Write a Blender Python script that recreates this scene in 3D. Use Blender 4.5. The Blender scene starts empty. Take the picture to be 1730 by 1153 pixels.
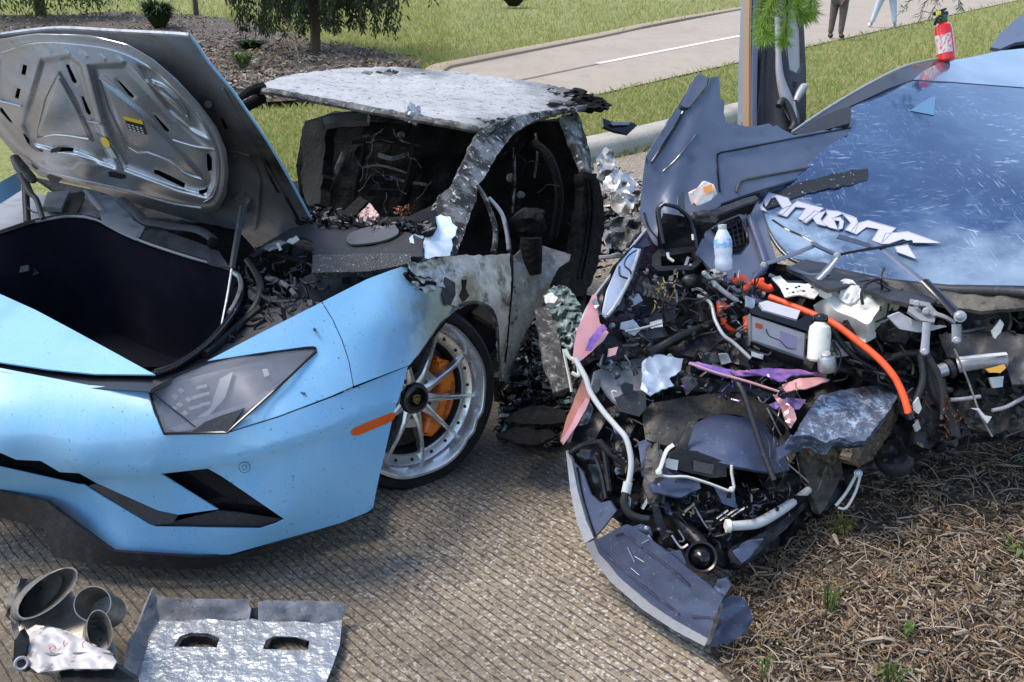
import bpy, math, random
import numpy as np
from mathutils import Vector, Matrix, noise
from mathutils.geometry import delaunay_2d_cdt
random.seed(7); RNG = np.random.default_rng(7)
SC = bpy.context.scene
COL = SC.collection
# ------------------------------------------------------------------ camera
IW, IH = 1730, 1153
CAMH, PITCH, FOC = 1.71, math.radians(22.6), 1565.0
cam = bpy.data.cameras.new('camera'); camo = bpy.data.objects.new('camera', cam); COL.objects.link(camo)
camo.location = (0, 0, CAMH); camo.rotation_euler = (math.pi/2-PITCH, 0, 0)
cam.sensor_width = 36; cam.lens = 36*FOC/IW; cam.clip_start = .05; cam.clip_end = 900
SC.camera = camo
# ------------------------------------------------------------------ sky, sun, exposure
SUN_AZ, SUN_EL = math.radians(168), math.radians(60)      # direction to the sun: azimuth from +X, elevation
w = bpy.data.worlds.new('World'); SC.world = w; w.use_nodes = True
nt = w.node_tree; nt.nodes.clear()
out = nt.nodes.new('ShaderNodeOutputWorld'); bg = nt.nodes.new('ShaderNodeBackground'); sky = nt.nodes.new('ShaderNodeTexSky')
sky.sky_type = 'NISHITA'; sky.sun_disc = False; sky.sun_elevation = SUN_EL; sky.sun_rotation = math.pi/2-SUN_AZ
sky.air_density = 1.0; sky.dust_density = 1.0; sky.ozone_density = 1.0
bg.inputs[1].default_value = .15
nt.links.new(sky.outputs[0], bg.inputs[0]); nt.links.new(bg.outputs[0], out.inputs[0])
sl = bpy.data.lights.new('sun', 'SUN'); slo = bpy.data.objects.new('sun', sl); COL.objects.link(slo)
sl.energy = 1.75; sl.angle = math.radians(24); sl.color = (1, .91, .78)
sd = Vector((math.cos(SUN_AZ)*math.cos(SUN_EL), math.sin(SUN_AZ)*math.cos(SUN_EL), math.sin(SUN_EL)))
slo.rotation_euler = sd.to_track_quat('Z', 'Y').to_euler(); slo.location = (0, 0, 20)
SC.view_settings.view_transform = 'Standard'; SC.view_settings.look = 'None'; SC.view_settings.exposure = 1.25; SC.view_settings.gamma = 1
SC.view_settings.use_curve_mapping = False
SC.cycles.max_bounces = 6; SC.cycles.use_denoising = True
# ------------------------------------------------------------------ geometry of the place: rays, car frames
CP, SP = math.cos(PITCH), math.sin(PITCH)
C0 = np.array([0, 0, CAMH]); FWD = np.array([0, CP, -SP]); UPV = np.array([0, SP, CP]); RTV = np.array([1., 0, 0])
def ray(px, py): return RTV*(px-IW/2)/FOC+UPV*(IH/2-py)/FOC+FWD
def D(px, py, d): return C0+ray(px, py)*d
class Frame:
    def __init__(s, x, y, yaw, z=0):
        s.o = np.array([x, y, z]); a = math.radians(yaw)
        s.M = np.array([[math.cos(a), -math.sin(a), 0], [math.sin(a), math.cos(a), 0], [0, 0, 1]])
    def w(s, x, y, z): return s.o+s.M@np.array([x, y, z])
    def dep(s, px, py, ax, v):
        r = s.M.T@ray(px, py); c = s.M.T@(C0-s.o); i = 'xyz'.index(ax); return (v-c[i])/r[i]
FA = Frame(-1.14, 3.16, -116); FB = Frame(1.60, 2.82, -124, .08); FWd = Frame(0, 0, 0)
FR = {'A': FA, 'B': FB, 'W': FWd}
def dep(px, py, spec, v=None):
    if spec == 'd': return v
    return FR[spec[0]].dep(px, py, spec[1], v)
def G(px, py, z=0): return C0+ray(px, py)*FWd.dep(px, py, 'z', z)
class Surf:                       # a smooth surface through known points of the car (thin plate spline)
    def __init__(s, ctrl, lam=0., mod=None):
        P = np.array([(c[0], c[1]) for c in ctrl], float); s.mod = mod
        v = np.array([1/dep(*c) for c in ctrl]); s.m = P.mean(0); s.P = (P-s.m)/300.; n = len(P)
        if n == 1: s.k = None; s.c = v[0]; return
        A = np.zeros((n+3, n+3)); A[:n, :n] = s.U(s.P, s.P)+lam*np.eye(n)
        if n <= 3: A[:n, :n] = 1e-9*np.eye(n)
        A[:n, n] = 1; A[:n, n+1:] = s.P; A[n:, :n] = A[:n, n:].T
        b = np.concatenate([v, np.zeros(3)])
        s.k = np.linalg.lstsq(A, b, rcond=None)[0]; s.n = n
    @staticmethod
    def U(a, b):
        r2 = ((a[:, None]-b[None])**2).sum(-1); return np.where(r2 > 1e-12, r2*np.log(r2+1e-12), 0)
    def d(s, xy, off=0):
        xy = np.atleast_2d(np.array(xy, float))
        if s.k is None: iv = np.full(len(xy), s.c)
        else:
            q = (xy-s.m)/300.; iv = s.U(q, s.P)@s.k[:s.n] if s.n > 3 else 0
            iv = iv+s.k[s.n]+q@s.k[s.n+1:]
        d = 1/iv-off
        if s.mod is not None: d = d+s.mod(xy)
        return d
    def at(s, xy, off=0):
        xy = np.atleast_2d(np.array(xy, float)); d = s.d(xy, off)
        return C0+(RTV[None]*((xy[:, :1]-IW/2)/FOC)+UPV[None]*((IH/2-xy[:, 1:])/FOC)+FWD[None])*d[:, None]
def surf(*ctrl, lam=0., mod=None): return Surf(ctrl, lam, mod)
def flat(d): return Surf([(0, 0, 'd', d)])
# ------------------------------------------------------------------ objects
def finish(me, mat, smooth, sharp):
    if mat is not None:
        for m_ in (mat if isinstance(mat, (list, tuple)) else [mat]): me.materials.append(m_)
    if smooth:
        me.polygons.foreach_set('use_smooth', [True]*len(me.polygons))
        if sharp: me.set_sharp_from_angle(angle=math.radians(sharp))
def link(name, me, parent=None):
    o = bpy.data.objects.new(name, me); COL.objects.link(o)
    if parent is not None: adopt(o, parent)
    return o
def base_of(p):
    return p.location.copy()
def adopt(o, parent):
    o.parent = parent; o.matrix_parent_inverse = Matrix.Translation(-base_of(parent))
def mesh(name, V, Fc, mat, parent=None, smooth=True, sharp=38):
    me = bpy.data.meshes.new(name); me.from_pydata([tuple(map(float, v)) for v in V], [], [tuple(map(int, f)) for f in Fc]); me.update()
    finish(me, mat, smooth, sharp); return link(name, me, parent)
def tag(o, label, cat=None, group=None, kind=None):
    o['label'] = label
    if cat: o['category'] = cat
    if group: o['group'] = group
    if kind: o['kind'] = kind
    return o
def empty(name, loc, label, cat, group=None):
    o = bpy.data.objects.new(name, None); COL.objects.link(o); o.location = tuple(map(float, loc)); o.empty_display_size = .1
    return tag(o, label, cat, group)
def inpoly(P, poly):
    P = np.atleast_2d(P); poly = np.array(poly, float); x, y = P[:, 0], P[:, 1]; r = np.zeros(len(P), bool)
    for (x1, y1), (x2, y2) in zip(poly, np.roll(poly, -1, 0)):
        c = ((y1 > y) != (y2 > y)); 
        with np.errstate(all='ignore'): r ^= c & (x < (x2-x1)*(y-y1)/(y2-y1)+x1)
    return r
def segdist(P, pl, closed=False):
    P = np.atleast_2d(P); pl = np.array(pl, float); best = np.full(len(P), 1e9)
    Q = np.roll(pl, -1, 0) if closed else pl[1:]
    for a, b in zip(pl if closed else pl[:-1], Q):
        ab = b-a; t = np.clip(((P-a)@ab)/max(ab@ab, 1e-9), 0, 1); best = np.minimum(best, np.sqrt(((P-a-t[:, None]*ab)**2).sum(1)))
    return best
def smoothline(pts, n=6, closed=False):
    P = np.array(pts, float); N = len(P); o = []
    if N < 3 and not closed: return P
    for i in range(N if closed else N-1):
        if closed: a, b, c, d = P[(i-1) % N], P[i], P[(i+1) % N], P[(i+2) % N]
        else: a, b, c, d = P[max(i-1, 0)], P[i], P[i+1], P[min(i+2, N-1)]
        for k in range(n):
            t = k/n; o.append(.5*((2*b)+(c-a)*t+(2*a-5*b+4*c-d)*t*t+(3*b-a-3*c+d)*t**3))
    if not closed: o.append(P[-1])
    return np.array(o)
def dens(poly, step, jag=0.):
    o = []; poly = np.array(poly, float)
    for a, b in zip(poly, np.roll(poly, -1, 0)):
        n = max(1, int(np.hypot(*(b-a))/step))
        for k in range(n):
            q = a+(b-a)*k/n
            if jag: q = q+RNG.normal(size=2)*jag*(1 if k else .5)
            o.append(q)
    return np.array(o)
def panel(name, parent, mat, outline, S, holes=(), step=12, thick=.004, off=0., mod=None, jag=0., sharp=38, back=None, curve=False, smooth=True):
    if curve: outline = smoothline(outline, 4, True)
    ol = dens(outline, step, jag); hl = [dens(h, max(step*.6, 3)) for h in holes]
    loops = [ol]+hl; pts = np.concatenate(loops); edges = []; k = 0
    for l in loops:
        n = len(l); edges += [(k+i, k+(i+1) % n) for i in range(n)]; k += n
    lo, hi = ol.min(0), ol.max(0); gx = np.arange(lo[0], hi[0], step); gy = np.arange(lo[1], hi[1], step*.87)
    if len(gx) and len(gy):
        X, Y = np.meshgrid(gx, gy); X = X+(np.arange(len(gy)) % 2)[:, None]*step*.5; g = np.stack([X.ravel(), Y.ravel()], 1)
        g = g[inpoly(g, ol)]
        for h in hl: g = g[~inpoly(g, h)] if len(g) else g
        if len(g):
            dd = np.min([segdist(g, l, True) for l in loops], 0); g = g[dd > step*.45]; pts = np.concatenate([pts, g])
    r = delaunay_2d_cdt([Vector(p) for p in pts], edges, [], 0, 1e-4)
    v2 = np.array([tuple(v) for v in r[0]]); T = np.array([t for t in r[2]])
    c = v2[T].mean(1); ok = inpoly(c, ol)
    for h in hl: ok &= ~inpoly(c, h)
    T = T[ok]
    d = S.d(v2, off)
    if mod is not None: d = d+mod(v2)
    V = C0+(RTV[None]*((v2[:, :1]-IW/2)/FOC)+UPV[None]*((IH/2-v2[:, 1:])/FOC)+FWD[None])*d[:, None]
    n = np.cross(V[T[:, 1]]-V[T[:, 0]], V[T[:, 2]]-V[T[:, 0]])
    fl = (n*(C0-V[T[:, 0]])).sum(1) < 0; T[fl] = T[fl][:, ::-1]; n[fl] *= -1
    faces = [tuple(t) for t in T]
    if thick:
        N = np.zeros_like(V)
        for i in range(3): np.add.at(N, T[:, i], n)
        N /= np.linalg.norm(N, axis=1)[:, None]+1e-12
        off_v = -N*thick if back is None else np.array(back, float)[None]*thick
        m = len(V); V = np.concatenate([V, V+off_v]); faces += [tuple(t[::-1]+m) for t in T]
        ec = {}
        for a, b, c_ in T:
            for e in ((a, b), (b, c_), (c_, a)): ec[e] = ec.get(e, 0)+1
        for (a, b) in ec:
            if (b, a) not in ec: faces.append((b, a, a+m, b+m))
    used = sorted({i for f in faces for i in f}); mp = {u: i for i, u in enumerate(used)}
    return mesh(name, V[used], [tuple(mp[i] for i in f) for f in faces], mat, parent, smooth, sharp)
def tube_geo(P, r, seg=8, flatr=1., cap=True):
    P = np.array(P, float); n = len(P); R = np.full(n, r) if np.isscalar(r) else np.interp(np.linspace(0, 1, n), np.linspace(0, 1, len(r)), r)
    T = np.gradient(P, axis=0); T /= np.linalg.norm(T, axis=1)[:, None]+1e-12
    u = np.cross(T[0], [0, 0, 1.]); 
    if np.linalg.norm(u) < .1: u = np.cross(T[0], [1., 0, 0])
    u /= np.linalg.norm(u); V = []; F = []
    for i in range(n):
        u = u-T[i]*(u@T[i]); u /= np.linalg.norm(u)+1e-12; v = np.cross(T[i], u)
        for k in range(seg):
            a = 2*math.pi*k/seg; V.append(P[i]+R[i]*(math.cos(a)*u+math.sin(a)*flatr*v))
    for i in range(n-1):
        for k in range(seg): F.append((i*seg+k, i*seg+(k+1) % seg, (i+1)*seg+(k+1) % seg, (i+1)*seg+k))
    if cap: F += [tuple(range(seg))[::-1], tuple((n-1)*seg+k for k in range(seg))]
    return V, F
def tube(name, parent, mat, pts, r, S=None, off=0., seg=8, n=6, flatr=1., closed=False):
    """pts: (px,py) on S, (px,py,depth), or 3-vectors in 'xyz' mode when S=='xyz'"""
    if isinstance(S, str): P = np.array(pts, float)
    elif S is not None: P = S.at(smoothline([p[:2] for p in pts], n, closed), off)
    else: P = np.array([D(*p) for p in pts])
    if S is None or isinstance(S, str): P = smoothline(P, n, closed)
    if closed: P = np.concatenate([P, P[:1]])
    V, F = tube_geo(P, r, seg, flatr); return mesh(name, V, F, mat, parent, True, 50)
def lathe_geo(prof, seg, o, ax, up=None, arc=(0, 2*math.pi)):
    ax = np.array(ax, float); ax /= np.linalg.norm(ax); u = np.cross(ax, [0, 0, 1.] if up is None else up)
    if np.linalg.norm(u) < .1: u = np.cross(ax, [1., 0, 0])
    u /= np.linalg.norm(u); v = np.cross(ax, u); full = abs(arc[1]-arc[0]-2*math.pi) < 1e-6
    ns = seg if full else seg+1; V = []; F = []
    for r, z in prof:
        for k in range(ns):
            a = arc[0]+(arc[1]-arc[0])*k/seg; V.append(np.array(o)+ax*z+r*(math.cos(a)*u+math.sin(a)*v))
    for i in range(len(prof)-1):
        for k in range(seg):
            k2 = (k+1) % ns if full else k+1; F.append((i*ns+k, i*ns+k2, (i+1)*ns+k2, (i+1)*ns+k))
    return V, F
def lathe(name, parent, mat, prof, o, ax, seg=32, sharp=35):
    V, F = lathe_geo(prof, seg, o, ax); return mesh(name, V, F, mat, parent, True, sharp)
def box(name, parent, mat, o, ax, size, bevel=.004):
    ax = [np.array(a, float)/np.linalg.norm(a) for a in ax]; V = []
    for i in (-1, 1):
        for j in (-1, 1):
            for k in (-1, 1): V.append(np.array(o)+ax[0]*i*size[0]/2+ax[1]*j*size[1]/2+ax[2]*k*size[2]/2)
    F = [(0, 1, 3, 2), (4, 6, 7, 5), (0, 4, 5, 1), (2, 3, 7, 6), (0, 2, 6, 4), (1, 5, 7, 3)]
    import bmesh
    bm = bmesh.new(); vs = [bm.verts.new(tuple(v)) for v in V]; [bm.faces.new([vs[i] for i in f]) for f in F]
    bmesh.ops.recalc_face_normals(bm, faces=bm.faces)
    if bevel: bmesh.ops.bevel(bm, geom=list(bm.edges), offset=bevel, segments=2, affect='EDGES', profile=.6)
    me = bpy.data.meshes.new(name); bm.to_mesh(me); bm.free(); finish(me, mat, True, 50); return link(name, me, parent)
def sub(n): return Vector(n)
def nz(p, s, seed=0.): return noise.noise(Vector((p[0]*s+seed*7.1, p[1]*s-seed*3.3, (p[2]*s if len(p) > 2 else 0)+seed*1.7)))
def crumple(amp, scale, seed=0):
    def f(xy): return np.array([amp*(abs(nz(p, 1/scale, seed))*1.6-.5+.5*nz(p, 2.3/scale, seed+3)) for p in xy])
    return f
def fractal(p, s, o=4, seed=0): return noise.fractal(Vector((p[0]*s+seed*5.3, p[1]*s, seed*2.1)), 1., 2., o)
# ------------------------------------------------------------------ materials
MATS = {}
def mk(name, base, rough=.5, metal=0., mixes=(), bump=None, coat=0., spec=.5, trans=0., alpha=1., bump2=None, rmix=None, ior=1.45):
    m = bpy.data.materials.new(name); m.use_nodes = True; N = m.node_tree.nodes; L = m.node_tree.links
    b = N['Principled BSDF']; tc = N.new('ShaderNodeTexCoord')
    b.inputs['Roughness'].default_value = rough; b.inputs['Metallic'].default_value = metal; b.inputs['Coat Weight'].default_value = coat
    b.inputs['Coat Roughness'].default_value = .08; b.inputs['Specular IOR Level'].default_value = spec; b.inputs['IOR'].default_value = ior
    b.inputs['Transmission Weight'].default_value = trans; b.inputs['Alpha'].default_value = alpha
    b.inputs['Base Color'].default_value = (*base, 1)
    cur = None; curr = None
    for mx in mixes:                   # (kind, scale, lo, hi, colour, {opts})
        kind, sc_, lo, hi, colr = mx[:5]; op = mx[5] if len(mx) > 5 else {}
        co = tc.outputs['Object']
        if 'stretch' in op:
            mp = N.new('ShaderNodeMapping'); mp.inputs['Scale'].default_value = op['stretch']; mp.inputs['Rotation'].default_value = op.get('rot', (0, 0, 0)); L.new(co, mp.inputs[0]); co = mp.outputs[0]
        if kind == 'noise':
            t = N.new('ShaderNodeTexNoise'); t.inputs['Scale'].default_value = sc_; t.inputs['Detail'].default_value = op.get('detail', 6); t.inputs['Roughness'].default_value = op.get('nr', .6); f = t.outputs[0]
            t.inputs['Distortion'].default_value = op.get('dist', 0)
        elif kind == 'vor':
            t = N.new('ShaderNodeTexVoronoi'); t.inputs['Scale'].default_value = sc_; f = t.outputs['Distance']
        elif kind == 'cell':
            t = N.new('ShaderNodeTexVoronoi'); t.inputs['Scale'].default_value = sc_; sp_ = N.new('ShaderNodeSeparateColor'); L.new(t.outputs['Color'], sp_.inputs[0]); f = sp_.outputs[0]
        elif kind == 'edge':
            t = N.new('ShaderNodeTexVoronoi'); t.feature = 'DISTANCE_TO_EDGE'; t.inputs['Scale'].default_value = sc_; f = t.outputs['Distance']
            if 'warp' in op:
                nn = N.new('ShaderNodeTexNoise'); nn.inputs['Scale'].default_value = op['warp'][0]; L.new(co, nn.inputs['Vector'])
                va = N.new('ShaderNodeVectorMath'); va.operation = 'MULTIPLY_ADD'; va.inputs[1].default_value = (op['warp'][1],)*3; L.new(nn.outputs['Color'], va.inputs[0]); L.new(co, va.inputs[2]); co = va.outputs[0]
        elif kind == 'wave':
            t = N.new('ShaderNodeTexWave'); t.inputs['Scale'].default_value = sc_; t.inputs['Distortion'].default_value = op.get('dist', 0); t.inputs['Detail'].default_value = 2; t.inputs['Detail Scale'].default_value = op.get('ds', 1); f = t.outputs['Fac']
        elif kind == 'ball':           # distance from a place on the thing (soot, scorch), broken up by noise
            t = None; dn = N.new('ShaderNodeVectorMath'); dn.operation = 'DISTANCE'; dn.inputs[1].default_value = tuple(map(float, op['at'])); L.new(co, dn.inputs[0])
            nn = N.new('ShaderNodeTexNoise'); nn.inputs['Scale'].default_value = sc_; nn.inputs['Detail'].default_value = 6; L.new(tc.outputs['Object'], nn.inputs['Vector'])
            ma = N.new('ShaderNodeMath'); ma.operation = 'MULTIPLY_ADD'; ma.inputs[1].default_value = op.get('na', .2); L.new(nn.outputs[0], ma.inputs[0]); L.new(dn.outputs['Value'], ma.inputs[2]); f = ma.outputs[0]
        if t is not None: L.new(co, t.inputs['Vector'])
        mr = N.new('ShaderNodeMapRange'); mr.inputs[1].default_value = lo; mr.inputs[2].default_value = hi; mr.inputs[3].default_value = 0; mr.inputs[4].default_value = op.get('amt', 1); L.new(f, mr.inputs[0])
        fac = mr.outputs[0]
        if 'mask' in op:
            nm = N.new('ShaderNodeTexNoise'); nm.inputs['Scale'].default_value = op['mask'][0]; nm.inputs['Detail'].default_value = 4; L.new(tc.outputs['Object'], nm.inputs['Vector'])
            mm = N.new('ShaderNodeMapRange'); mm.inputs[1].default_value = op['mask'][1]; mm.inputs[2].default_value = op['mask'][2]; L.new(nm.outputs[0], mm.inputs[0])
            mu = N.new('ShaderNodeMath'); mu.operation = 'MULTIPLY'; L.new(fac, mu.inputs[0]); L.new(mm.outputs[0], mu.inputs[1]); fac = mu.outputs[0]
        x = N.new('ShaderNodeMix'); x.data_type = 'RGBA'; L.new(fac, x.inputs[0])
        if cur is None: x.inputs[6].default_value = (*base, 1)
        else: L.new(cur, x.inputs[6])
        x.inputs[7].default_value = (*colr, 1); cur = x.outputs[2]
        if 'rough' in op or 'metal' in op:
            for key, inp, dv in (('rough', 'Roughness', rough), ('metal', 'Metallic', metal)):
                if key in op:
                    y = N.new('ShaderNodeMix'); L.new(fac, y.inputs[0]); s_ = b.inputs[inp]
                    if s_.is_linked: L.new(s_.links[0].from_socket, y.inputs[2])
                    else: y.inputs[2].default_value = dv
                    y.inputs[3].default_value = op[key]; L.new(y.outputs[0], s_)
    if cur is not None: L.new(cur, b.inputs['Base Color'])
    pn = None
    for bp in (bump, bump2):
        if bp:
            kind = bp[3] if len(bp) > 3 else 'noise'
            t = N.new({'noise': 'ShaderNodeTexNoise', 'vor': 'ShaderNodeTexVoronoi'}[kind]); t.inputs['Scale'].default_value = bp[0]
            if kind == 'noise': t.inputs['Detail'].default_value = 5
            L.new(tc.outputs['Object'], t.inputs['Vector'])
            bn = N.new('ShaderNodeBump'); bn.inputs['Strength'].default_value = bp[1]; bn.inputs['Distance'].default_value = bp[2]; L.new(t.outputs[0], bn.inputs['Height'])
            if pn: L.new(pn, bn.inputs['Normal'])
            pn = bn.outputs[0]
    if pn: L.new(pn, b.inputs['Normal'])
    MATS[name] = m; return m
pA = lambda px, py, s, v: tuple(D(px, py, dep(px, py, s, v)))
BL = (.165, .365, .555)
m_blue = mk('sky_blue_car_paint', BL, .32, .0, [('noise', 3.5, .35, .75, (.175, .39, .59), {}), ('noise', 18, .48, .7, (.215, .39, .53), {'amt': .55, 'stretch': (1, 1, .18), 'rough': .45}), ('noise', 220, .56, .70, (.32, .47, .58), {'amt': .6, 'rough': .6}), ('noise', 40, .66, .74, (.11, .17, .22), {'amt': .5}),
    ('noise', 90, .655, .69, (.05, .08, .11), {'amt': .85}), ('noise', 240, .68, .71, (.05, .08, .11), {'amt': .7}), ('noise', 14, .60, .8, (.30, .46, .60), {'amt': .35, 'rough': .5}),
    ('ball', 40, .27, .10, (.012, .010, .008), {'at': pA(752, 545, 'Ay', .95), 'na': .18, 'rough': .9}), ('ball', 25, .42, .2, (.16, .17, .10), {'at': pA(765, 530, 'Ay', .95), 'na': .2, 'rough': .8, 'amt': .7})], (500, .08, .001), coat=.5)
m_plast = mk('black_textured_plastic', (.022, .022, .025), .5, 0, [('noise', 60, .55, .75, (.07, .07, .072), {'amt': .7}), ('noise', 300, .6, .7, (.16, .15, .13), {'amt': .5})], (220, .25, .002))
m_gloss = mk('gloss_black', (.006, .006, .007), .16, 0, [('noise', 120, .66, .72, (.10, .09, .08), {'amt': .6})])
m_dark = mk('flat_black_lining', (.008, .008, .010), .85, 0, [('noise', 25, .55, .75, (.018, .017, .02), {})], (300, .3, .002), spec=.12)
m_tub = mk('dark_carpet_lining', (.004, .004, .009), .8, 0, [('noise', 160, .68, .73, (.05, .05, .055), {'amt': .6}), ('noise', 5, .5, .7, (.009, .009, .016), {})], (200, .3, .003), spec=.12)
m_char = mk('charred_black', (.006, .0055, .0055), .8, 0, [('noise', 9, .55, .75, (.016, .015, .014), {}), ('noise', 45, .62, .74, (.06, .057, .055), {'amt': .5}), ('noise', 150, .68, .73, (.25, .24, .23), {'amt': .5})], (60, .8, .01), bump2=(14, .5, .03), spec=.15)
m_ash = mk('ash_grey_burnt', (.045, .043, .04), .85, .1, [('noise', 11, .45, .62, (.16, .155, .15), {}), ('noise', 50, .55, .7, (.42, .41, .39), {'amt': .7}), ('noise', 24, .62, .7, (.012, .011, .01), {})], (90, .7, .006))
m_roof = mk('burnt_roof_ash', (.38, .373, .36), .65, .1, [('noise', 3.2, .45, .68, (.30, .30, .295), {}), ('noise', 18, .56, .66, (.13, .128, .125), {'amt': .8, 'stretch': (1, 1.6, 1)}), ('noise', 34, .58, .66, (.045, .043, .042), {'amt': .85, 'stretch': (1.6, 1, 1)}), ('noise', 95, .62, .70, (.10, .10, .10), {'amt': .8}), ('noise', 6, .62, .70, (.03, .029, .028), {'nr': .8}), ('ball', 9, .62, .25, (.022, .021, .02), {'at': pA(990, 166, 'Ay', .6), 'na': .4}), ('ball', 9, .55, .25, (.03, .028, .027), {'at': pA(700, 116, 'Ax', -2.1), 'na': .55, 'amt': .9}), ('ball', 9, .45, .25, (.03, .028, .027), {'at': pA(840, 205, 'Ay', .58), 'na': .45, 'amt': .8}), ('noise', 160, .66, .72, (.55, .55, .54), {'amt': .7})], (120, .6, .004), bump2=(9, .35, .02))
m_burn = mk('scorched_bare_metal', (.60, .585, .55), .45, .45, [('noise', 6, .46, .62, (.30, .25, .17), {'rough': .6}), ('noise', 13, .54, .68, (.06, .05, .042), {'rough': .8, 'nr': .7}), ('noise', 70, .58, .68, (.62, .60, .55), {'amt': .7}), ('noise', 34, .62, .70, (.01, .01, .01), {'nr': .75, 'metal': 0.})], (110, .4, .004))
m_door = mk('scorched_door_skin', (.24, .235, .22), .6, .35, [('noise', 5, .44, .62, (.07, .063, .056), {'rough': .8}), ('noise', 22, .52, .66, (.40, .39, .36), {'amt': .8}), ('noise', 80, .58, .68, (.6, .59, .56), {'amt': .6}), ('noise', 40, .6, .68, (.012, .011, .01), {})], (90, .5, .005))
m_pillar = mk('peeling_pillar_metal', (.15, .15, .145), .5, .3, [('noise', 12, .42, .56, (.02, .019, .018), {'rough': .8}), ('noise', 40, .57, .64, (.62, .61, .59), {'nr': .7}), ('noise', 90, .62, .7, (.02, .02, .02), {})], (100, .4, .004))
m_barrel = mk('sooty_barrel', (.05, .048, .045), .6, .5)
m_hood = mk('bare_silver_inner_hood', (.57, .58, .60), .26, .82, [('noise', 5, .4, .7, (.44, .445, .455), {'rough': .38}), ('noise', 120, .66, .72, (.16, .15, .14), {'amt': .5})], (300, .04, .001))
m_flange = mk('heat_browned_hood_metal', (.40, .415, .45), .38, .65, [('ball', 7, .85, .38, (.030, .023, .017), {'at': pA(440, 360, 'Az', .95), 'na': .35, 'rough': .6}), ('noise', 14, .52, .72, (.16, .13, .09), {'amt': .7}), ('noise', 60, .62, .7, (.4, .39, .36), {'amt': .4})], (120, .15, .003))
m_alu = mk('bare_aluminium', (.40, .405, .405), .42, .8, [('noise', 20, .48, .7, (.18, .18, .178), {'rough': .6}), ('noise', 90, .62, .7, (.12, .11, .1), {'amt': .6})], (90, .2, .003))
m_rim = mk('dusty_silver_rim', (.66, .66, .65), .27, .85, [('noise', 9, .52, .70, (.36, .35, .33), {'rough': .5}), ('noise', 45, .62, .72, (.09, .085, .08), {'amt': .7, 'metal': .3})], (140, .12, .002))
m_tyre = mk('tyre_rubber', (.009, .009, .009), .75, 0, [('noise', 14, .5, .72, (.025, .024, .022), {'amt': .8})], (160, .3, .003), spec=.25)
m_disc = mk('brake_disc_iron', (.05, .045, .04), .6, .5, [('noise', 30, .5, .7, (.012, .01, .01), {})])
m_orange = mk('orange_caliper_paint', (.74, .17, .015), .4, 0, [('noise', 30, .58, .75, (.25, .05, .01), {}), ('noise', 160, .64, .7, (.10, .04, .02), {'amt': .8})], coat=.3)
m_marker = mk('orange_red_marker_lens', (.60, .09, .012), .25, 0, [('noise', 60, .55, .7, (.45, .05, .01), {})], coat=.5)
m_gold = mk('gold_badge', (.62, .42, .12), .3, .9)
m_slate = mk('slate_blue_wrap', (.088, .105, .150), .34, .15, [('noise', 3, .4, .7, (.105, .12, .165), {}), ('noise', 5, .55, .75, (.14, .15, .185), {'amt': .6, 'stretch': (1, 1, 3)}), ('noise', 60, .66, .72, (.22, .23, .26), {'amt': .5}), ('noise', 200, .66, .72, (.28, .28, .3), {'amt': .4}), ('noise', 11, .62, .75, (.05, .055, .075), {'amt': .7})], (400, .06, .001), coat=.25)
m_slate2 = mk('slate_blue_bumper', (.052, .066, .115), .38, .1, [('noise', 9, .55, .75, (.09, .105, .155), {'amt': .7}), ('noise', 30, .6, .72, (.03, .032, .04), {'amt': .7}), ('noise', 70, .63, .70, (.36, .38, .42), {'amt': .6, 'stretch': (1, 4, 1)}), ('noise', 40, .63, .72, (.05, .05, .06), {'amt': .6})], (300, .1, .002), coat=.15)
m_edge = mk('worn_light_edge_trim', (.32, .32, .33), .4, .2, [('noise', 40, .5, .7, (.26, .26, .28), {}), ('noise', 120, .6, .7, (.1, .1, .1), {'amt': .6})])
m_dplast = mk('cracked_black_plastic', (.011, .011, .013), .4, 0, [('noise', 18, .52, .72, (.03, .028, .026), {}), ('noise', 90, .64, .72, (.15, .145, .14), {'amt': .5})], (80, .4, .004), spec=.35)
m_brown = mk('muddy_plastic', (.045, .04, .034), .6, 0, [('noise', 7, .48, .66, (.11, .095, .075), {}), ('noise', 40, .56, .68, (.02, .018, .016), {}), ('noise', 120, .62, .68, (.3, .28, .24), {'amt': .5})], (60, .5, .006))
m_grey = mk('grey_plastic', (.21, .215, .23), .5, 0, [('noise', 14, .5, .7, (.12, .123, .13), {}), ('noise', 150, .62, .7, (.32, .32, .33), {'amt': .5})], (150, .2, .003))
m_dgrey = mk('dusty_dark_grey_plastic', (.042, .042, .046), .6, 0, [('noise', 12, .5, .7, (.025, .025, .027), {}), ('noise', 130, .62, .72, (.25, .24, .23), {'amt': .55}), ('noise', 40, .62, .72, (.11, .105, .10), {'amt': .6})], (140, .4, .004))
m_granule = mk('glass_crumb_crust', (.032, .034, .033), .5, 0, [('noise', 100, .60, .65, (.22, .26, .24), {}), ('noise', 30, .5, .65, (.03, .03, .03), {'amt': .7})], (140, 1., .01))
m_pink = mk('pink_shift_wrap', (.68, .31, .29), .28, .25, [('noise', 6, .45, .75, (.62, .36, .42), {}), ('noise', 60, .64, .7, (.4, .2, .2), {'amt': .5})], coat=.5)
m_copper = mk('copper_shift_wrap', (.55, .21, .13), .28, .3, [('noise', 9, .45, .7, (.68, .36, .33), {})], coat=.5)
m_purple = mk('purple_shift_wrap', (.19, .10, .36), .25, .35, [('noise', 14, .45, .65, (.48, .20, .42), {}), ('noise', 40, .55, .7, (.09, .08, .20), {})], coat=.5)
m_plum = mk('dark_plum_wrap', (.022, .016, .03), .2, .2, [('noise', 30, .55, .7, (.07, .05, .09), {}), ('noise', 150, .64, .7, (.4, .38, .42), {'amt': .6})], coat=.5)
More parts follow.
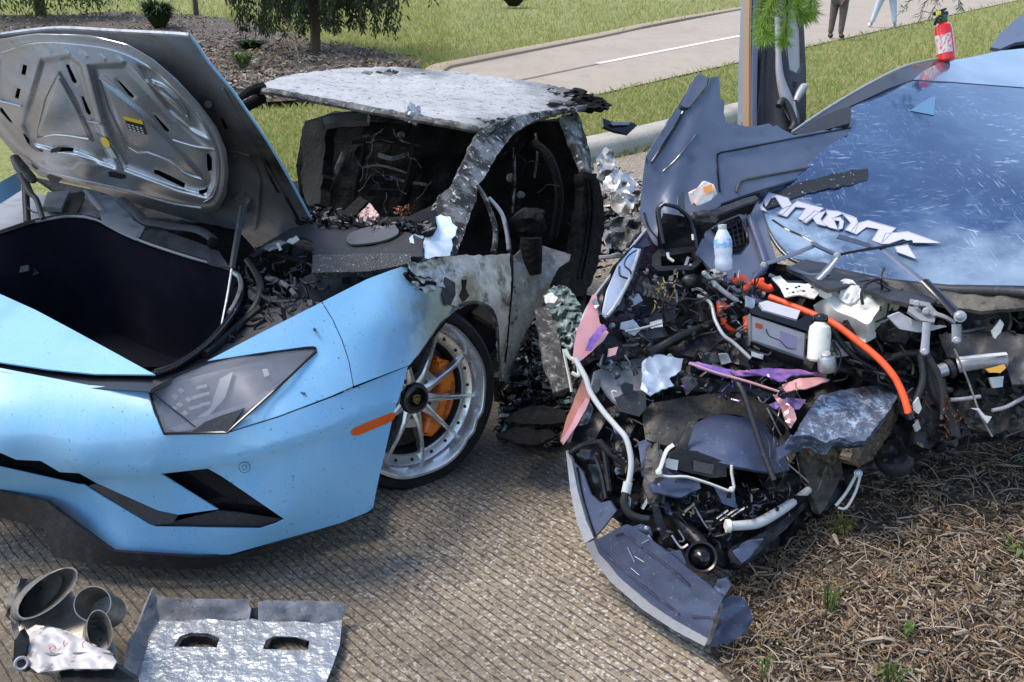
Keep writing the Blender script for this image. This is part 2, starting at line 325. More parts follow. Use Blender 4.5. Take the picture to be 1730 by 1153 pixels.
m_white = mk('white_plastic', (.48, .48, .46), .45, 0, [('noise', 12, .5, .7, (.48, .47, .42), {}), ('noise', 60, .6, .7, (.2, .19, .17), {'amt': .5})], (60, .1, .003))
m_cream = mk('cream_tank_plastic', (.66, .64, .55), .4, 0, [('noise', 16, .5, .7, (.50, .47, .38), {}), ('noise', 70, .62, .7, (.14, .12, .09), {'amt': .6})], (50, .15, .004))
m_cable = mk('orange_cable_sleeve', (.80, .085, .018), .45, 0, [('noise', 40, .55, .7, (.55, .06, .015), {})], (300, .2, .002))
m_hose = mk('black_rubber_hose', (.016, .016, .017), .5, 0, [('noise', 60, .58, .7, (.06, .06, .06), {'amt': .6})])
m_scrape = mk('icy_scraped_foam', (.07, .088, .13), .7, 0, [('noise', 22, .50, .60, (.30, .39, .52), {'mask': (6, .42, .58), 'nr': .75}), ('noise', 60, .55, .66, (.45, .52, .60), {'mask': (5, .45, .6)}), ('noise', 8, .54, .64, (.022, .022, .025), {}), ('noise', 60, .6, .7, (.05, .05, .06), {})], (50, 1., .012))
m_soil = mk('packed_soil', (.07, .052, .035), .9, 0, [('noise', 20, .45, .65, (.15, .11, .07), {}), ('noise', 80, .55, .7, (.26, .2, .13), {'amt': .7})], (60, 1., .02))
m_roofb = mk('glossy_blue_grey_roof', (.085, .10, .135), .1, .3, [('noise', 4, .4, .7, (.2, .23, .3), {})], coat=1.)
m_pil2 = mk('pillar_trim', (.06, .062, .07), .25, .2, [], coat=.4)
m_red = mk('extinguisher_red', (.68, .015, .012), .3, 0, [('noise', 20, .6, .75, (.5, .01, .01), {})], coat=.6)
m_label = mk('label_print_white', (.62, .60, .58), .5, 0, [('noise', 140, .5, .58, (.60, .10, .10), {'stretch': (1, 1, .35)})])
m_foil = mk('crinkled_foil', (.34, .36, .38), .36, .5, [('noise', 10, .45, .7, (.26, .28, .30), {}), ('noise', 70, .62, .7, (.25, .26, .27), {'amt': .5})], (26, .8, .012), bump2=(70, .8, .005))
m_cowl = mk('sooty_cowl_plastic', (.024, .024, .026), .65, 0, [('noise', 10, .5, .7, (.014, .014, .015), {}), ('noise', 150, .66, .72, (.22, .21, .20), {'amt': .6}), ('noise', 26, .6, .72, (.06, .057, .054), {'amt': .6})], (120, .5, .004), spec=.25)
m_exh = mk('heat_tinted_steel', (.30, .28, .25), .38, .75, [('noise', 8, .45, .65, (.12, .105, .09), {'rough': .55}), ('noise', 26, .55, .68, (.45, .42, .38), {'amt': .7}), ('noise', 60, .62, .7, (.05, .045, .04), {})], (80, .2, .003))
m_exhw = mk('whitened_heat_shield', (.36, .345, .345), .55, .2, [('noise', 9, .5, .68, (.34, .31, .31), {}), ('noise', 26, .58, .66, (.05, .045, .04), {'amt': .8}), ('noise', 50, .6, .7, (.3, .17, .1), {'amt': .5})], (60, .3, .004))
m_green = mk('green_tinged_crumpled_plastic', (.17, .22, .20), .3, .1, [('noise', 14, .5, .62, (.45, .50, .48), {}), ('noise', 24, .52, .64, (.03, .045, .04), {}), ('noise', 50, .62, .7, (.75, .77, .76), {'amt': .7})], (50, .6, .01))

def translucent(m, fac=.45):
    N = m.node_tree.nodes; L = m.node_tree.links; b = N['Principled BSDF']; t = N.new('ShaderNodeBsdfTranslucent'); x = N.new('ShaderNodeMixShader'); x.inputs[0].default_value = fac
    if b.inputs['Base Color'].is_linked: L.new(b.inputs['Base Color'].links[0].from_socket, t.inputs[0])
    else: t.inputs[0].default_value = b.inputs['Base Color'].default_value
    o = [n for n in N if n.type == 'OUTPUT_MATERIAL'][0]; L.new(b.outputs[0], x.inputs[1]); L.new(t.outputs[0], x.inputs[2]); L.new(x.outputs[0], o.inputs[0]); return m
# ------------------------------------------------------------------ the setting
def concrete():
    m = mk('tined_concrete', (.27, .212, .145), .85, 0, [('noise', 1.3, .42, .66, (.205, .16, .108), {}), ('noise', 8, .5, .72, (.14, .108, .073), {'amt': .7}),
        ('noise', 60, .50, .62, (.10, .08, .06), {'amt': .9}), ('noise', 85, .54, .63, (.37, .325, .26), {'amt': .8}), ('cell', 130, .86, .9, (.50, .46, .39), {'amt': .75}), ('cell', 90, .9, .93, (.10, .08, .065), {'amt': .9}), ('noise', 150, .67, .71, (.6, .57, .5), {'amt': .7}), ('noise', 55, .66, .72, (.04, .035, .03), {'amt': .8}),
        ('noise', .9, .5, .66, (.15, .12, .09), {'amt': .5, 'nr': .7}), ('ball', 3, 1.9, .7, (.070, .055, .038), {'at': (-1.05, 1.9, 0), 'na': 1.2, 'amt': .8}), ('ball', 4, 1.0, .5, (.05, .045, .04), {'at': (.0, 3.3, 0), 'na': .6, 'amt': .85})])
    N = m.node_tree.nodes; L = m.node_tree.links; b = N['Principled BSDF']; tc = N.new('ShaderNodeTexCoord')
    wn = N.new('ShaderNodeTexNoise'); wn.inputs['Scale'].default_value = 5; wn.inputs['Detail'].default_value = 3; L.new(tc.outputs['Object'], wn.inputs['Vector'])
    dt = N.new('ShaderNodeVectorMath'); dt.operation = 'DOT_PRODUCT'; dt.inputs[1].default_value = (.719/.0272, .695/.0272, 0); L.new(tc.outputs['Object'], dt.inputs[0])
    ad = N.new('ShaderNodeMath'); ad.operation = 'MULTIPLY_ADD'; ad.inputs[1].default_value = .9; L.new(wn.outputs[0], ad.inputs[0]); L.new(dt.outputs['Value'], ad.inputs[2])
    fr = N.new('ShaderNodeMath'); fr.operation = 'PINGPONG'; fr.inputs[1].default_value = .5; L.new(ad.outputs[0], fr.inputs[0])
    n2 = N.new('ShaderNodeTexNoise'); n2.inputs['Scale'].default_value = 38; n2.inputs['Detail'].default_value = 4; L.new(tc.outputs['Object'], n2.inputs['Vector'])
    a2 = N.new('ShaderNodeMath'); a2.operation = 'MULTIPLY_ADD'; a2.inputs[1].default_value = .42; a2.inputs[2].default_value = -.185; L.new(n2.outputs[0], a2.inputs[0])
    a3 = N.new('ShaderNodeMath'); a3.operation = 'ADD'; L.new(fr.outputs[0], a3.inputs[0]); L.new(a2.outputs[0], a3.inputs[1])
    gr = N.new('ShaderNodeMapRange'); gr.interpolation_type = 'SMOOTHSTEP'; gr.inputs[1].default_value = .125; gr.inputs[2].default_value = .05; L.new(a3.outputs[0], gr.inputs[0])
    x = N.new('ShaderNodeMix'); x.data_type = 'RGBA'; src = b.inputs['Base Color'].links[0].from_socket; L.new(src, x.inputs[6]); x.inputs[7].default_value = (.035, .028, .022, 1)
    fm = N.new('ShaderNodeMath'); fm.operation = 'MULTIPLY'; fm.inputs[1].default_value = .82; L.new(gr.outputs[0], fm.inputs[0]); L.new(fm.outputs[0], x.inputs[0]); L.new(x.outputs[2], b.inputs['Base Color'])
    inv = N.new('ShaderNodeMath'); inv.operation = 'SUBTRACT'; inv.inputs[0].default_value = 1; L.new(gr.outputs[0], inv.inputs[1])
    n3 = N.new('ShaderNodeTexNoise'); n3.inputs['Scale'].default_value = 120; n3.inputs['Detail'].default_value = 4; L.new(tc.outputs['Object'], n3.inputs['Vector'])
    hs = N.new('ShaderNodeMath'); hs.operation = 'MULTIPLY_ADD'; hs.inputs[1].default_value = .8; L.new(n3.outputs[0], hs.inputs[0]); L.new(inv.outputs[0], hs.inputs[2])
    bn = N.new('ShaderNodeBump'); bn.inputs['Strength'].default_value = .8; bn.inputs['Distance'].default_value = .004; L.new(hs.outputs[0], bn.inputs['Height']); L.new(bn.outputs[0], b.inputs['Normal'])
    return m
m_conc = concrete()
m_grass = mk('roadside_grass_ground', (.22, .225, .06), .95, 0, [('noise', .5, .4, .65, (.29, .265, .085), {}), ('noise', 2.2, .48, .66, (.15, .19, .045), {}), ('noise', 9, .5, .68, (.22, .20, .08), {'amt': .8}), ('noise', 40, .5, .62, (.075, .11, .022), {'amt': .7}), ('noise', .9, .62, .74, (.25, .20, .10), {'amt': .6})], (30, 1., .05))
m_mulchg = mk('grey_brown_mulch_ground', (.075, .058, .042), .95, 0, [('noise', 1.5, .42, .66, (.075, .058, .042), {}), ('noise', 30, .5, .64, (.20, .17, .14), {'amt': .8}), ('noise', 14, .55, .7, (.045, .034, .025), {}), ('noise', 70, .6, .68, (.32, .29, .25), {'amt': .8})], (40, 1., .04))
m_soilg = mk('damp_mulch_soil', (.065, .048, .033), .95, 0, [('noise', 6, .45, .66, (.11, .085, .055), {}), ('noise', 40, .52, .66, (.03, .023, .016), {}), ('noise', 90, .6, .7, (.22, .17, .11), {'amt': .7})], (50, 1., .03))
m_road = mk('pale_road_concrete', (.32, .265, .205), .9, 0, [('noise', .6, .42, .66, (.285, .235, .18), {}), ('noise', 4, .5, .7, (.24, .20, .155), {'amt': .6, 'stretch': (1, .25, 1), 'rot': (0, 0, -.55)}), ('noise', 60, .55, .7, (.30, .25, .21), {'amt': .4})], (60, .2, .01))
m_kerb = mk('kerb_concrete', (.36, .33, .27), .9, 0, [('noise', 3, .45, .7, (.27, .24, .19), {}), ('noise', 40, .55, .7, (.16, .14, .11), {'amt': .6}), ('noise', 120, .6, .7, (.48, .45, .4), {'amt': .6})], (50, .6, .01))
m_line = mk('white_road_paint', (.72, .70, .66), .7, 0, [('noise', 20, .6, .75, (.45, .4, .34), {})])
m_joint = mk('road_joint_tar', (.16, .13, .11), .9)
def sheet(name, poly, z, mat, label, step=None, hf=None, kind='structure', thick=0):
    P = [Vector((float(p[0]), float(p[1]))) for p in poly]
    o = dens([tuple(p) for p in P], step) if step else np.array([tuple(p) for p in P]); pts = o
    if step:
        lo, hi = o.min(0), o.max(0); X, Y = np.meshgrid(np.arange(lo[0], hi[0], step), np.arange(lo[1], hi[1], step)); g = np.stack([X.ravel(), Y.ravel()], 1)+RNG.uniform(-.2, .2, (X.size, 2))*step
        g = g[inpoly(g, o)]; g = g[segdist(g, o, True) > step*.4]; pts = np.concatenate([o, g])
    n = len(o); r = delaunay_2d_cdt([Vector(p) for p in pts], [(i, (i+1) % n) for i in range(n)], [], 0, 1e-5)
    v = np.array([tuple(q) for q in r[0]]); T = np.array(list(r[2])); T = T[inpoly(v[T].mean(1), o)]
    a = v[T]; cr = (a[:, 1, 0]-a[:, 0, 0])*(a[:, 2, 1]-a[:, 0, 1])-(a[:, 1, 1]-a[:, 0, 1])*(a[:, 2, 0]-a[:, 0, 0]); T[cr < 0] = T[cr < 0][:, ::-1]
    mm = hf is not None and hf.__name__ == 'mound'; dm = mound_d(v) if mm else None; V = [(q[0], q[1], z+((hf(q, dm[i]) if mm else hf(q)) if hf else 0)) for i, q in enumerate(v)]; F = [tuple(t) for t in T]
    ob = mesh(name, V, F, mat, None, bool(hf), 0); return tag(ob, label, None, None, kind)
sheet('ground', [(-160, -30), (160, -30), (160, 300), (-160, 300)], -.035, m_grass, 'rough green roadside grass around the crash site')
drv = [(-7, -2), (1.6, -2), (1.1, .6), (.80, 1.55), (.66, 1.95), (.88, 2.3), (1.1, 2.7), (1.35, 3.4), (1.7, 4.6), (2.0, 6.2), (2.35, 8.9), (1.45, 8.95), (.8, 8.3), (.2, 7.6), (-1.0, 6.3), (-2.6, 5.6), (-7, 4.9)]
sheet('driveway', drv, 0, m_conc, 'grooved concrete driveway under the wrecked cars', .35)
# kerb at the far end of the driveway
def kerb(name, pts, label, w_=.30, h=.15, mat=m_kerb):
    P = np.array(pts, float); T = np.gradient(P, axis=0); T /= np.linalg.norm(T, axis=1)[:, None]; Nn = np.stack([-T[:, 1], T[:, 0]], 1); V = []; F = []
    prof = [(-w_/2, -.05), (-w_/2, h*.6), (-w_*.38, h*.9), (-w_*.2, h), (w_*.4, h), (w_/2, h*.8), (w_/2, -.05)]
    for p, n_ in zip(P, Nn): V += [(p[0]+n_[0]*a, p[1]+n_[1]*a, b) for a, b in prof]
    k = len(prof)
    for i in range(len(P)-1):
        for j in range(k-1): F.append((i*k+j, i*k+j+1, (i+1)*k+j+1, (i+1)*k+j)[::-1])
    o = mesh(name, V, F, mat, None, True, 40); return tag(o, label, None, None, 'structure')
kp = [G(900, 285)[:2], G(1020, 258)[:2], G(1115, 236)[:2], G(1230, 205)[:2], G(1330, 180)[:2]]
kerb('kerb', smoothline(kp, 5), 'rounded pale concrete kerb behind the crumpled silver scrap')
# road behind, with its own kerb and line
rn = [G(1000, 160)[:2], G(1400, 70)[:2], G(1730, -2)[:2], G(1950, -35)[:2]]; rf = [G(1950, -57)[:2], G(1600, -40)[:2], G(1265, 14)[:2], G(1000, 65)[:2], G(790, 106)[:2]]
road = [G(770, 190)[:2], G(900, 178)[:2]]+rn+rf+[G(745, 118)[:2], G(725, 150)[:2]]
sheet('road', road, -.012, m_road, 'pale two lane concrete road beyond the grass')
kerb('road_kerb', smoothline([G(720, 140)[:2], G(740, 117)[:2], G(790, 105)[:2], G(1000, 64)[:2], G(1265, 13)[:2], G(1600, -40)[:2]], 4), 'low tan kerb along the far side of the road', .30, .05, mk('tan_kerb', (.30, .235, .165), .9, 0, [('noise', 2, .45, .7, (.30, .22, .14), {})], (20, .5, .02)))
def strip(name, a, b, w_, z, mat, label):
    a, b = np.array(a[:2]), np.array(b[:2]); t = (b-a)/np.linalg.norm(b-a); n_ = np.array([-t[1], t[0]])*w_/2
    sheet(name, [a-n_, b-n_, b+n_, a+n_], z, mat, label)
strip('lane_line', G(1010, 107), G(1252, 60), .13, -.004, m_line, 'white dashed lane line on the road')
strip('lane_joint', G(820, 147), G(1010, 107.5), .07, -.005, m_joint, 'dark joint in the middle of the road')
# mulch bed with a tree, top left
bed = [G(-200, 40)[:2], G(0, 30)[:2], G(200, 22)[:2], G(330, 27)[:2], G(420, 42)[:2], G(520, 68)[:2], G(640, 90)[:2], G(712, 112)[:2], G(690, 150)[:2], G(600, 170)[:2], G(440, 180)[:2], G(300, 180)[:2], G(0, 175)[:2], G(-300, 165)[:2]]
sheet('mulch_bed', bed, -.01, m_mulchg, 'grey brown mulch bed under the weeping tree', .7, lambda q: .04+.09*fractal(q, .5, 3))
# near mulch mound, bottom right
mb = np.array([(1.05, .4), (.68, 1.50), (.52, 1.93), (.60, 2.2), (.84, 2.58), (1.33, 3.4), (1.68, 4.6), (1.98, 6.2), (2.3, 8.6)])
def mound_d(Q): return segdist(Q, mb)*np.where(inpoly(Q, mpoly), 1, -1)
def mound(q, d=None):
    if d is None: d = mound_d(np.array([q]))[0]
    d = max(d, 0); return .19*(1-math.exp(-d/.40))+.035*fractal(q, 2.2, 4)*min(1, d/.12)+.02*fractal(q, 9, 3)*min(1, d/.1)
mpoly = list(map(tuple, mb))+[(7, 8.6), (7, .0), (1.2, 0)]
sheet('mulch_mound', mpoly, .004, m_soilg, 'low mound of damp brown mulch under the dark wreck', .09, mound)
# chips and straw: real loose pieces
def scatter(name, mats, n, place, make, label):
    V = []; F = []; MI = []
    for p in place(n):
        v, f = make(p); k = len(V); V += v; F += [tuple(a+k for a in t) for t in f]; MI += [random.randrange(len(mats))]*len(f)
    me = bpy.data.meshes.new(name); me.from_pydata([tuple(map(float, v)) for v in V], [], F); me.update()
    for m_ in mats: me.materials.append(m_)
    me.polygons.foreach_set('material_index', MI); o = link(name, me); return tag(o, label, None, None, 'stuff')
def chip(L, W_, T_):
    def f(p):
        s = random.uniform(.5, 1.5); l, w_, t = L*s*random.uniform(.5, 1.3), W_*random.uniform(.5, 1.3), T_
        R = Matrix.Rotation(random.uniform(0, 6.28), 3, 'Z')@Matrix.Rotation(random.gauss(0, .35), 3, 'Y')@Matrix.Rotation(random.gauss(0, .5), 3, 'X')
        b = random.gauss(0, .12)*l; q = [(-l/2, -w_*.35, 0), (-l/2, w_*.35, 0), (-l/2, 0, t), (0, -w_/2, b), (0, w_/2, b), (0, 0, b+t), (l/2, -w_*.2, 0), (l/2, w_*.2, 0), (l/2, 0, t*.7)]
        v = [tuple(R@Vector(a)+Vector(p)) for a in q]
        return v, [(0, 3, 5, 2), (3, 6, 8, 5), (1, 2, 5, 4), (4, 5, 8, 7), (0, 1, 4, 3), (3, 4, 7, 6), (0, 2, 1), (6, 7, 8)]
    return f
m_c = [mk('chip_tan', (.25, .185, .118), .85), mk('chip_brown', (.18, .12, .068), .9), mk('chip_grey', (.19, .155, .12), .9), mk('chip_dark', (.045, .03, .018), .9), mk('chip_pale', (.33, .27, .20), .85), mk('chip_umber', (.17, .11, .06), .9)]
def Gv(px, py, z=0):
    r = RTV[None]*((px-IW/2)/FOC)[:, None]+UPV[None]*((IH/2-py)/FOC)[:, None]+FWD[None]; t = (z-CAMH)/r[:, 2]; return C0+r*t[:, None]
def pl_mound(n):
    o = []
    while len(o) < n:
        k = n*2; g = Gv(RNG.uniform(1180, 1790, k), RNG.uniform(690, 1210, k), .06)[:, :2]; far = RNG.random(k) > .8
        g[far] = np.stack([RNG.uniform(.6, 4.5, far.sum()), RNG.uniform(.8, 6, far.sum())], 1); d = mound_d(g); ok = d > RNG.uniform(0, .06, k)
        o += [(q[0], q[1], mound(q, e)+.004+random.random()*.012) for q, e in zip(g[ok], d[ok])][:n-len(o)]
    return o
scatter('wood_chips', m_c+[m_c[3], m_c[1], m_c[3], m_c[3]], 23000, pl_mound, chip(.027, .006, .003), 'brown shredded wood mulch heaped by the dark wreck')
scatter('large_wood_chips', [m_c[0], m_c[2], m_c[4], m_c[1]], 300, pl_mound, chip(.06, .012, .004), 'long pale wood splinters lying on the mulch')
def straw(p):
    a = random.uniform(0, 6.28); l = random.uniform(.04, .12); c = random.gauss(0, .35); P = []; q = np.array(p)+[0, 0, .008]; e = random.gauss(.15, .3)
    for i in range(5): P.append(q.copy()); q = q+np.array([math.cos(a), math.sin(a), e*(1-i/2)])*l/4; a += c/4
    v, f = tube_geo(P, [.0016, .001], 3, 1, False); return [tuple(x) for x in v], f
scatter('straw', [m_c[0], m_c[4], m_c[5]], 900, pl_mound, straw, 'thin dry straw and fibres tangled in the mulch')
bedp = np.array(bed)
def pl_bed(n):
    g = Gv(RNG.uniform(-20, 730, n*2), RNG.uniform(22, 190, n*2)); g = g[inpoly(g[:, :2], bedp)][:n]
    return [(q[0], q[1], .05+.09*fractal(q, .5, 3)+random.random()*.02) for q in g]
scatter('bark_chips', [m_c[1], m_c[2], m_c[3], m_c[2], m_c[1], m_c[4]], 7000, pl_bed, chip(.10, .035, .02), 'loose bark chips on the bed under the tree')
# grass blades
m_bl = [mk('grass_blade_green', (.25, .29, .07), .8), mk('grass_blade_yellow', (.35, .335, .11), .8), mk('grass_blade_lime', (.29, .33, .08), .8), mk('grass_blade_straw', (.42, .35, .15), .8)]
[translucent(m_) for m_ in m_bl]; roadp = np.array(road); drvp = np.array(drv)
def pl_grass(n):
    o = np.zeros((0, 3))
    while len(o) < n:
        a = RNG.random(n) < .82; px = np.where(a, RNG.uniform(380, 1760, n), RNG.uniform(0, 760, n)); py = np.where(a, RNG.uniform(0, 345, n), RNG.uniform(-4, 120, n)); g = Gv(px, py); q = g[:, :2]
        ok = (g[:, 1] > 5.5) & ~inpoly(q, roadp) & ~inpoly(q, bedp) & ~inpoly(q, drvp) & ~inpoly(q, mpoly); g[:, 2] = -.035; o = np.concatenate([o, g[ok]])
    return [tuple(map(float, q)) for q in o[:n]]
def blade(p):
    s = .55+.03*p[1]; h = random.uniform(.04, .12)*s*1.05; w_ = .009*s; a = random.uniform(0, 6.28); dx, dy = math.cos(a)*w_, math.sin(a)*w_; lx, ly = random.gauss(0, .45)*h, random.gauss(0, .45)*h
    x, y, z = p; return [(x-dx, y-dy, z), (x+dx, y+dy, z), (x+lx*.4+dx*.6, y+ly*.4+dy*.6, z+h*.6), (x+lx, y+ly, z+h)], [(0, 1, 2), (0, 2, 3)]
scatter('grass', m_bl, 52000, pl_grass, blade, 'green and straw coloured grass growing on the verge')
# ------------------------------------------------------------------ plants and trees
def leafmesh(pts, L, W_, rnd, droop=.5, dirs=None):
    V = []; F = []
    for i, p in enumerate(pts):
        d = Vector(dirs[i]) if dirs is not None else Vector((random.gauss(0, 1), random.gauss(0, 1), random.gauss(-droop, .6)))
        d.normalize(); s = Vector((random.gauss(0, 1), random.gauss(0, 1), random.gauss(0, 1))).cross(d)
        if s.length < .01: continue
        s.normalize(); l = L*random.uniform(1-rnd, 1+rnd); w_ = W_*random.uniform(.7, 1.2); n_ = d.cross(s)*w_*.3; p = Vector(p); k = len(V)
        V += [p, p+d*l*.45+s*w_*.5+n_, p+d*l, p+d*l*.45-s*w_*.5+n_]; F += [(k, k+1, k+2), (k, k+2, k+3)]
    return V, F
m_bark = mk('tree_bark', (.085, .062, .045), .9, 0, [('noise', 14, .48, .68, (.035, .026, .02), {'stretch': (1, 1, .2)}), ('noise', 40, .6, .7, (.16, .13, .1), {'amt': .6})], (30, .8, .02))
def leafmat(n, c): return translucent(mk(n, c, .55, 0, [('noise', 6, .42, .66, tuple(x*.55 for x in c), {}), ('noise', 22, .55, .7, tuple(min(1, x*1.5) for x in c), {'amt': .7})]), .35)
def limb_tree(name, label, base, h, crown_c, crown_r, nclump, nleaf, lsize, mat, trunk_r, weeping=0., group=None, flatleaf=.3):
    t = empty(name, base, label, 'tree', group); b = np.array(base, float); V = []; F = []
    def add(P, r):
        v, f = tube_geo(smoothline(P, 4), r, 7); k = len(V); V.extend(v); F.extend([tuple(a+k for a in q) for q in f])
    top = b+[.05, 0, h]; add([b-[0, 0, .1], b+[.03, .02, h*.4], b+[-.02, 0, h*.75], top], [trunk_r*1.25, trunk_r, trunk_r*.75, trunk_r*.35])
    pts = []; dirs = []
    for i in range(nclump):
        a = random.uniform(0, 6.28); u = random.uniform(.25, 1); e = random.uniform(-.9, 1)
        c = np.array(crown_c)+np.array([math.cos(a)*u*crown_r[0], math.sin(a)*u*crown_r[1], e*crown_r[2]*math.sqrt(max(0, 1.05-u*u))])
        st = b+np.array([0, 0, h*random.uniform(.35, .95)]); md = (st+c)/2+[0, 0, .15*crown_r[2]]
        add([st, md, c], [trunk_r*.28, trunk_r*.15, trunk_r*.05])
        rad = min(crown_r)*random.uniform(.12, .32)
        for j in range(nleaf//nclump):
            q = c+RNG.normal(size=3)*rad*np.array([1, 1, .7]); 
            if weeping: q[2] -= abs(random.gauss(0, 1))*weeping
            pts.append(q); dirs.append((random.gauss(0, .6), random.gauss(0, .6), -abs(random.gauss(.9, .5)) if weeping else random.gauss(-.2, .7)))
    mesh('trunk', V, F, m_bark, t); v, f = leafmesh(pts, lsize, lsize*flatleaf, .45, 0, dirs); mesh('crown', v, f, mat, t, False)
    return t
m_lw = leafmat('weeping_leaf_green', (.034, .055, .016)); m_lw2 = leafmat('bright_leaf_green', (.085, .13, .03)); m_lc = leafmat('conifer_green', (.045, .08, .028)); m_lp = leafmat('lime_pine_needle', (.26, .40, .06))
# weeping tree in the mulch bed: drooping strands
bt = G(532, 90); t = empty('weeping_tree', bt, 'dark weeping tree with drooping leafy strands in the mulch bed', 'tree')
V = []; F = []; pts = []; dirs = []
def addt(P, r, seg=7):
    v, f = tube_geo(smoothline(P, 4), r, seg); k = len(V); V.extend(v); F.extend([tuple(a+k for a in q) for q in f])
addt([bt-[0, 0, .1], bt+[.05, 0, .6], bt+[-.02, 0, 1.3], bt+[.08, .0, 2.4]], [.115, .085, .075, .05])
for i in range(270):
    a = random.uniform(0, 6.28); R = random.uniform(.2, 2.55); ex = 1.0 if math.cos(a) > 0 else .62; top = bt+np.array([math.cos(a)*R*ex, math.sin(a)*R*.9, random.uniform(1.4, 2.6)])
    if i % 3 == 0: addt([bt+[0, 0, random.uniform(1.1, 2.2)], (bt+top)/2+[0, 0, 1.2], top], [.025, .015, .006], 5)
    ln = random.uniform(.5, 1.25)*(1.15 if abs(math.cos(a)*R) < 1.8 else .8); q = top.copy()
    n = int(ln/.022)
    for k in range(n):
        q = q+np.array([random.gauss(0, .012), random.gauss(0, .012), -ln/n]); 
        if q[2] < .42+.25*nz(q, .9): break
        for _ in range(2): pts.append(q+RNG.normal(size=3)*.035); dirs.append((random.gauss(0, .55), random.gauss(0, .55), -1))
mesh('trunk', V, F, m_bark, t); v, f = leafmesh(pts, .11, .036, .4, 0, dirs); mesh('crown', v, f, m_lw, t, False)
# other trees
limb_tree('leafy_tree', 'leafy green tree whose low boughs hang above the raised hood', G(70, 30), 5., G(70, 30)+np.array([.6, -1, 1.75]), (2.9, 2.2, 1.5), 90, 15000, .17, m_lw2, .14, .25)
limb_tree('young_tree', 'thin young trunk at the far edge of the mulch bed', G(332, 28), 3.2, G(332, 28)+np.array([0, 0, 3.0]), (1.2, 1.2, .7), 24, 2200, .16, m_lw2, .07)
# bare saplings
def sapling(name, label, px, py, hpx, n):
    b = G(px, py); s = np.linalg.norm(b-C0)/FOC; h = hpx*s; o = empty(name, b, label, 'sapling'); V = []; F = []
    P = [b-[0, 0, .05], b+[-.03*h, 0, .4*h], b+[-.09*h, 0, h]]; v, f = tube_geo(smoothline(P, 5), [.012, .008, .003], 5); V += v; F += f
    for i in range(n):
        u = random.uniform(.35, .95); st = b+np.array([-.08*h*u, 0, u*h]); a = random.uniform(0, 6.28); l = h*random.uniform(.15, .4)
        v, f = tube_geo([st, st+np.array([math.cos(a)*l*.5, math.sin(a)*l*.5, l*.5]), st+np.array([math.cos(a)*l, math.sin(a)*l, l*.8])], [.005, .003, .0015], 4); k = len(V); V += v; F += [tuple(x+k for x in q) for q in f]
    mesh('stem', V, F, mk(name+'_twig', (.30, .25, .16), .9), o); return o
sapling('bare_sapling', 'thin bare tan sapling beside the weeping tree', 507, 118, 70, 14)
sapling('dry_stalk', 'pale dry stalk standing near the burnt roof', 672, 108, 40, 4)
for i, (px, hp) in enumerate(((818, 34), (828, 30), (838, 36), (848, 28))):
    o = sapling('dry_reed', ['leftmost of four pale dry reeds above the grass bank', 'short pale reed, second from the left above the bank', 'tallest pale reed, third from the left above the bank', 'rightmost of four pale dry reeds above the bank'][i], px, 30, hp, 1); o['category'] = 'reed'; o['group'] = 'dry reeds on the bank'
def clump(name, label, px, py, wpx, hpx, n, mat, cat='plant', lw=.2, spread=1.):
    b = G(px, py, .05 if py < 300 else .1); s = np.linalg.norm(b-C0)/FOC; o = empty(name, b, label, cat); V = []; F = []
    for i in range(n):
        a = random.uniform(0, 6.28); r = random.random()**.5; l = hpx*s*random.uniform(.6, 1.15); ou = wpx*s*.5*r*spread; w_ = l*lw
        d = np.array([math.cos(a), math.sin(a)]); p0 = b+np.array([*(d*ou*.25), -.02]); p1 = b+np.array([*(d*ou*.7), l*.75]); p2 = b+np.array([*(d*ou*1.15), l*random.uniform(.5, 1.0)]); sx = np.array([-d[1], d[0], 0])*w_*.5
        k = len(V); V += [p0-sx*.4, p0+sx*.4, p1+sx, p1-sx, p2]; F += [(k, k+1, k+2, k+3), (k+3, k+2, k+4)]
    mesh('leaves', V, F, mat, o, False); return o
m_pl = leafmat('plant_leaf', (.12, .16, .05)); m_tuft = leafmat('fresh_grass_tuft', (.13, .19, .05))
clump('leafy_plant', 'spiky leafy green plant growing in the mulch above the hood', 412, 112, 52, 26, 60, m_pl)
clump('low_shrub', 'low dark green ground plant behind the spiky plant', 424, 84, 66, 16, 260, m_lw, lw=.3)
clump('dark_shrub', 'small dark shrub at the back of the mulch bed', 270, 48, 62, 40, 500, m_lw, lw=.12)
clump('bank_shrub', 'small dark bush on the grass bank at the top edge', 868, 10, 60, 20, 300, m_lw, lw=.2)
clump('broadleaf_weed', 'green leafy weed at the right edge of the mulch', 1722, 965, 70, 54, 60, m_pl, lw=.16)
clump('weed_seedling', 'yellow green weed by the right edge above the leafy weed', 1735, 810, 50, 40, 26, m_tuft, lw=.2)
clump('grass_tuft', 'bright green grass tuft in the mulch right of the torn bumper', 1402, 1040, 44, 56, 34, m_tuft, lw=.06)
clump('broad_blade_tuft', 'broad bladed green tuft in the lower middle of the mulch', 1527, 1095, 30, 50, 14, m_tuft, lw=.13)
clump('low_weed', 'low green weed at the bottom edge of the mulch', 1505, 1150, 60, 34, 40, m_tuft, lw=.13)
clump('moss_tuft', 'dull green grass patch beside the white tie straps', 1420, 905, 60, 36, 60, mk('dull_grass', (.12, .125, .03), .8), lw=.08)
clump('kerb_tuft', 'thin grass blades where the driveway meets the mulch', 1290, 1135, 40, 40, 16, m_tuft, lw=.07)
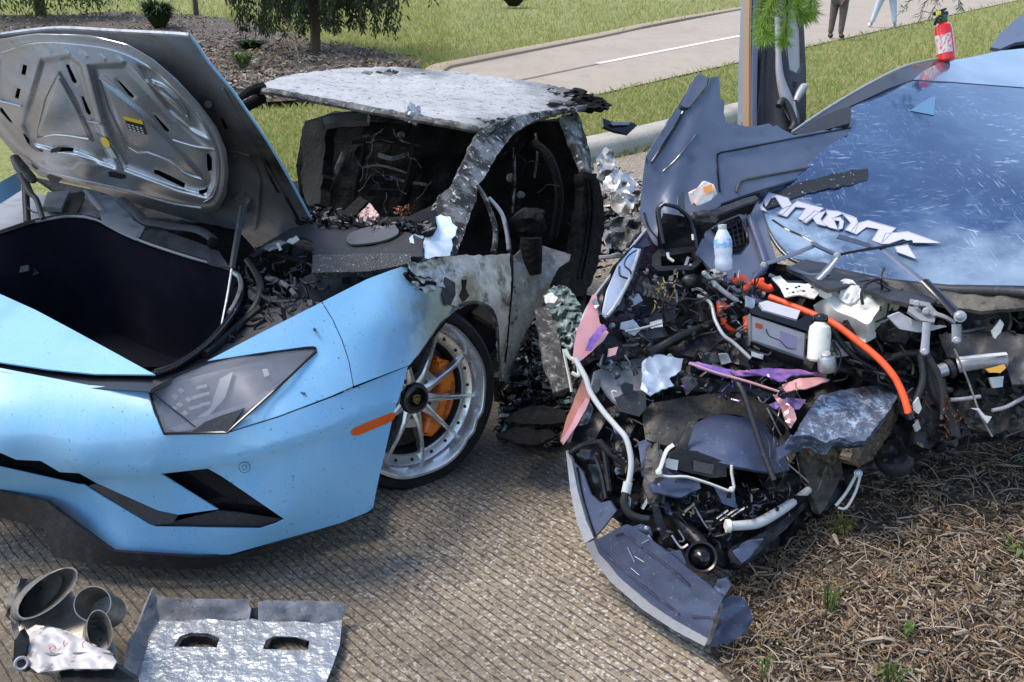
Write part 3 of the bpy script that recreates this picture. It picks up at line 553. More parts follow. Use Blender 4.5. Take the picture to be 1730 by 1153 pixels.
# pine branch hanging in front of the raised door
pb = empty('pine_branch', D(1330, -60, 3.3), 'fresh green pine branch hanging in front of the raised door', 'branch')
tw = [[(1345, -70), (1320, -30), (1303, 10), (1290, 40), (1296, 62)], [(1325, -40), (1330, 0), (1328, 45), (1324, 70)], [(1340, -60), (1352, -20), (1348, 10), (1360, 30)], [(1310, -20), (1290, 5), (1283, 40), (1286, 65)], [(1340, -60), (1375, -20), (1368, 8), (1372, 20)]]
V = []; F = []; NV = []; ND = []
for k_, path in enumerate(tw):
    P = smoothline([D(x, y, 3.3+.05*k_) for x, y in path], 8); v, f = tube_geo(P, [.005, .002], 5); k = len(V); V += v; F += [tuple(a+k for a in q) for q in f]
    for i in range(len(P)-1):
        for _ in range(26):
            u = random.random(); NV.append(P[i]*(1-u)+P[i+1]*u); t_ = P[i+1]-P[i]; t_ = t_/np.linalg.norm(t_); ND.append(t_*1.0+RNG.normal(size=3)*.75)
mesh('twig', V, F, m_bark, pb); v, f = leafmesh(NV, .05, .0028, .3, 0, ND); mesh('needles', v, f, m_lp, pb, False)
pb2 = empty('sparse_twig', D(1600, -40, 4.2), 'sparse green twig hanging near the fire extinguisher', 'branch')
V = []; F = []; NV = []; ND = []
for path in ([(1640, -60), (1590, -20), (1540, 0), (1525, 20)], [(1600, -30), (1585, 0), (1570, 30)], [(1600, -30), (1620, 0), (1625, 15)], [(1590, -20), (1560, 10), (1555, 40)]):
    P = smoothline([D(x, y, 4.2) for x, y in path], 6); v, f = tube_geo(P, [.003, .001], 4); k = len(V); V += v; F += [tuple(a+k for a in q) for q in f]
    for i in range(len(P)-1):
        for _ in range(4): NV.append(P[i]); ND.append((P[i+1]-P[i])/np.linalg.norm(P[i+1]-P[i])+RNG.normal(size=3)*.7)
mesh('twig', V, F, m_bark, pb2); v, f = leafmesh(NV, .04, .004, .4, 0, ND); mesh('needles', v, f, m_lw2, pb2, False)
# ------------------------------------------------------------------ two people standing on the road edge
def person(px, py, label, yaw, trous, shirt, shoe, stance, skin=(.35, .22, .15)):
    b = G(px, py, -.01); p = empty('person', b, label, 'person', 'bystanders on the road'); R = Matrix.Rotation(yaw, 3, 'Z')
    J = {'pel': (0, 0, .95), 'sp': (0, .0, 1.2), 'ch': (0, .0, 1.38), 'nk': (0, 0, 1.5), 'hd': (0, -.02, 1.62), 'tp': (0, -.01, 1.74)}
    for s, n_ in ((1, 'l'), (-1, 'r')):
        st = stance[0 if s > 0 else 1]
        J['hip'+n_] = (s*.09, 0, .9); J['kn'+n_] = (s*.10+st[0]*.5, st[1]*.5-.02, .5); J['an'+n_] = (s*.10+st[0], st[1], .09); J['to'+n_] = (s*.12+st[0]*1.05, st[1]-.17, .03)
        J['sh'+n_] = (s*.19, 0, 1.43); J['el'+n_] = (s*.25, .03, 1.15); J['wr'+n_] = (s*.23, -.08, .92); J['ha'+n_] = (s*.22, -.11, .83)
    E_ = [('pel', 'sp'), ('sp', 'ch'), ('ch', 'nk'), ('nk', 'hd'), ('hd', 'tp')]
    for n_ in 'lr': E_ += [('pel', 'hip'+n_), ('hip'+n_, 'kn'+n_), ('kn'+n_, 'an'+n_), ('an'+n_, 'to'+n_), ('ch', 'sh'+n_), ('sh'+n_, 'el'+n_), ('el'+n_, 'wr'+n_), ('wr'+n_, 'ha'+n_)]
    rad = {'pel': .13, 'sp': .13, 'ch': .14, 'nk': .055, 'hd': .085, 'tp': .06, 'hip': .095, 'kn': .062, 'an': .042, 'to': .035, 'sh': .06, 'el': .045, 'wr': .03, 'ha': .035}
    def skin_mesh(name, keys, edges, grow, mat, root):
        me = bpy.data.meshes.new(name); ks = list(keys); me.from_pydata([tuple(R@Vector(J[k])+Vector(b)) for k in ks], [(ks.index(a), ks.index(c)) for a, c in edges if a in ks and c in ks], []); me.update()
        o = link(name, me, p); o.modifiers.new('skin', 'SKIN'); o.modifiers.new('sub', 'SUBSURF').levels = 1; o.modifiers['sub'].render_levels = 2
        for i, k in enumerate(ks):
            r = (rad.get(k) or rad[k[:-1]])*grow; sv = me.skin_vertices[0].data[i]; sv.radius = (r, r*.85); sv.use_root = (k == root)
        me.materials.append(mat); o.modifiers['skin'].use_smooth_shade = True; return o
    skin_mesh('body', J, E_, 1., mk('skin', skin, .5), 'pel')
    leg = ['pel']+[k+n_ for n_ in 'lr' for k in ('hip', 'kn', 'an')]; skin_mesh('trousers', leg, E_, 1.6, trous, 'pel')
    skin_mesh('shirt', ['pel', 'sp', 'ch']+[k+n_ for n_ in 'lr' for k in ('sh', 'el')], E_, 1.18, shirt, 'pel')
    for n_ in 'lr': skin_mesh('shoe', ['an'+n_, 'to'+n_], E_, 1.6, shoe, 'an'+n_)
    v, f = lathe_geo([(.0, .10), (.05, .095), (.085, .06), (.098, .0), (.09, -.04)], 14, np.array(b)+np.array([0, .01, 1.68]), (0, 0, 1)); mesh('hair', v, f, mk('hair', (.02, .015, .012), .6), p)
    return p
m_tr1 = mk('brown_trousers', (.13, .10, .085), .85, 0, [('noise', 12, .45, .65, (.09, .07, .06), {})], (30, .5, .02)); m_tr2 = mk('faded_denim', (.40, .47, .55), .85, 0, [('noise', 10, .45, .65, (.48, .54, .60), {})], (30, .5, .02))
person(1411, 66, 'person in grey brown trousers and black shoes standing on the road edge', 2.6, m_tr1, mk('dark_shirt', (.05, .05, .06), .8), mk('black_shoe', (.02, .02, .02), .5), ((.02, .0), (-.01, .03)))
person(1492, 47, 'person in pale blue jeans and white shoes further along the road', 2.9, m_tr2, mk('white_shirt', (.6, .6, .6), .8), mk('white_shoe', (.75, .75, .76), .6), ((.20, .0), (-.16, .06)))
# ------------------------------------------------------------------ blue car
class Plane:
    def __init__(s, fr, p, n): s.p = fr.w(*p); s.n = fr.M@np.array(n, float)
    def d(s, xy, off=0):
        xy = np.atleast_2d(np.array(xy, float)); r = RTV[None]*((xy[:, :1]-IW/2)/FOC)+UPV[None]*((IH/2-xy[:, 1:])/FOC)+FWD[None]
        return ((s.p-C0)@s.n)/(r@s.n)-off
    at = Surf.at
car = empty('blue_sports_car', FA.w(0, 0, 0), 'light blue low sports car with open front hood and burnt out cabin', 'car')
# --- front bumper
S_b = surf((-200, 590, 'Az', .575), (0, 622, 'Az', .585), (120, 645, 'Az', .59), (250, 659, 'Az', .595), (276, 733, 'Az', .515), (382, 732, 'Az', .50), (470, 705, 'Ay', .835), (560, 670, 'Ay', .90), (690, 617, 'Ay', .955),
    (665, 695, 'Ay', .982), (645, 790, 'Ay', .99), (630, 862, 'Ay', .985), (560, 890, 'Az', .15), (470, 915, 'Az', .13), (390, 938, 'Az', .115), (328, 939, 'Az', .115), (191, 929, 'Az', .125), (80, 844, 'Az', .205), (0, 829, 'Az', .21),
    (481, 878, 'Az', .235), (439, 894, 'Az', .20), (263, 890, 'Az', .20), (141, 820, 'Az', .30), (0, 790, 'Az', .335), (351, 792, 'Az', .40), (271, 801, 'Az', .385), (134, 800, 'Az', .375), (0, 765, 'Az', .405), (400, 790, 'Az', .40), (560, 770, 'Ay', .945), (-200, 760, 'Az', .40), (-200, 800, 'Az', .21), lam=.02)
CR = [(-250, 745), (0, 771), (101, 796), (260, 797), (345, 786), (440, 765), (560, 725), (690, 676)]
def crease_b(xy):
    d = segdist(xy, CR); yc = np.interp(xy[:, 0], [c[0] for c in CR], [c[1] for c in CR]); below = xy[:, 1] > yc
    return np.where(below, .030*(1-np.exp(-d/14.)), -.006*np.exp(-d/10.))
notch = [(-250, 768), (0, 790), (133, 820), (141, 820), (252, 886), (263, 890), (439, 894), (465, 886), (481, 878), (376, 806), (351, 792), (271, 801), (368, 861), (301, 870), (267, 863), (164, 817), (134, 800), (101, 798), (69, 779), (27, 777), (0, 765), (-250, 741)]
bl_bot = [(630, 862), (575, 884), (470, 914), (389, 937), (328, 939), (191, 929), (137, 888), (80, 844), (0, 829), (-250, 790)]
bump_o = [(-250, 592), (0, 622), (150, 651), (248, 659), (262, 696), (276, 734), (382, 733), (470, 706), (560, 672), (620, 647), (689, 619), (680, 655), (666, 694), (655, 745), (643, 795), (634, 838)]+bl_bot+notch
bp = panel('front_bumper', car, m_blue, bump_o, S_b, step=13, thick=.004, mod=crease_b)
panel('air_intake', bp, m_gloss, [(-250, 735), (0, 758), (140, 790), (270, 795), (360, 785), (490, 878), (440, 900), (250, 894), (135, 827), (0, 797), (-250, 775)], S_b, step=26, thick=.003, off=-.075)
panel('intake_floor', bp, m_dgrey, [(164, 818), (267, 864), (301, 871), (292, 884), (262, 888), (252, 884), (150, 821)], S_b, step=16, thick=.004, off=-.03)
panel('intake_vane', bp, m_plast, [(263, 889), (368, 863), (400, 866), (478, 879), (439, 893)], S_b, step=16, thick=.004, off=-.045)
panel('splitter', bp, m_dplast, [(632, 862), (572, 886), (470, 917), (389, 940), (328, 942), (191, 932), (134, 890), (77, 847), (0, 831), (-250, 790), (-250, 838), (0, 874), (72, 893), (90, 942), (183, 956), (320, 963), (362, 959), (440, 938), (572, 882), (630, 866)],
    surf((632, 862, 'Ay', .98), (470, 917, 'Az', .12), (328, 942, 'Az', .11), (191, 932, 'Az', .12), (0, 831, 'Az', .205), (0, 874, 'Az', .10), (90, 941, 'Az', .065), (320, 963, 'Az', .065), (440, 938, 'Az', .08), (572, 881, 'Az', .125), (-250, 838, 'Az', .1), (-250, 790, 'Az', .2), lam=.01), step=18, thick=.012)
mk_ = panel('side_marker', bp, m_marker, [(593, 730), (600, 723), (660, 698), (668, 698), (666, 708), (660, 713), (606, 736), (596, 736)], S_b, step=8, thick=.004, off=.004, mod=crease_b)
V, F = lathe_geo([(0, .001), (.0095, .001), (.0105, 0), (.0125, .0), (.0130, .0015), (.0145, .0015), (.0150, -.001)], 20, S_b.at([(413, 790)], -.004)[0], C0-S_b.at([(413, 790)])[0]); tube('sensor_ring', bp, m_plast, [(413+4*math.cos(k_*.785), 790+4*math.sin(k_*.785)) for k_ in range(8)], .0008, S_b, -.005, 4, 3, 1, True); tube('sensor_ring', bp, m_plast, [(413+9.5*math.cos(k_*.785), 790+9*math.sin(k_*.785)) for k_ in range(8)], .0009, S_b, -.0045, 4, 3, 1, True)
# ledge in front of the trunk, dark gap under it
S_l = surf((-200, 400, 'Az', .66), (0, 497, 'Az', .655), (120, 556, 'Az', .65), (250, 628, 'Az', .64), (0, 612, 'Az', .60), (160, 634, 'Az', .61), (-200, 585, 'Az', .59))
panel('bumper_ledge', car, m_blue, [(-200, 400), (0, 497), (60, 524), (120, 556), (190, 594), (250, 627), (262, 633), (160, 632), (80, 624), (0, 612), (-200, 584)], S_l, step=14, thick=.005)
panel('ledge_gap', car, m_gloss, [(-200, 575), (0, 606), (160, 626), (262, 628), (258, 662), (150, 656), (0, 628), (-200, 600)], S_l, step=30, thick=.004, off=-.03)
# --- fender: two skins with the panel gap between them
S_f = surf((300, 634, 'Az', .635), (350, 610, 'Az', .655), (440, 563, 'Az', .70), (540, 512, 'Az', .745), (620, 472, 'Az', .765), (690, 446, 'Az', .785), (758, 470, 'Ay', .895), (775, 518, 'Ay', .93), (745, 545, 'Ay', .945), (708, 600, 'Ay', .955), (690, 617, 'Ay', .955), (600, 652, 'Ay', .925), (470, 705, 'Ay', .835), (382, 732, 'Az', .5), (533, 592, 'Ay', .80), (640, 540, 'Ay', .885), (276, 733, 'Az', .515), (250, 659, 'Az', .595), lam=.015)
for x, y, s in ((512, 664, 5), (424, 651, 2), (606, 655, 2), (578, 690, 2)): panel('tape_scrap', bp, m_dgrey, [(x-s, y-s*.4), (x+s, y), (x+s*.6, y+s*.7), (x, y+s*.5)], S_f, step=9, thick=.001, off=.004)
gl = [(544, 511), (562, 540), (578, 575), (590, 612), (597, 650)]
f1 = [(350, 610), (440, 563), (543, 511)]+[(x-1, y) for x, y in gl[1:]]+[(596, 653), (560, 669), (470, 703), (384, 730), (430, 692), (480, 646), (531, 600), (536, 590), (530, 585), (515, 586), (440, 596), (384, 606)]
panel('front_fender_nose', car, m_blue, f1, S_f, step=12, thick=.004)
f2 = [(545, 510), (580, 492), (620, 472), (660, 457), (689, 448), (688, 462), (700, 472), (708, 490), (716, 494), (724, 488), (733, 493), (741, 484), (747, 486), (751, 512), (772, 520), (760, 532), (744, 545), (726, 571), (708, 597), (692, 617), (620, 644), (599, 652)]+[(x+1, y) for x, y in gl[::-1][:-1]]
fe = panel('front_fender', car, m_blue, f2, S_f, step=12, thick=.004)
panel('fender_liner', car, m_dark, [(540, 520), (690, 460), (770, 525), (690, 625), (600, 655), (590, 600)], S_f, step=40, thick=.01, off=-.05)
# burnt rear part of the fender
S_r = surf((690, 448, 'Az', .785), (712, 440, 'Ay', .845), (762, 433, 'Ay', .87), (862, 428, 'Ay', .92), (862, 500, 'Ay', .965), (853, 610, 'Ay', .97), (797, 512, 'Ay', .95), (839, 556, 'Ay', .965), (776, 520, 'Ay', .94), (760, 480, 'Ay', .9), lam=.01)
rf_ = panel('burnt_fender', car, m_burn, [(712, 440), (753, 433), (816, 432), (862, 428), (864, 470), (862, 500), (858, 559), (853, 610), (846, 644), (841, 600), (839, 556), (833, 527), (816, 514), (797, 512), (778, 522), (760, 514), (752, 500), (744, 480), (720, 470), (694, 452)], S_r, [[(779, 473), (790, 473), (788, 488), (794, 500), (788, 508), (781, 512), (775, 500), (780, 488)]], step=7, thick=.004, mod=crumple(.008, 30, 2), jag=.8)
panel('torn_flap', rf_, m_dplast, [(752, 468), (769, 478), (770, 498), (762, 515), (752, 515), (747, 497)], S_r, step=6, thick=.003, off=.014, mod=crumple(.008, 16, 4))
panel('peeled_strip', rf_, m_alu, [(684, 437), (700, 443), (722, 450), (744, 462), (740, 468), (735, 474), (718, 470), (704, 466), (695, 458)], S_r, step=5, thick=.002, off=.02, mod=crumple(.02, 14, 5), jag=1)
panel('peeled_strip', rf_, m_alu, [(700, 466), (715, 470), (733, 474), (748, 476), (752, 486), (738, 484), (728, 496), (718, 497), (712, 486), (704, 488), (696, 478)], S_r, step=5, thick=.002, off=.012, mod=crumple(.022, 12, 8), jag=1.2)
tube('charred_edge', rf_, m_char, [(684, 462), (692, 472), (702, 473), (712, 482), (722, 478), (735, 480)], .008, S_r, .01, 6)
tube('arch_lip', rf_, m_ash, [(700, 606), (722, 574), (745, 544), (775, 518), (800, 511), (818, 515), (833, 528), (840, 556), (842, 600), (846, 640)], .007, S_r, 0, 6)
# --- door skin
S_d = surf((867, 433, 'Ay', .92), (912, 414, 'Ay', .93), (965, 432, 'Ay', 1.0), (928, 470, 'Ay', 1.0), (914, 520, 'Ay', .985), (871, 612, 'Ay', .97), (858, 600, 'Ay', .968), (862, 520, 'Ay', .965))
dcr = [(964, 438), (915, 488), (888, 530), (872, 575), (860, 612), (848, 640)]
def crease_d(xy): 
    d = segdist(xy, dcr); return -.022*np.exp(-(d/9.)**2)
dr = panel('burnt_door', car, m_door, [(867, 433), (885, 418), (912, 414), (965, 431), (961, 442), (946, 452), (934, 470), (930, 490), (914, 520), (897, 546), (880, 580), (872, 612), (884, 632), (880, 640), (856, 650), (850, 640), (857, 600), (861, 540), (866, 480)], S_d, step=6, thick=.006, mod=lambda q: crease_d(q)+crumple(.006, 24, 9)(q), jag=.8)
tube('door_gap', dr, m_dark, [(865, 430), (866, 470), (864, 500), (860, 540), (857, 580), (853, 615)], .004, S_r, -.002, 6)
# --- mirror stump
mi = surf((890, 400, 'd', 3.66)); mo = lathe('mirror_stalk', dr, m_char, [(0, .0), (.042, .0), (.045, -.06), (.043, -.14), (.0, -.15)], D(897, 402, 3.62), UPV*.97-FWD*.2, 16)
def lump(name, parent, mat, o, r, amp, sc, seed, sub_=3, squash=(1, 1, 1)):
    import bmesh
    bm = bmesh.new(); bmesh.ops.create_icosphere(bm, subdivisions=sub_, radius=1)
    for v in bm.verts:
        k = 1+amp*noise.noise(v.co*sc+Vector((seed, seed*2, 0)))+amp*.5*noise.noise(v.co*sc*2.6+Vector((0, seed, 3))); v.co = Vector((v.co.x*r*squash[0]*k, v.co.y*r*squash[1]*k, v.co.z*r*squash[2]*k))+Vector(o)
    me = bpy.data.meshes.new(name); bm.to_mesh(me); bm.free(); finish(me, mat, True, 45); return link(name, me, parent)
lump('mirror_housing', dr, m_char, D(893, 376, 3.66), .062, .55, 1.6, 3, 3, (1.15, .8, .85))
# --- pillars and roof
S_p = surf((823, 215, 'Ay', .57), (880, 196, 'Ay', .60), (941, 188, 'Ay', .60), (806, 313, 'Ay', .735), (757, 320, 'Ay', .69), (841, 260, 'Ay', .66), (790, 270, 'Ay', .645))
pu = panel('windshield_pillar', car, m_pillar, [(808, 223), (826, 213), (880, 196), (937, 186), (947, 190), (905, 203), (868, 226), (843, 258), (818, 302), (807, 313), (783, 319), (757, 321), (776, 288)], S_p, step=7, thick=.035, jag=.6, mod=crumple(.004, 20, 1))
S_p2 = surf((757, 320, 'Ay', .69), (806, 313, 'Ay', .735), (775, 413, 'Ay', .845), (716, 436, 'Az', .785), (772, 430, 'Ay', .86), (720, 370, 'Az', .83))
pl = panel('pillar_foot', car, m_pillar, [(757, 320), (783, 318), (807, 313), (804, 340), (791, 375), (777, 413), (772, 431), (716, 437), (714, 400), (720, 370), (730, 347), (740, 338), (742, 330)], S_p2, step=6, thick=.02, jag=.8, mod=crumple(.005, 20, 2))
m_flake = mk('flaking_pale_paint', (.66, .70, .73), .4, 0, [('noise', 14, .45, .7, (.40, .56, .72), {}), ('noise', 70, .6, .7, (.3, .3, .3), {'amt': .6})], (80, .2, .004))
panel('paint_flake', pl, m_flake, [(733, 367), (745, 362), (752, 367), (760, 366), (764, 378), (772, 384), (770, 398), (762, 404), (766, 414), (760, 432), (718, 437), (715, 412), (719, 396), (713, 383), (717, 370), (726, 372)], S_p2, step=6, thick=.002, off=.014, jag=1.3, mod=crumple(.006, 14, 3))
panel('paint_flake', pl, m_flake, [(692, 402), (700, 396), (712, 394), (716, 402), (706, 406), (700, 412), (694, 410)], S_p2, step=5, thick=.002, off=.02, jag=1, mod=crumple(.012, 10, 6))
tube('quarter_window_bar', car, m_pillar, [(805, 312), (819, 334), (830, 362), (837, 388), (836, 414), (833, 430)], [.013, .015, .017, .018, .018], surf((805, 312, 'Ay', .735), (837, 388, 'Ay', .83), (836, 414, 'Ay', .86)), 0, 8, 6, .6)
tube('quarter_window_bar', car, m_alu, [(826, 334), (840, 350), (850, 367), (857, 396), (860, 424)], [.010, .013, .014, .013], surf((826, 334, 'Ay', .76), (850, 367, 'Ay', .82), (860, 424, 'Ay', .89)), 0, 8, 6, .6)
S_ro = surf((823, 217, 'Ay', .58), (775, 206, 'Ax', -1.16), (691, 192, 'Ax', -1.14), (608, 176, 'Ax', -1.12), (525, 161, 'Ax', -1.12), (442, 146, 'Ay', -.58), (567, 117, 'Ax', -1.95), (666, 113, 'Ax', -2.15), (754, 120, 'Ax', -2.2), (837, 131, 'Ax', -2.22), (920, 142, 'Ax', -2.22), (983, 155, 'Ay', .60), (1012, 172, 'Ay', .66), (941, 188, 'Ay', .60), (885, 198, 'Ay', .59), lam=.004)
ro = panel('burnt_roof', car, m_roof, [(432, 147), (455, 137), (483, 128), (567, 117), (666, 113), (754, 120), (837, 130), (920, 142), (983, 155), (1014, 172), (985, 181), (941, 188), (885, 198), (850, 207), (823, 217), (775, 206), (691, 192), (608, 176), (525, 161), (462, 151)], S_ro, step=6, thick=.006, mod=crumple(.022, 55, 3), jag=.6)
tube('roof_header', ro, m_ash, [(430, 153), (470, 157), (525, 168), (608, 184), (691, 199), (775, 214), (822, 224)], .02, surf((430, 153, 'Ax', -1.12), (608, 184, 'Ax', -1.11), (822, 224, 'Ay', .57)), 0, 8, 6, .8)
tube('roof_rail', ro, m_pillar, [(824, 219), (850, 209), (890, 198), (941, 190), (985, 183), (1008, 180)], .016, S_ro, 0, 7)
for i in range(46):
    t_ = random.random(); e = RNG.normal(size=2)
    x, y = random.choice([(random.uniform(620, 800), random.uniform(117, 126)), (random.uniform(930, 1010), random.uniform(150, 178)), (random.uniform(930, 1010), random.uniform(150, 178)), (random.uniform(800, 880), random.uniform(197, 210))]); s = random.uniform(4, 14)
    if not inpoly([(x, y)], [(470, 140), (567, 119), (754, 122), (983, 157), (1005, 172), (941, 186), (823, 213), (525, 158)])[0]: continue
    panel('roof_flake', ro, random.choice([m_char, m_char, m_ash, m_roof]), [(x-s, y), (x-s*.3, y-s*.35), (x+s, y-s*.1), (x+s*.5, y+s*.3)], S_ro, step=5, thick=.002, off=.012+random.random()*.02, mod=crumple(.035, 8, i), jag=.8)
for i, (x, y) in enumerate(((985, 168), (1000, 170), (1008, 177), (995, 182), (1012, 182), (975, 160))): lump('curled_char', ro, m_char, S_ro.at([(x, y)], .01)[0], random.uniform(.03, .05), .8, 1.8, i*3.1, 3, (1.5, 1, .5))
lump('melted_drip', ro, m_alu, D(697, 193, 4.0), .036, .7, 1.8, 2, 3, (.9, .6, 1.15))
tube('far_pillar', car, m_char, [FA.w(-1.12, -.57, 1.10), FA.w(-.8, -.64, 1.0), FA.w(-.3, -.76, .82)], .028, 'xyz')
tube('far_pillar_tip', car, m_char, [(445, 148), (425, 153), (410, 162), (398, 172)], [.025, .02, .012], surf((445, 148, 'd', 4.25), (425, 153, 'd', 4.2), (398, 172, 'd', 4.1)), 0, 7)
S_bp = surf((954, 192, 'Ay', .60), (975, 188, 'Ay', .61), (1003, 290, 'Ay', .80), (990, 292, 'Ay', .80))
panel('rear_pillar', car, m_pillar, [(950, 194), (974, 189), (983, 208), (992, 236), (1004, 288), (997, 296), (989, 291), (980, 268), (971, 248), (956, 210)], S_bp, step=6, thick=.03, jag=.8, mod=crumple(.006, 16, 7))
S_po = surf((985, 290, 'Ay', .80), (1010, 295, 'Ay', .83), (1022, 350, 'Ay', .88), (1000, 475, 'Ay', .95), (960, 480, 'Ay', .93), (975, 400, 'Ay', .86))
ps = panel('charred_door_post', car, m_char, [(984, 290), (1008, 294), (1018, 330), (1022, 370), (1016, 420), (1002, 474), (985, 500), (958, 496), (968, 440), (980, 380), (986, 330)], S_po, step=7, thick=.05, jag=1, mod=lambda q: 0.004*np.sin(q[:, 0]*.6+q[:, 1]*.12)+crumple(.012, 18, 2)(q))
for k in range(2): tube('post_rib', ps, m_char, [(992+k*6, 300+k*4), (996+k*6, 350), (990+k*6, 410), (978+k*6, 470)], .006, S_po, .012, 5)
panel('torn_wing_tip', car, m_gloss, [(1018, 200), (1040, 208), (1068, 207), (1077, 212), (1062, 226), (1040, 222), (1020, 214)], surf((1018, 205, 'd', 4.9), (1077, 212, 'd', 5.0), (1062, 226, 'd', 4.95)), step=14, thick=.02)
panel('torn_wing_tip', car, m_roofb, [(1030, 207), (1066, 206), (1062, 211), (1036, 212)], surf((1018, 205, 'd', 4.88), (1077, 212, 'd', 4.98), (1062, 226, 'd', 4.93)), step=14, thick=.004)
# --- cabin: bulkhead, floor, far door, seat frames, wires
panel('bulkhead', car, m_char, [(515, 205), (560, 192), (620, 186), (720, 200), (830, 222), (900, 205), (950, 205), (980, 300), (985, 500), (850, 470), (700, 450), (500, 420), (508, 340), (500, 280)], Plane(FA, (-2.1, 0, 0), (1, 0, 0)), step=14, thick=.03, mod=crumple(.06, 50, 4))
fl = panel('cabin_floor', car, m_char, [(330, 360), (520, 300), (1000, 440), (980, 560), (850, 560), (700, 470)], Plane(FA, (0, 0, .27), (0, 0, 1)), step=18, thick=.02, mod=crumple(.04, 40, 6))
panel('far_door', car, m_char, [(512, 214), (540, 198), (574, 190), (600, 189), (600, 200), (560, 205), (550, 225), (545, 300), (540, 345), (520, 350), (508, 300), (514, 260), (508, 240)], surf((515, 208, 'Ay', -.72), (600, 190, 'Ax', -1.5), (540, 345, 'Ax', -1.2), (512, 330, 'Ay', -.8)), step=8, thick=.05, mod=crumple(.02, 26, 3), jag=1.4)
panel('far_door_cap', car, m_dgrey, [(545, 199), (580, 191), (622, 190), (620, 204), (575, 206), (548, 210)], surf((545, 199, 'Ax', -1.45), (622, 190, 'Ax', -1.5), (580, 210, 'Ax', -1.40)), step=8, thick=.03, mod=crumple(.008, 14, 5))
panel('dark_door_opening', car, m_dark, [(830, 300), (842, 262), (868, 230), (905, 205), (950, 200), (985, 290), (980, 400), (960, 480), (930, 470), (960, 440), (912, 418), (868, 430), (858, 380), (830, 335)], Plane(FA, (0, -.3, 0), (0, 1, 0)), step=30, thick=.01, mod=crumple(.05, 40, 8))
for i, (P, r, m_) in enumerate((([(582, 258), (570, 285), (556, 315), (545, 338)], .016, m_ash), ([(704, 246), (696, 290), (684, 330), (674, 350)], .024, m_char), ([(618, 238), (612, 270), (606, 300), (600, 330)], .012, m_char), ([(660, 300), (690, 308), (720, 312)], .008, m_ash), ([(606, 285), (640, 280), (680, 290), (700, 300)], .006, m_ash), ([(640, 262), (662, 268), (684, 262)], .012, m_ash), ([(596, 240), (640, 236), (688, 244)], .014, m_char), ([(900, 240), (930, 270), (945, 330), (935, 400)], .02, m_char), ([(868, 250), (870, 300), (866, 360)], .006, m_ash), ([(905, 225), (908, 260), (903, 300)], .005, m_ash))):
    tube('seat_frame', car, m_, P, r, Plane(FA, (-1.45, 0, 0), (1, 0, 0)), 0, 6)
for x0, x1, y0, y1 in ((620, 690, 296, 312), (624, 692, 320, 334), (616, 690, 205, 232)): panel('seat_plate', car, m_char, [(x0, y0), (x1, y0+4), (x1-3, y1), (x0-3, y1-2)], Plane(FA, (-1.52, 0, 0), (1, 0, 0)), step=10, thick=.03, mod=crumple(.012, 14, x0))
for x, y in ((620, 232), (678, 228), (862, 300), (880, 330)): lump('melted_knob', car, m_ash, Plane(FA, (-1.48, 0, 0), (1, 0, 0)).at([(x, y)])[0], .018, .6, 2, x, 2)
def wires(name, parent, mat, x0, x1, y0, y1, S, n, r, seed=1):
    rr = random.Random(seed); V = []; F = []
    for i in range(n):
        x, y = rr.uniform(x0, x1), rr.uniform(y0, y1); P = []; a = rr.uniform(0, 6.28)
        for k in range(5): P.append(S.at([(x, y)], rr.uniform(-.02, .05))[0]); a += rr.gauss(0, .55); x += math.cos(a)*(x1-x0)*.09; y += math.sin(a)*(y1-y0)*.09
        v, f = tube_geo(smoothline(P, 4), r*rr.uniform(.6, 1.3), 5); k = len(V); V += v; F += [tuple(q+k for q in t) for t in f]
    return mesh(name, V, F, mat, parent)
m_copw = mk('burnt_copper_wire', (.20, .08, .045), .5, .6); S_in = Plane(FA, (-1.35, 0, 0), (1, 0, 0))
wires('wire_tangle', car, m_ash, 600, 720, 240, 340, S_in, 16, .0022, 3); wires('copper_coil', car, m_copw, 672, 694, 350, 372, surf((680, 360, 'd', 3.75)), 22, .0035, 5); wires('wire_tangle', car, m_char, 850, 960, 230, 420, S_in, 10, .003, 8)
# ash and burnt trim heaped on the dashboard
def rubble(name, parent, mats, n, poly, S, smin, smax, off=(0, .05), label=None):
    V = []; F = []; MI = []; P = np.array(poly, float); lo, hi = P.min(0), P.max(0)
    while n > 0:
        q = RNG.uniform(lo, hi)
        if not inpoly([q], P)[0]: continue
        n -= 1; c = S.at([q], random.uniform(*off))[0]; r = random.uniform(smin, smax); k = len(V); R = Matrix.Rotation(random.uniform(0, 6.28), 3, Vector(RNG.normal(size=3)))
        e1, e2, e3 = random.uniform(.7, 1.9), random.uniform(.35, 1.), random.uniform(.12, .5); b = [(x_*e1, y_*e2, z_*e3) for x_, y_, z_ in ((-1, -.6, -.2), (1, -.5, -.25), (.8, .7, -.2), (-.9, .5, -.1), (-.6, -.4, .3), (.7, -.2, .25), (.4, .5, .35), (-.5, .4, .2))]; V += [tuple(R@(Vector(x)*r*random.uniform(.7, 1.3))+Vector(c)) for x in b]
        F += [tuple(a+k for a in t) for t in ((0, 3, 2, 1), (4, 5, 6, 7), (0, 1, 5, 4), (1, 2, 6, 5), (2, 3, 7, 6), (3, 0, 4, 7))]; MI += [random.randrange(len(mats))]*6
    me = bpy.data.meshes.new(name); me.from_pydata(V, [], F); me.update(); [me.materials.append(m) for m in mats]; me.polygons.foreach_set('material_index', MI)
    o = link(name, me, parent); o['kind'] = 'stuff'; return tag(o, label, None, None, 'stuff') if label else o
S_c = surf((425, 430, 'Az', .74), (530, 372, 'Az', .82), (690, 392, 'Az', .83), (712, 432, 'Az', .80), (530, 430, 'Az', .78), (620, 345, 'Az', .80))
rubble('dashboard_ash', car, [m_char, m_ash, m_char], 260, [(500, 360), (540, 345), (600, 372), (720, 375), (725, 392), (620, 385), (530, 380)], S_c, .006, .022)
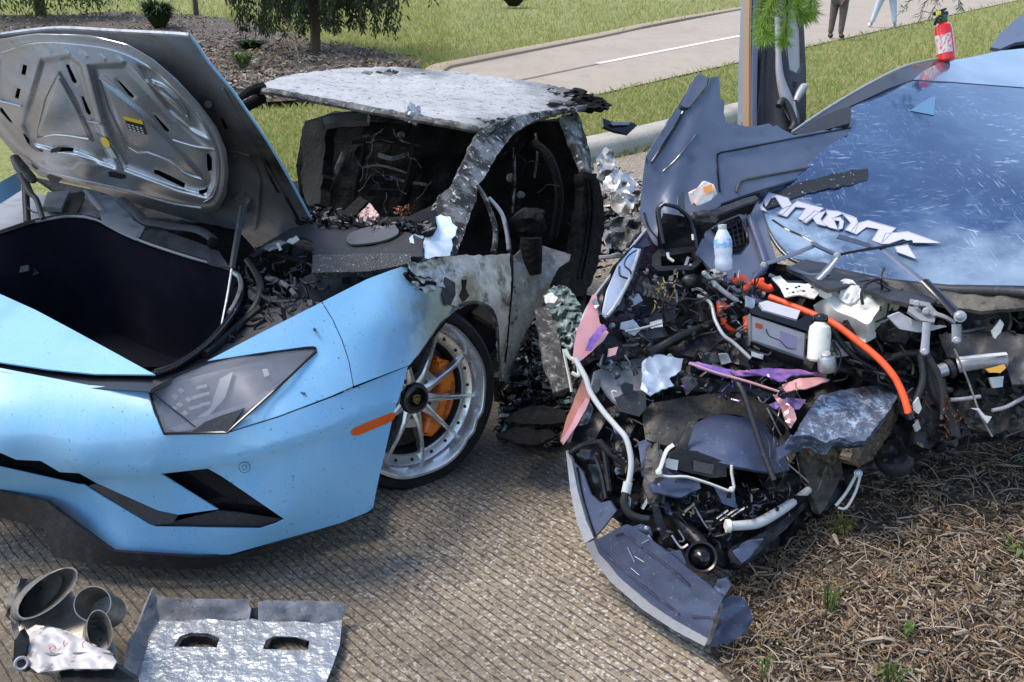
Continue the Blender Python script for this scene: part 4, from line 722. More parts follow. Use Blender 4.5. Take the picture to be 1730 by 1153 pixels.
panel('dashboard_crust', car, m_char, [(495, 372), (510, 350), (560, 350), (620, 368), (690, 366), (735, 345), (735, 390), (690, 398), (600, 384), (530, 378)], S_c, step=7, thick=.02, off=-.02, mod=crumple(.03, 20, 3))
panel('cowl_cover', car, m_cowl, [(425, 432), (446, 412), (490, 387), (530, 375), (560, 374), (600, 380), (690, 393), (714, 404), (714, 434), (620, 433), (530, 431), (529, 408), (512, 400), (470, 412), (440, 424)], S_c, step=9, thick=.01, mod=crumple(.010, 36, 3))
panel('melted_cover_flap', car, m_dgrey, [(585, 404), (592, 394), (620, 384), (660, 378), (670, 384), (673, 394), (655, 404), (630, 410), (600, 413), (588, 410)], S_c, step=7, thick=.006, off=.03, mod=crumple(.008, 24, 5), curve=True)
S_x = surf((527, 430, 'Az', .80), (690, 428, 'Az', .81), (690, 446, 'Az', .79), (530, 458, 'Az', .765))
bx_ = panel('fluid_box', car, m_granule, [(528, 431), (600, 429), (694, 428), (694, 444), (660, 452), (620, 459), (528, 461)], S_x, step=6, thick=.03, mod=crumple(.006, 10, 5))
S_x2 = surf((512, 470, 'Az', .73), (640, 460, 'Az', .76), (690, 448, 'Az', .77), (505, 508, 'Az', .67), (560, 508, 'Az', .67), (640, 466, 'Az', .74))
panel('box_side', bx_, m_cowl, [(527, 462), (640, 459), (700, 445), (700, 452), (640, 478), (560, 510), (505, 510), (498, 502), (502, 485), (514, 468)], S_x2, step=9, thick=.05)
panel('box_latch', bx_, m_gloss, [(578, 470), (592, 469), (592, 479), (579, 480)], S_x2, step=8, thick=.004, off=.006); tube('box_seam', bx_, m_gloss, [(508, 479), (516, 488), (521, 506)], .003, S_x2, .003, 5)
for i, (pl_, mt) in enumerate((([(484, 408), (500, 398), (506, 404), (494, 412)], m_white), ([(466, 412), (471, 410), (476, 422), (471, 423)], m_white), ([(440, 420), (470, 405), (486, 410), (455, 424)], m_ash))): panel('cover_shard', car, mt, pl_, S_c, step=6, thick=.003, off=.02, jag=.5)
# --- front trunk: bucket, rim seal and the trays around it
S_t = surf((0, 393, 'Az', .80), (120, 366, 'Az', .81), (250, 412, 'Az', .765), (385, 455, 'Az', .71), (405, 480, 'Az', .695), (395, 530, 'Az', .675), (300, 615, 'Az', .65), (262, 628, 'Az', .645), (0, 497, 'Az', .66), lam=.005)
rim_px = [(-160, 440), (-60, 410), (0, 394), (60, 375), (115, 366), (160, 371), (200, 391), (250, 412), (320, 435), (380, 452), (402, 466), (408, 484), (396, 526), (352, 580), (300, 616), (262, 630)]
rimP = S_t.at(smoothline(rim_px, 4)); frontP = S_l.at([(250, 629), (190, 597), (120, 560), (60, 528), (0, 501), (-160, 425)], -.004)
loop = np.concatenate([rimP, frontP]); cen = loop.mean(0); V = []; n = len(loop); F = []
for lv, (k_, dz) in enumerate(((1., 0.), (.985, -.03), (.95, -.18), (.90, -.34), (.80, -.385), (.4, -.39))):
    for p in loop: q = cen+(p-cen)*k_; q[2] = (p[2] if lv < 2 else p[2]*.4+cen[2]*.6)+dz; V.append(q)
for l in range(5):
    for i in range(n): F.append((l*n+i, (l+1)*n+i, (l+1)*n+(i+1) % n, l*n+(i+1) % n))
F.append(tuple(5*n+i for i in range(n))[::-1])
tb = mesh('front_trunk', V, F, m_tub, car); tube('trunk_seal', tb, m_gloss, rim_px, .011, S_t, .0, 8); tube('trunk_lip', tb, m_grey, rim_px[3:13], .005, S_t, .012, 6)
panel('trunk_latch', tb, m_dgrey, [(25, 452), (48, 448), (48, 458), (26, 462)], surf((30, 450, 'd', 3.36)), step=12, thick=.01); panel('trunk_socket', tb, m_dplast, [(22, 425), (40, 422), (46, 440), (66, 462), (40, 472), (24, 470)], surf((30, 450, 'd', 3.40)), step=14, thick=.01)
tube('seal_end', tb, m_alu, [(396, 462), (405, 470), (407, 488), (398, 512), (388, 528)], .009, S_t, .012, 6)
# trays
panel('grey_tray', car, m_grey, [(-120, 395), (0, 343), (36, 322), (78, 330), (90, 345), (150, 350), (165, 368), (120, 362), (60, 371), (0, 390), (-120, 425)], surf((0, 343, 'Az', .80), (78, 330, 'Az', .80), (165, 368, 'Az', .79), (0, 390, 'Az', .785)), step=14, thick=.01, mod=crumple(.01, 40, 2))
panel('far_fender', car, m_blue, [(-150, 372), (0, 308), (33, 290), (36, 322), (0, 345), (-150, 410)], surf((-150, 372, 'Ay', -.72), (33, 290, 'Ay', -.86), (36, 322, 'Ay', -.82), (0, 345, 'Ay', -.76)), step=16, thick=.004)
panel('dark_recess', car, m_dplast, [(70, 350), (104, 350), (118, 327), (143, 323), (142, 335), (134, 352), (128, 362), (96, 364)], surf((70, 350, 'Az', .81), (143, 325, 'Az', .83), (128, 362, 'Az', .80)), step=12, thick=.01, off=.01)
panel('grey_block', car, m_grey, [(72, 350), (80, 325), (118, 322), (112, 333), (104, 351)], surf((72, 350, 'Az', .83), (118, 322, 'Az', .85), (104, 351, 'Az', .82)), step=12, thick=.02, off=.02)
S_w = surf((143, 323, 'Az', .84), (230, 370, 'Az', .80), (385, 400, 'Az', .76), (300, 415, 'Az', .75), (200, 385, 'Az', .80))
panel('scuttle_tray', car, m_grey, [(143, 330), (150, 322), (200, 335), (225, 372), (245, 384), (234, 404), (205, 392), (172, 374), (168, 352)], S_w, step=10, thick=.01, mod=crumple(.012, 30, 4))
panel('scuttle_tray', car, m_dgrey, [(240, 392), (262, 384), (300, 398), (340, 412), (370, 425), (388, 452), (340, 440), (290, 424), (236, 405)], S_w, step=8, thick=.01, off=-.01, mod=crumple(.02, 18, 5))
tube('wiper_arm', car, m_grey, [(146, 322), (166, 348), (174, 356)], .012, S_w, .02, 6, 3, .5)
tube('wiper_arm', car, m_dgrey, [(205, 338), (232, 360), (246, 374), (290, 383), (330, 388), (352, 398), (362, 408)], [.022, .02, .02, .021, .021, .018, .016], S_w, .03, 8, 4, .5)
lump('wiper_pivot', car, m_char, S_w.at([(360, 411)], .05)[0], .022, .2, 2, 2, 2)
panel('scuttle_back', car, m_char, [(60, 300), (200, 330), (380, 365), (430, 420), (520, 380), (530, 440), (500, 500), (470, 540), (440, 560), (400, 540), (380, 455), (240, 400), (160, 365)], surf((60, 300, 'Az', .72), (200, 330, 'Az', .72), (520, 380, 'Az', .72), (500, 500, 'Az', .62), (400, 540, 'Az', .58), (240, 400, 'Az', .70)), step=12, thick=.02, mod=crumple(.03, 30, 7))
S_e = surf((400, 540, 'Az', .62), (540, 515, 'Az', .70), (440, 470, 'Az', .70), (300, 630, 'Az', .63), (520, 400, 'Az', .74), (370, 600, 'Az', .63))
panel('inner_wing', car, m_dgrey, [(262, 632), (300, 618), (352, 583), (398, 530), (420, 505), (470, 500), (545, 512), (440, 563), (350, 608), (300, 632), (255, 658)], S_e, step=10, thick=.012, off=-.012, mod=crumple(.016, 22, 3))
rubble('bay_debris', car, [m_char, m_dgrey, m_char, m_dgrey], 150, [(400, 430), (430, 425), (520, 400), (520, 440), (500, 500), (540, 512), (440, 560), (380, 585), (405, 500)], S_e, .005, .02, (-.02, .04))
for i, (P, r, m_) in enumerate((([(424, 455), (450, 440), (480, 425)], .008, m_char), ([(430, 430), (470, 432), (520, 445)], .012, m_char), ([(418, 440), (440, 480), (430, 520), (395, 560)], .012, m_hose), ([(440, 520), (410, 545), (375, 575), (345, 600)], .014, m_dplast), ([(450, 470), (480, 480), (500, 500)], .008, m_ash), ([(420, 485), (450, 505), (470, 510), (500, 508)], .006, m_hose), ([(400, 500), (388, 540), (372, 572)], .006, m_char))): tube('bay_pipe', car, m_, P, r, S_e, .03, 7)
panel('round_cap', car, m_dgrey, [(411, 540), (425, 532), (440, 531), (445, 536), (438, 545), (422, 549), (412, 547)], S_e, step=8, thick=.012, off=.02, curve=True); panel('round_cap', car, m_ash, [(420, 488), (436, 486), (438, 500), (430, 508), (420, 503)], S_e, step=7, thick=.02, off=.03, curve=True)
wires('wire_tangle', car, m_hose, 410, 520, 430, 530, S_e, 22, .004, 12)
# --- hood
TH = math.radians(52); S_h = Plane(FA, (-.22, 0, .84), (-math.sin(TH), 0, math.cos(TH)))
hood = panel('hood', car, m_flange, [(-160, 85), (0, 61), (60, 52), (110, 48), (200, 54), (300, 58), (319, 61), (333, 78), (352, 108), (386, 148), (402, 170), (450, 240), (492, 312), (523, 369), (500, 388), (462, 404), (432, 419), (400, 402), (365, 386), (250, 352), (150, 318), (70, 300), (34, 272), (0, 232), (-160, 60)], S_h, [], step=12, thick=.006, off=-.095, mod=lambda q: .012*np.sin(q[:, 0]*.02)*np.sin(q[:, 1]*.02))
tube('hood_outer_edge', hood, m_blue, [(321, 60), (334, 77), (354, 107), (388, 147), (404, 169), (452, 239), (494, 311), (524, 367)], .0045, S_h, -.08, 6)
tube('hood_rim', hood, m_alu, [(-160, 82), (0, 59), (60, 51), (110, 48), (200, 53), (300, 58), (320, 61)], .007, S_h, -.07, 6)
ip = [(-160, 82), (0, 66), (60, 58), (150, 60), (215, 76), (260, 102), (300, 136), (338, 178), (366, 216), (382, 254), (386, 290), (382, 330), (370, 352), (350, 360), (330, 357), (280, 344), (200, 324), (120, 306), (72, 290), (40, 262), (0, 222), (-160, 60)]
ip = [p for p in ip if p[0] >= 0]; ip = [(-90, 76)]+ip+[(-90, 130)]
slots = [[(111, 110), (116, 109), (130, 138), (127, 142), (122, 138)], [(137, 163), (141, 163), (154, 192), (150, 195), (146, 190)], [(39, 109), (46, 111), (43, 128), (36, 126)], [(29, 149), (35, 151), (31, 168), (25, 165)], [(198, 136), (202, 137), (227, 163), (224, 166), (218, 162)], [(259, 194), (263, 195), (286, 220), (284, 224), (278, 220)], [(86, 252), (100, 249), (124, 250), (124, 256), (103, 257), (86, 259)], [(260, 287), (268, 288), (290, 298), (313, 310), (311, 318), (286, 306), (260, 293)], [(349, 260), (353, 260), (358, 268), (358, 288), (352, 290), (350, 284)], [(336, 322), (346, 320), (352, 314), (350, 324), (344, 328), (336, 328)], [(38, 225), (44, 228), (60, 248), (73, 254), (72, 258), (58, 254), (46, 242)], [(0, 182), (3, 182), (20, 205), (21, 209), (15, 205), (0, 188)]]
field = [([(68, 98), (120, 92), (140, 108), (166, 200), (203, 292), (130, 264), (90, 258), (50, 248), (34, 212)], .042), ([(146, 108), (215, 106), (300, 200), (364, 252), (366, 310), (352, 338), (300, 325), (207, 290), (170, 200)], .042), ([(228, 106), (268, 118), (335, 190), (362, 242), (318, 222), (280, 190)], .028)]
tri = [([(98, 122), (62, 222), (70, 232), (90, 228), (120, 230), (150, 235), (152, 228)], .016), ([(168, 132), (215, 248), (250, 258), (285, 272), (310, 292), (334, 300), (336, 292), (250, 200)], .016), ([(250, 138), (318, 198), (300, 165), (275, 142)], .012), ([(-90, 90), (0, 100), (0, 172), (-90, 160)], .015)]
ridges = [([(0, 70), (60, 60), (130, 62), (205, 74), (262, 106), (322, 164), (360, 214), (376, 260), (378, 300), (370, 338), (348, 352), (300, 344), (200, 316), (110, 298), (60, 272), (20, 230), (0, 205)], 5, -.010),
    ([(295, 236), (330, 248), (362, 252)], 3, -.005), ([(0, 171), (36, 180)], 3, -.006), ([(148, 205), (168, 209)], 3, -.006), ([(75, 275), (120, 282), (135, 272), (200, 280)], 4, .007)]
def hood_relief(q):
    h = np.zeros(len(q))
    for poly, dpt in field:
        t_ = np.clip(segdist(q, poly, True)/10., 0, 1); h += np.where(inpoly(q, poly), dpt*t_*t_*(3-2*t_), 0)
    for poly, dpt in tri:
        dpt = -.014; ins = inpoly(q, poly); dd = segdist(q, poly, True); h += np.where(ins, dpt*np.clip(dd/4., 0, 1), 0)-.006*np.exp(-(dd/2.4)**2)
    for pl_, w_, a in ridges: h += 1.2*a*np.exp(-(segdist(q, smoothline(pl_, 4))/w_)**2)
    for s_ in slots: h += .004*np.exp(-(segdist(q, s_, True)/3.)**2)
    for k in range(7): h += -.005*np.exp(-(segdist(q, [(16+k*30.5, 70+k*4.6-(k < 2)*2), (24+k*30.5, 79+k*4.4)])/2.2)**2)
    return h
class Off:
    def __init__(s, S, f): s.S = S; s.f = f
    def d(s, xy, off=0): xy = np.atleast_2d(np.array(xy, float)); return s.S.d(xy, off)+s.f(xy)
    at = Surf.at
S_hp = Off(S_h, hood_relief)
inp = panel('inner_panel', hood, m_hood, ip, S_h, slots, step=2.4, thick=.002, mod=hood_relief, sharp=80)
for poly_, _ in tri[:3]: tube('stamped_bead', hood, m_hood, smoothline(poly_, 2, True), .0038, S_hp, .002, 6, 1, 1, True)
for l_ in ([(4, 90), (60, 74), (130, 76), (200, 88), (258, 118), (318, 176), (352, 222), (368, 262), (369, 300), (361, 330), (345, 342)], [(100, 132), (150, 222)], [(176, 128), (262, 210), (334, 296)], [(293, 237), (330, 248), (362, 252)], [(0, 171), (36, 180)], [(148, 205), (168, 209)], [(247, 136), (290, 170), (322, 204)], [(40, 262), (75, 288), (130, 303), (205, 320), (290, 344), (340, 352)]): tube('stamped_bead', hood, m_hood, l_, .0036, S_hp, .002, 6)
panel('slot_backing', hood, m_dark, [(-80, 90), (0, 75), (150, 70), (260, 115), (340, 190), (372, 260), (372, 330), (340, 345), (200, 315), (70, 280), (0, 210), (-80, 130)], S_h, step=40, thick=.002, off=-.085)
S_hf = S_h
for sl_ in ([(372, 200), (377, 201), (398, 238), (400, 246), (394, 245), (386, 232)], [(443, 272), (449, 272), (470, 315), (474, 326), (468, 326), (458, 308)], [(479, 334), (484, 334), (504, 368), (508, 380), (500, 378), (488, 352)]): panel('flange_slot', hood, m_dark, sl_, S_h, step=9, thick=.003, off=-.084)
tube('flange_bead', hood, m_flange, [(375, 150), (420, 225), (462, 300), (500, 370)], .006, S_h, -.088, 6); tube('flange_bead', hood, m_flange, [(388, 256), (405, 258), (422, 264)], .005, S_h, -.086, 6); tube('flange_bead', hood, m_flange, [(425, 270), (438, 300), (436, 345), (430, 390)], .006, S_h, -.088, 6)
lathe('rubber_stop', hood, m_hose, [(0, .012), (.012, .012), (.014, 0), (.014, -.015)], S_h.at([(352, 176)], -.07)[0], C0-S_h.at([(352, 176)])[0], 14)
panel('hinge_bracket', hood, m_exh, [(397, 335), (405, 328), (418, 345), (416, 362), (402, 358)], S_h, step=8, thick=.03, off=-.05, mod=crumple(.01, 10, 1))
m_sy = mk('sticker_yellow', (.72, .50, .04), .5); m_sk = mk('sticker_black', (.02, .02, .018), .5); m_sw = mk('sticker_print', (.62, .60, .55), .5)
st = panel('warning_sticker', hood, m_sk, [(209, 198), (240, 206), (248, 228), (217, 219)], S_hp, step=10, thick=.001, off=.004)
panel('sticker_band', st, m_sy, [(208, 197), (240, 205), (242, 211), (210, 203)], S_hp, step=9, thick=.001, off=.006)
for k in range(3):
    for j in range(4): panel('sticker_mark', st, m_sw, [(215+j*7+k*1.5, 210+k*4+j*1.9), (219+j*7+k*1.5, 211+k*4+j*1.9), (219.4+j*7+k*1.5, 212.4+k*4+j*1.9), (215.4+j*7+k*1.5, 211.4+k*4+j*1.9)], S_hp, step=9, thick=.001, off=.006)
st = panel('service_sticker', hood, m_grey, [(161, 226), (178, 232), (199, 269), (182, 267), (172, 244)], S_hp, step=5, thick=.001, off=.008)
panel('sticker_dot', st, m_sy, [(170, 234), (177, 233), (184, 239), (185, 247), (179, 250), (172, 243)], S_hp, step=4, thick=.001, off=.011, curve=True); panel('sticker_print', st, m_white, [(178, 252), (187, 250), (198, 268), (184, 266)], S_hp, step=4, thick=.001, off=.011)
panel('latch_plate', hood, m_dplast, [(182, 291), (188, 290), (210, 297), (211, 302), (205, 303), (185, 299)], S_h, step=9, thick=.006, off=.012); panel('latch_plate', hood, m_dgrey, [(78, 298), (93, 292), (106, 302), (94, 313), (86, 308)], S_h, step=9, thick=.006, off=-.01)
panel('latch_plate', hood, m_dgrey, [(52, 274), (58, 272), (66, 284), (62, 288), (54, 282)], S_h, step=9, thick=.006, off=-.005)
# gas struts
tube('gas_strut', car, m_hose, [(410, 350), (404, 385), (396, 430), (392, 455)], .011, surf((410, 350, 'd', 3.12), (392, 455, 'd', 3.02)), 0, 8); tube('strut_rod', car, m_alu, [(392, 450), (384, 500), (372, 562)], .004, surf((392, 450, 'd', 3.02), (372, 562, 'd', 2.92)), 0, 6)
S_s = surf((30, 265, 'd', 3.5), (48, 375, 'd', 3.4)); tube('gas_strut', car, m_hose, [(42, 300), (44, 340), (46, 376)], .013, S_s, 0, 8); tube('hinge_arm', car, m_hose, [(24, 264), (36, 284), (50, 300), (58, 308)], [.016, .026, .024, .012], S_s, .01, 8, 4, .5); tube('hinge_arm', car, m_hose, [(36, 295), (50, 325), (62, 338), (72, 370)], [.018, .014, .010, .010], S_s, .02, 8, 4, .6); tube('strut_cable', car, m_hose, [(46, 350), (55, 358), (66, 360)], .003, S_s, .02, 5)
# --- headlight
S_hl = surf((252, 658, 'Az', .60), (350, 611, 'Az', .655), (535, 589, 'Ay', .80), (382, 731, 'Az', .50), (276, 733, 'Az', .515), (440, 597, 'Ay', .70), (430, 690, 'Ay', .785), lam=.01)
hl_o = [(251, 659), (300, 633), (352, 612), (440, 598), (518, 588), (533, 588), (534, 594), (480, 645), (430, 690), (384, 731), (277, 733), (262, 696)]
hl = panel('headlight', car, m_gloss, hl_o, S_hl, step=14, thick=.02, off=-.055)
m_lens = mk('hazy_clear_lens', (.26, .27, .30), .08, 0, [('noise', 200, .6, .7, (.5, .5, .52), {'amt': .5})], trans=.0, alpha=.24, coat=1.)
panel('reflector', hl, mk('headlight_grey', (.12, .12, .14), .35, .4, [('noise', 20, .5, .7, (.07, .07, .085), {})]), [(262, 664), (300, 645), (400, 618), (520, 592), (490, 630), (440, 668), (380, 705), (330, 725), (285, 726), (270, 695)], S_hl, step=12, thick=.01, off=-.035)
panel('light_blade', hl, m_edge, [(372, 640), (394, 628), (380, 672), (352, 703), (332, 706), (355, 690)], S_hl, step=10, thick=.008, off=-.02); panel('light_blade', hl, m_grey, [(286, 724), (340, 706), (420, 680), (470, 648), (515, 606), (470, 655), (420, 692), (350, 722), (300, 730)], S_hl, step=10, thick=.008, off=-.014)
for i, (x, y) in enumerate(((295, 670), (303, 684), (312, 698), (295, 690), (305, 660), (318, 675))): panel('led_cell', hl, m_edge, [(x-6, y), (x, y-5), (x+6, y), (x+1, y+5)], S_hl, step=9, thick=.004, off=-.024)
for i, (x, y) in enumerate(((340, 655), (332, 672), (344, 668), (328, 690), (346, 684))): panel('led_bar', hl, m_edge, [(x-9, y-2), (x+9, y-6), (x+10, y-1), (x-8, y+4)], S_hl, step=9, thick=.004, off=-.024)
panel('led_bar', hl, m_white, [(443, 624), (452, 623), (455, 634), (447, 637)], S_hl, step=9, thick=.004, off=-.018)
panel('lens', hl, m_lens, hl_o, S_hl, step=12, thick=.003, off=.0); panel('lower_trim', hl, m_plast, [(322, 732), (345, 714), (372, 703), (412, 690), (384, 731)], S_hl, step=10, thick=.006, off=.006)
tube('lens_seal', hl, m_gloss, hl_o, .004, S_hl, .002, 5, 1, 1, True); tube('lens_line', hl, m_gloss, [(253, 662), (290, 690), (330, 722)], .0018, S_hl, .003, 5)
# --- wheel
WSC = 1.045; wc = np.array([-.320, 2.829, .3157]); az, el = math.radians(-55.4), math.radians(8.06); wn_ = np.array([math.cos(az)*math.cos(el), math.sin(az)*math.cos(el), math.sin(el)])
wu = np.cross([0, 0, 1.], wn_); wu /= np.linalg.norm(wu); wv = np.cross(wn_, wu)
def WP(r, a, z): return wc+WSC*(r*(math.cos(a)*wu+math.sin(a)*wv)+wn_*z)
def wl(prof, seg=72, dent=False):
    V = []; F = []
    for r, z in prof:
        for k in range(seg):
            a = 2*math.pi*k/seg; rr = r
            if dent and r > .245: rr = r-.012*math.exp(-((a-5.72)/.10)**2)-.007*math.exp(-((a-5.45)/.08)**2)+.002*math.sin(9*a)
            V.append(WP(rr, a, z))
    for i in range(len(prof)-1):
        for k in range(seg): F.append((i*seg+k, i*seg+(k+1) % seg, (i+1)*seg+(k+1) % seg, (i+1)*seg+k))
    return V, F
wh = empty('wheel', wc, 'x', 'x'); del wh['label'], wh['category']; adopt(wh, car); wh.location = tuple(wc)
V, F = wl([(.250, -.22), (.280, -.23), (.306, -.21), (.316, -.17), (.318, -.10), (.316, -.05), (.311, -.022), (.298, -.005), (.278, -.003), (.268, -.012), (.258, -.02)]); mesh('tyre', V, F, m_tyre, wh)
V, F = wl([(.262, -.02), (.268, -.006), (.266, .0), (.258, .0), (.252, -.006), (.246, -.022), (.238, -.03), (.236, -.044), (.232, -.048), (.205, -.052), (.200, -.058)], 90, True); rm = mesh('rim', V, F, m_rim, wh); V, F = wl([(.2005, -.057), (.197, -.10), (.200, -.22)]); mesh('rim_barrel', V, F, m_barrel, wh)
for k in range(10):
    a0 = math.radians(58-36*k); V = []; F = []; st_ = [(.048, .018, -.028), (.085, .0105, -.022), (.15, .0075, -.026), (.20, .0068, -.036), (.230, .0080, -.046)]
    for r, w_, z in st_:
        t_ = -math.sin(a0)*wu+math.cos(a0)*wv; c = WP(r, a0, z); V += [c-t_*w_*1.25-wn_*.028, c-t_*w_, c-t_*w_*.5+wn_*.004, c+t_*w_*.5+wn_*.004, c+t_*w_, c+t_*w_*1.25-wn_*.028]
    for i in range(4):
        for j in range(6): F.append((i*6+j, (i+1)*6+j, (i+1)*6+(j+1) % 6, i*6+(j+1) % 6))
    F.append(tuple(24+j for j in range(6))); mesh('spoke', V, F, m_rim, rm)
    if k % 2 == 0:
        am = math.radians(58-36*k-18); panel
        V = []; F = []
        for aa, rr in ((a0, .075), (a0-math.radians(36), .075), (a0-math.radians(36), .105), (am, .100), (a0, .105)): V += [WP(rr, aa, -.03), WP(rr, aa, -.055)]
        F = [(0, 2, 4, 6, 8), (0, 1, 3, 2), (2, 3, 5, 4), (4, 5, 7, 6), (6, 7, 9, 8), (8, 9, 1, 0)]; mesh('spoke_web', V, F, m_rim, rm)
    for da in (10, 26):
        v, f = lathe_geo([(0, .004), (.0055, .004), (.006, -.002)], 8, WP(.2185, a0-math.radians(da), -.049), wn_); mesh('rim_bolt', v, f, m_dplast, rm)
V, F = wl([(0, -.012), (.02, -.010), (.040, -.010), (.049, -.016), (.053, -.024), (.055, -.05), (.0, -.05)], 40); cap = mesh('centre_cap', V, F, m_gloss, wh)
V, F = wl([(.040, -.0095), (.043, -.0085), (.046, -.0095)], 40); mesh('cap_ring', V, F, m_dgrey, cap)
sh_ = [(0, .017), (.013, .013), (.013, -.004), (.0, -.018), (-.013, -.004), (-.013, .013)]
V = [wc+wu*x+wv*y+wn_*z for z in (-.0095, -.006) for x, y in sh_]; mesh('cap_badge', V, [(6, 7, 8, 9, 10, 11)]+[(i, (i+1) % 6, (i+1) % 6+6, i+6) for i in range(6)], m_gold, cap, False)
V = [wc+wu*x*.72+wv*y*.72+wn_*-.0055 for x, y in sh_]; mesh('badge_field', V, [(0, 1, 2, 3, 4, 5)], m_sk, cap, False)
V = [wc+wu*x+wv*y+wn_*-.0050 for x, y in ((-.007, .004), (-.002, .007), (.003, .004), (.007, .006), (.005, .0), (.006, -.007), (.002, -.003), (-.003, -.004), (-.005, -.008), (-.006, -.001))]; mesh('badge_bull', V, [tuple(range(10))], m_gold, cap, False)
V, F = wl([(.05, -.115), (.188, -.115), (.19, -.12), (.19, -.15), (.05, -.15)], 60); mesh('brake_disc', V, F, m_disc, wh)
V, F = wl([(.0, -.19), (.24, -.19), (.24, -.2)], 40); mesh('wheel_back', V, F, m_dark, wh)
# caliper
V = []; F = []; na = 18
for i in range(na+1):
    a = math.radians(38-118*i/na); e = min(i, na-i)/na; ri = .112+.012*math.sin(i*1.3)+(.03 if e < .06 else 0); ro_ = .186-(.02 if e < .06 else 0)
    for r, z in ((ri, -.115), (ri+.004, -.078), (ri+.016, -.068), (ro_-.014, -.066), (ro_, -.075), (ro_, -.115)): V.append(WP(r, a, z))
for i in range(na):
    for j in range(6): F.append((i*6+j, i*6+(j+1) % 6, (i+1)*6+(j+1) % 6, (i+1)*6+j))
F += [tuple(range(6))[::-1], tuple(na*6+j for j in range(6))]; cal = mesh('brake_caliper', V, F, m_orange, wh)
def text_mesh(name, body, mat, parent, o, ex, ey, size, shear=0., thick=.0006):
    c = bpy.data.curves.new(name, 'FONT'); c.body = body; c.size = 1; c.align_x = 'CENTER'; c.align_y = 'CENTER'; c.shear = shear; c.extrude = 0
    tmp = bpy.data.objects.new('tmp', c); COL.objects.link(tmp); dg = bpy.context.evaluated_depsgraph_get(); me = bpy.data.meshes.new_from_object(tmp.evaluated_get(dg)); bpy.data.objects.remove(tmp)
    ex, ey = np.array(ex), np.array(ey)
    for v in me.vertices: v.co = Vector(np.array(o)+ex*v.co.x*size+ey*v.co.y*size)
    me.materials.clear(); me.materials.append(mat); me.update(); me.name = name; return link(name, me, parent)
aa = math.radians(-24); er = math.cos(aa)*wu+math.sin(aa)*wv; et = -math.sin(aa)*wu+math.cos(aa)*wv
text_mesh('caliper_script', 'Lamborghini', m_sk, cal, WP(.158, aa, -.0645), et, -er, .030, .35)
# wheel arch interior
panel('arch_liner', car, m_dark, [(600, 640), (700, 600), (760, 520), (830, 510), (850, 560), (850, 700), (820, 760), (640, 860), (600, 800)], Plane(FA, (0, .58, 0), (0, 1, 0)), step=40, thick=.02)
panel('sill', car, m_char, [(845, 640), (884, 632), (960, 560), (1000, 500), (1005, 540), (960, 620), (880, 700), (845, 700)], surf((850, 640, 'Ay', .85), (884, 632, 'Ay', .86), (1000, 500, 'Ay', .88)), step=12, thick=.03, mod=crumple(.02, 20, 3))
panel('underbody', car, m_dark, [(-200, 790), (0, 830), (300, 920), (620, 850), (640, 790), (500, 740), (0, 700), (-200, 650)], Plane(FA, (0, 0, .12), (0, 0, 1)), step=60, thick=.01)
# ------------------------------------------------------------------ dark wrecked car
cb = empty('dark_sports_car', FB.w(0, 0, 0), 'dark slate sports car with its front torn off and cracked blue windshield', 'car')
m_wind = mk('cracked_tinted_windshield', (.014, .034, .09), .05, .0, [('noise', 1.6, .44, .62, (.022, .052, .125), {}), ('noise', 7, .52, .74, (.045, .085, .16), {'amt': .8, 'dist': 1.5}),
    ('noise', 24, .60, .67, (.42, .54, .68), {'amt': .45, 'stretch': (7, .5, .5), 'rot': (.3, .2, .6), 'rough': .45, 'mask': (2.5, .48, .62)}), ('noise', 24, .60, .67, (.42, .54, .68), {'amt': .45, 'stretch': (.5, 7, .5), 'rot': (.1, .4, .3), 'rough': .45, 'mask': (3.1, .5, .62)}), ('noise', 30, .60, .67, (.48, .58, .70), {'amt': .45, 'stretch': (.5, .5, 7), 'rot': (.9, .1, .2), 'mask': (2.1, .48, .6)}),
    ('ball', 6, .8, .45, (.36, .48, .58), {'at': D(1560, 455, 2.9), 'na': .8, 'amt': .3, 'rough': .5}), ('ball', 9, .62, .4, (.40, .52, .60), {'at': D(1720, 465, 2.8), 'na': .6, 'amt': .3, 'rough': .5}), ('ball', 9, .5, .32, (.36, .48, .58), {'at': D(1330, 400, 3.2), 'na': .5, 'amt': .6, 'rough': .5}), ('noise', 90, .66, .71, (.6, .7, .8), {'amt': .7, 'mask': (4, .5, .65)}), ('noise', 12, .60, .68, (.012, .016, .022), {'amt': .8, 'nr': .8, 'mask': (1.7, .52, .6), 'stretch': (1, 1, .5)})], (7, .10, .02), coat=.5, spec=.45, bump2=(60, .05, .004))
m_wind2 = mk('unprinted_dark_glass_edge', (.006, .007, .009), .6, 0, [('noise', 60, .63, .68, (.5, .52, .55), {'amt': .7})], (50, .3, .004))
S_w2 = surf((1283, 335, 'd', 3.35), (1330, 430, 'd', 3.13), (1480, 468, 'd', 2.97), (1730, 482, 'd', 2.76), (1545, 137, 'd', 4.1), (1640, 143, 'd', 4.16), (1730, 150, 'd', 4.2), (1900, 500, 'd', 2.6), (1900, 165, 'd', 4.3), (1345, 225, 'd', 3.72), (1440, 180, 'd', 3.92), (1560, 310, 'd', 3.33), (1700, 300, 'd', 3.27))
ws = panel('windshield', cb, m_wind, [(1281, 333), (1345, 226), (1440, 181), (1500, 150), (1545, 137), (1600, 140), (1730, 150), (1900, 168), (1900, 505), (1730, 483), (1600, 481), (1480, 469), (1400, 455), (1335, 434), (1300, 392)], S_w2, step=16, thick=.006, mod=lambda q: .012*np.array([nz(p, .012) for p in q]))
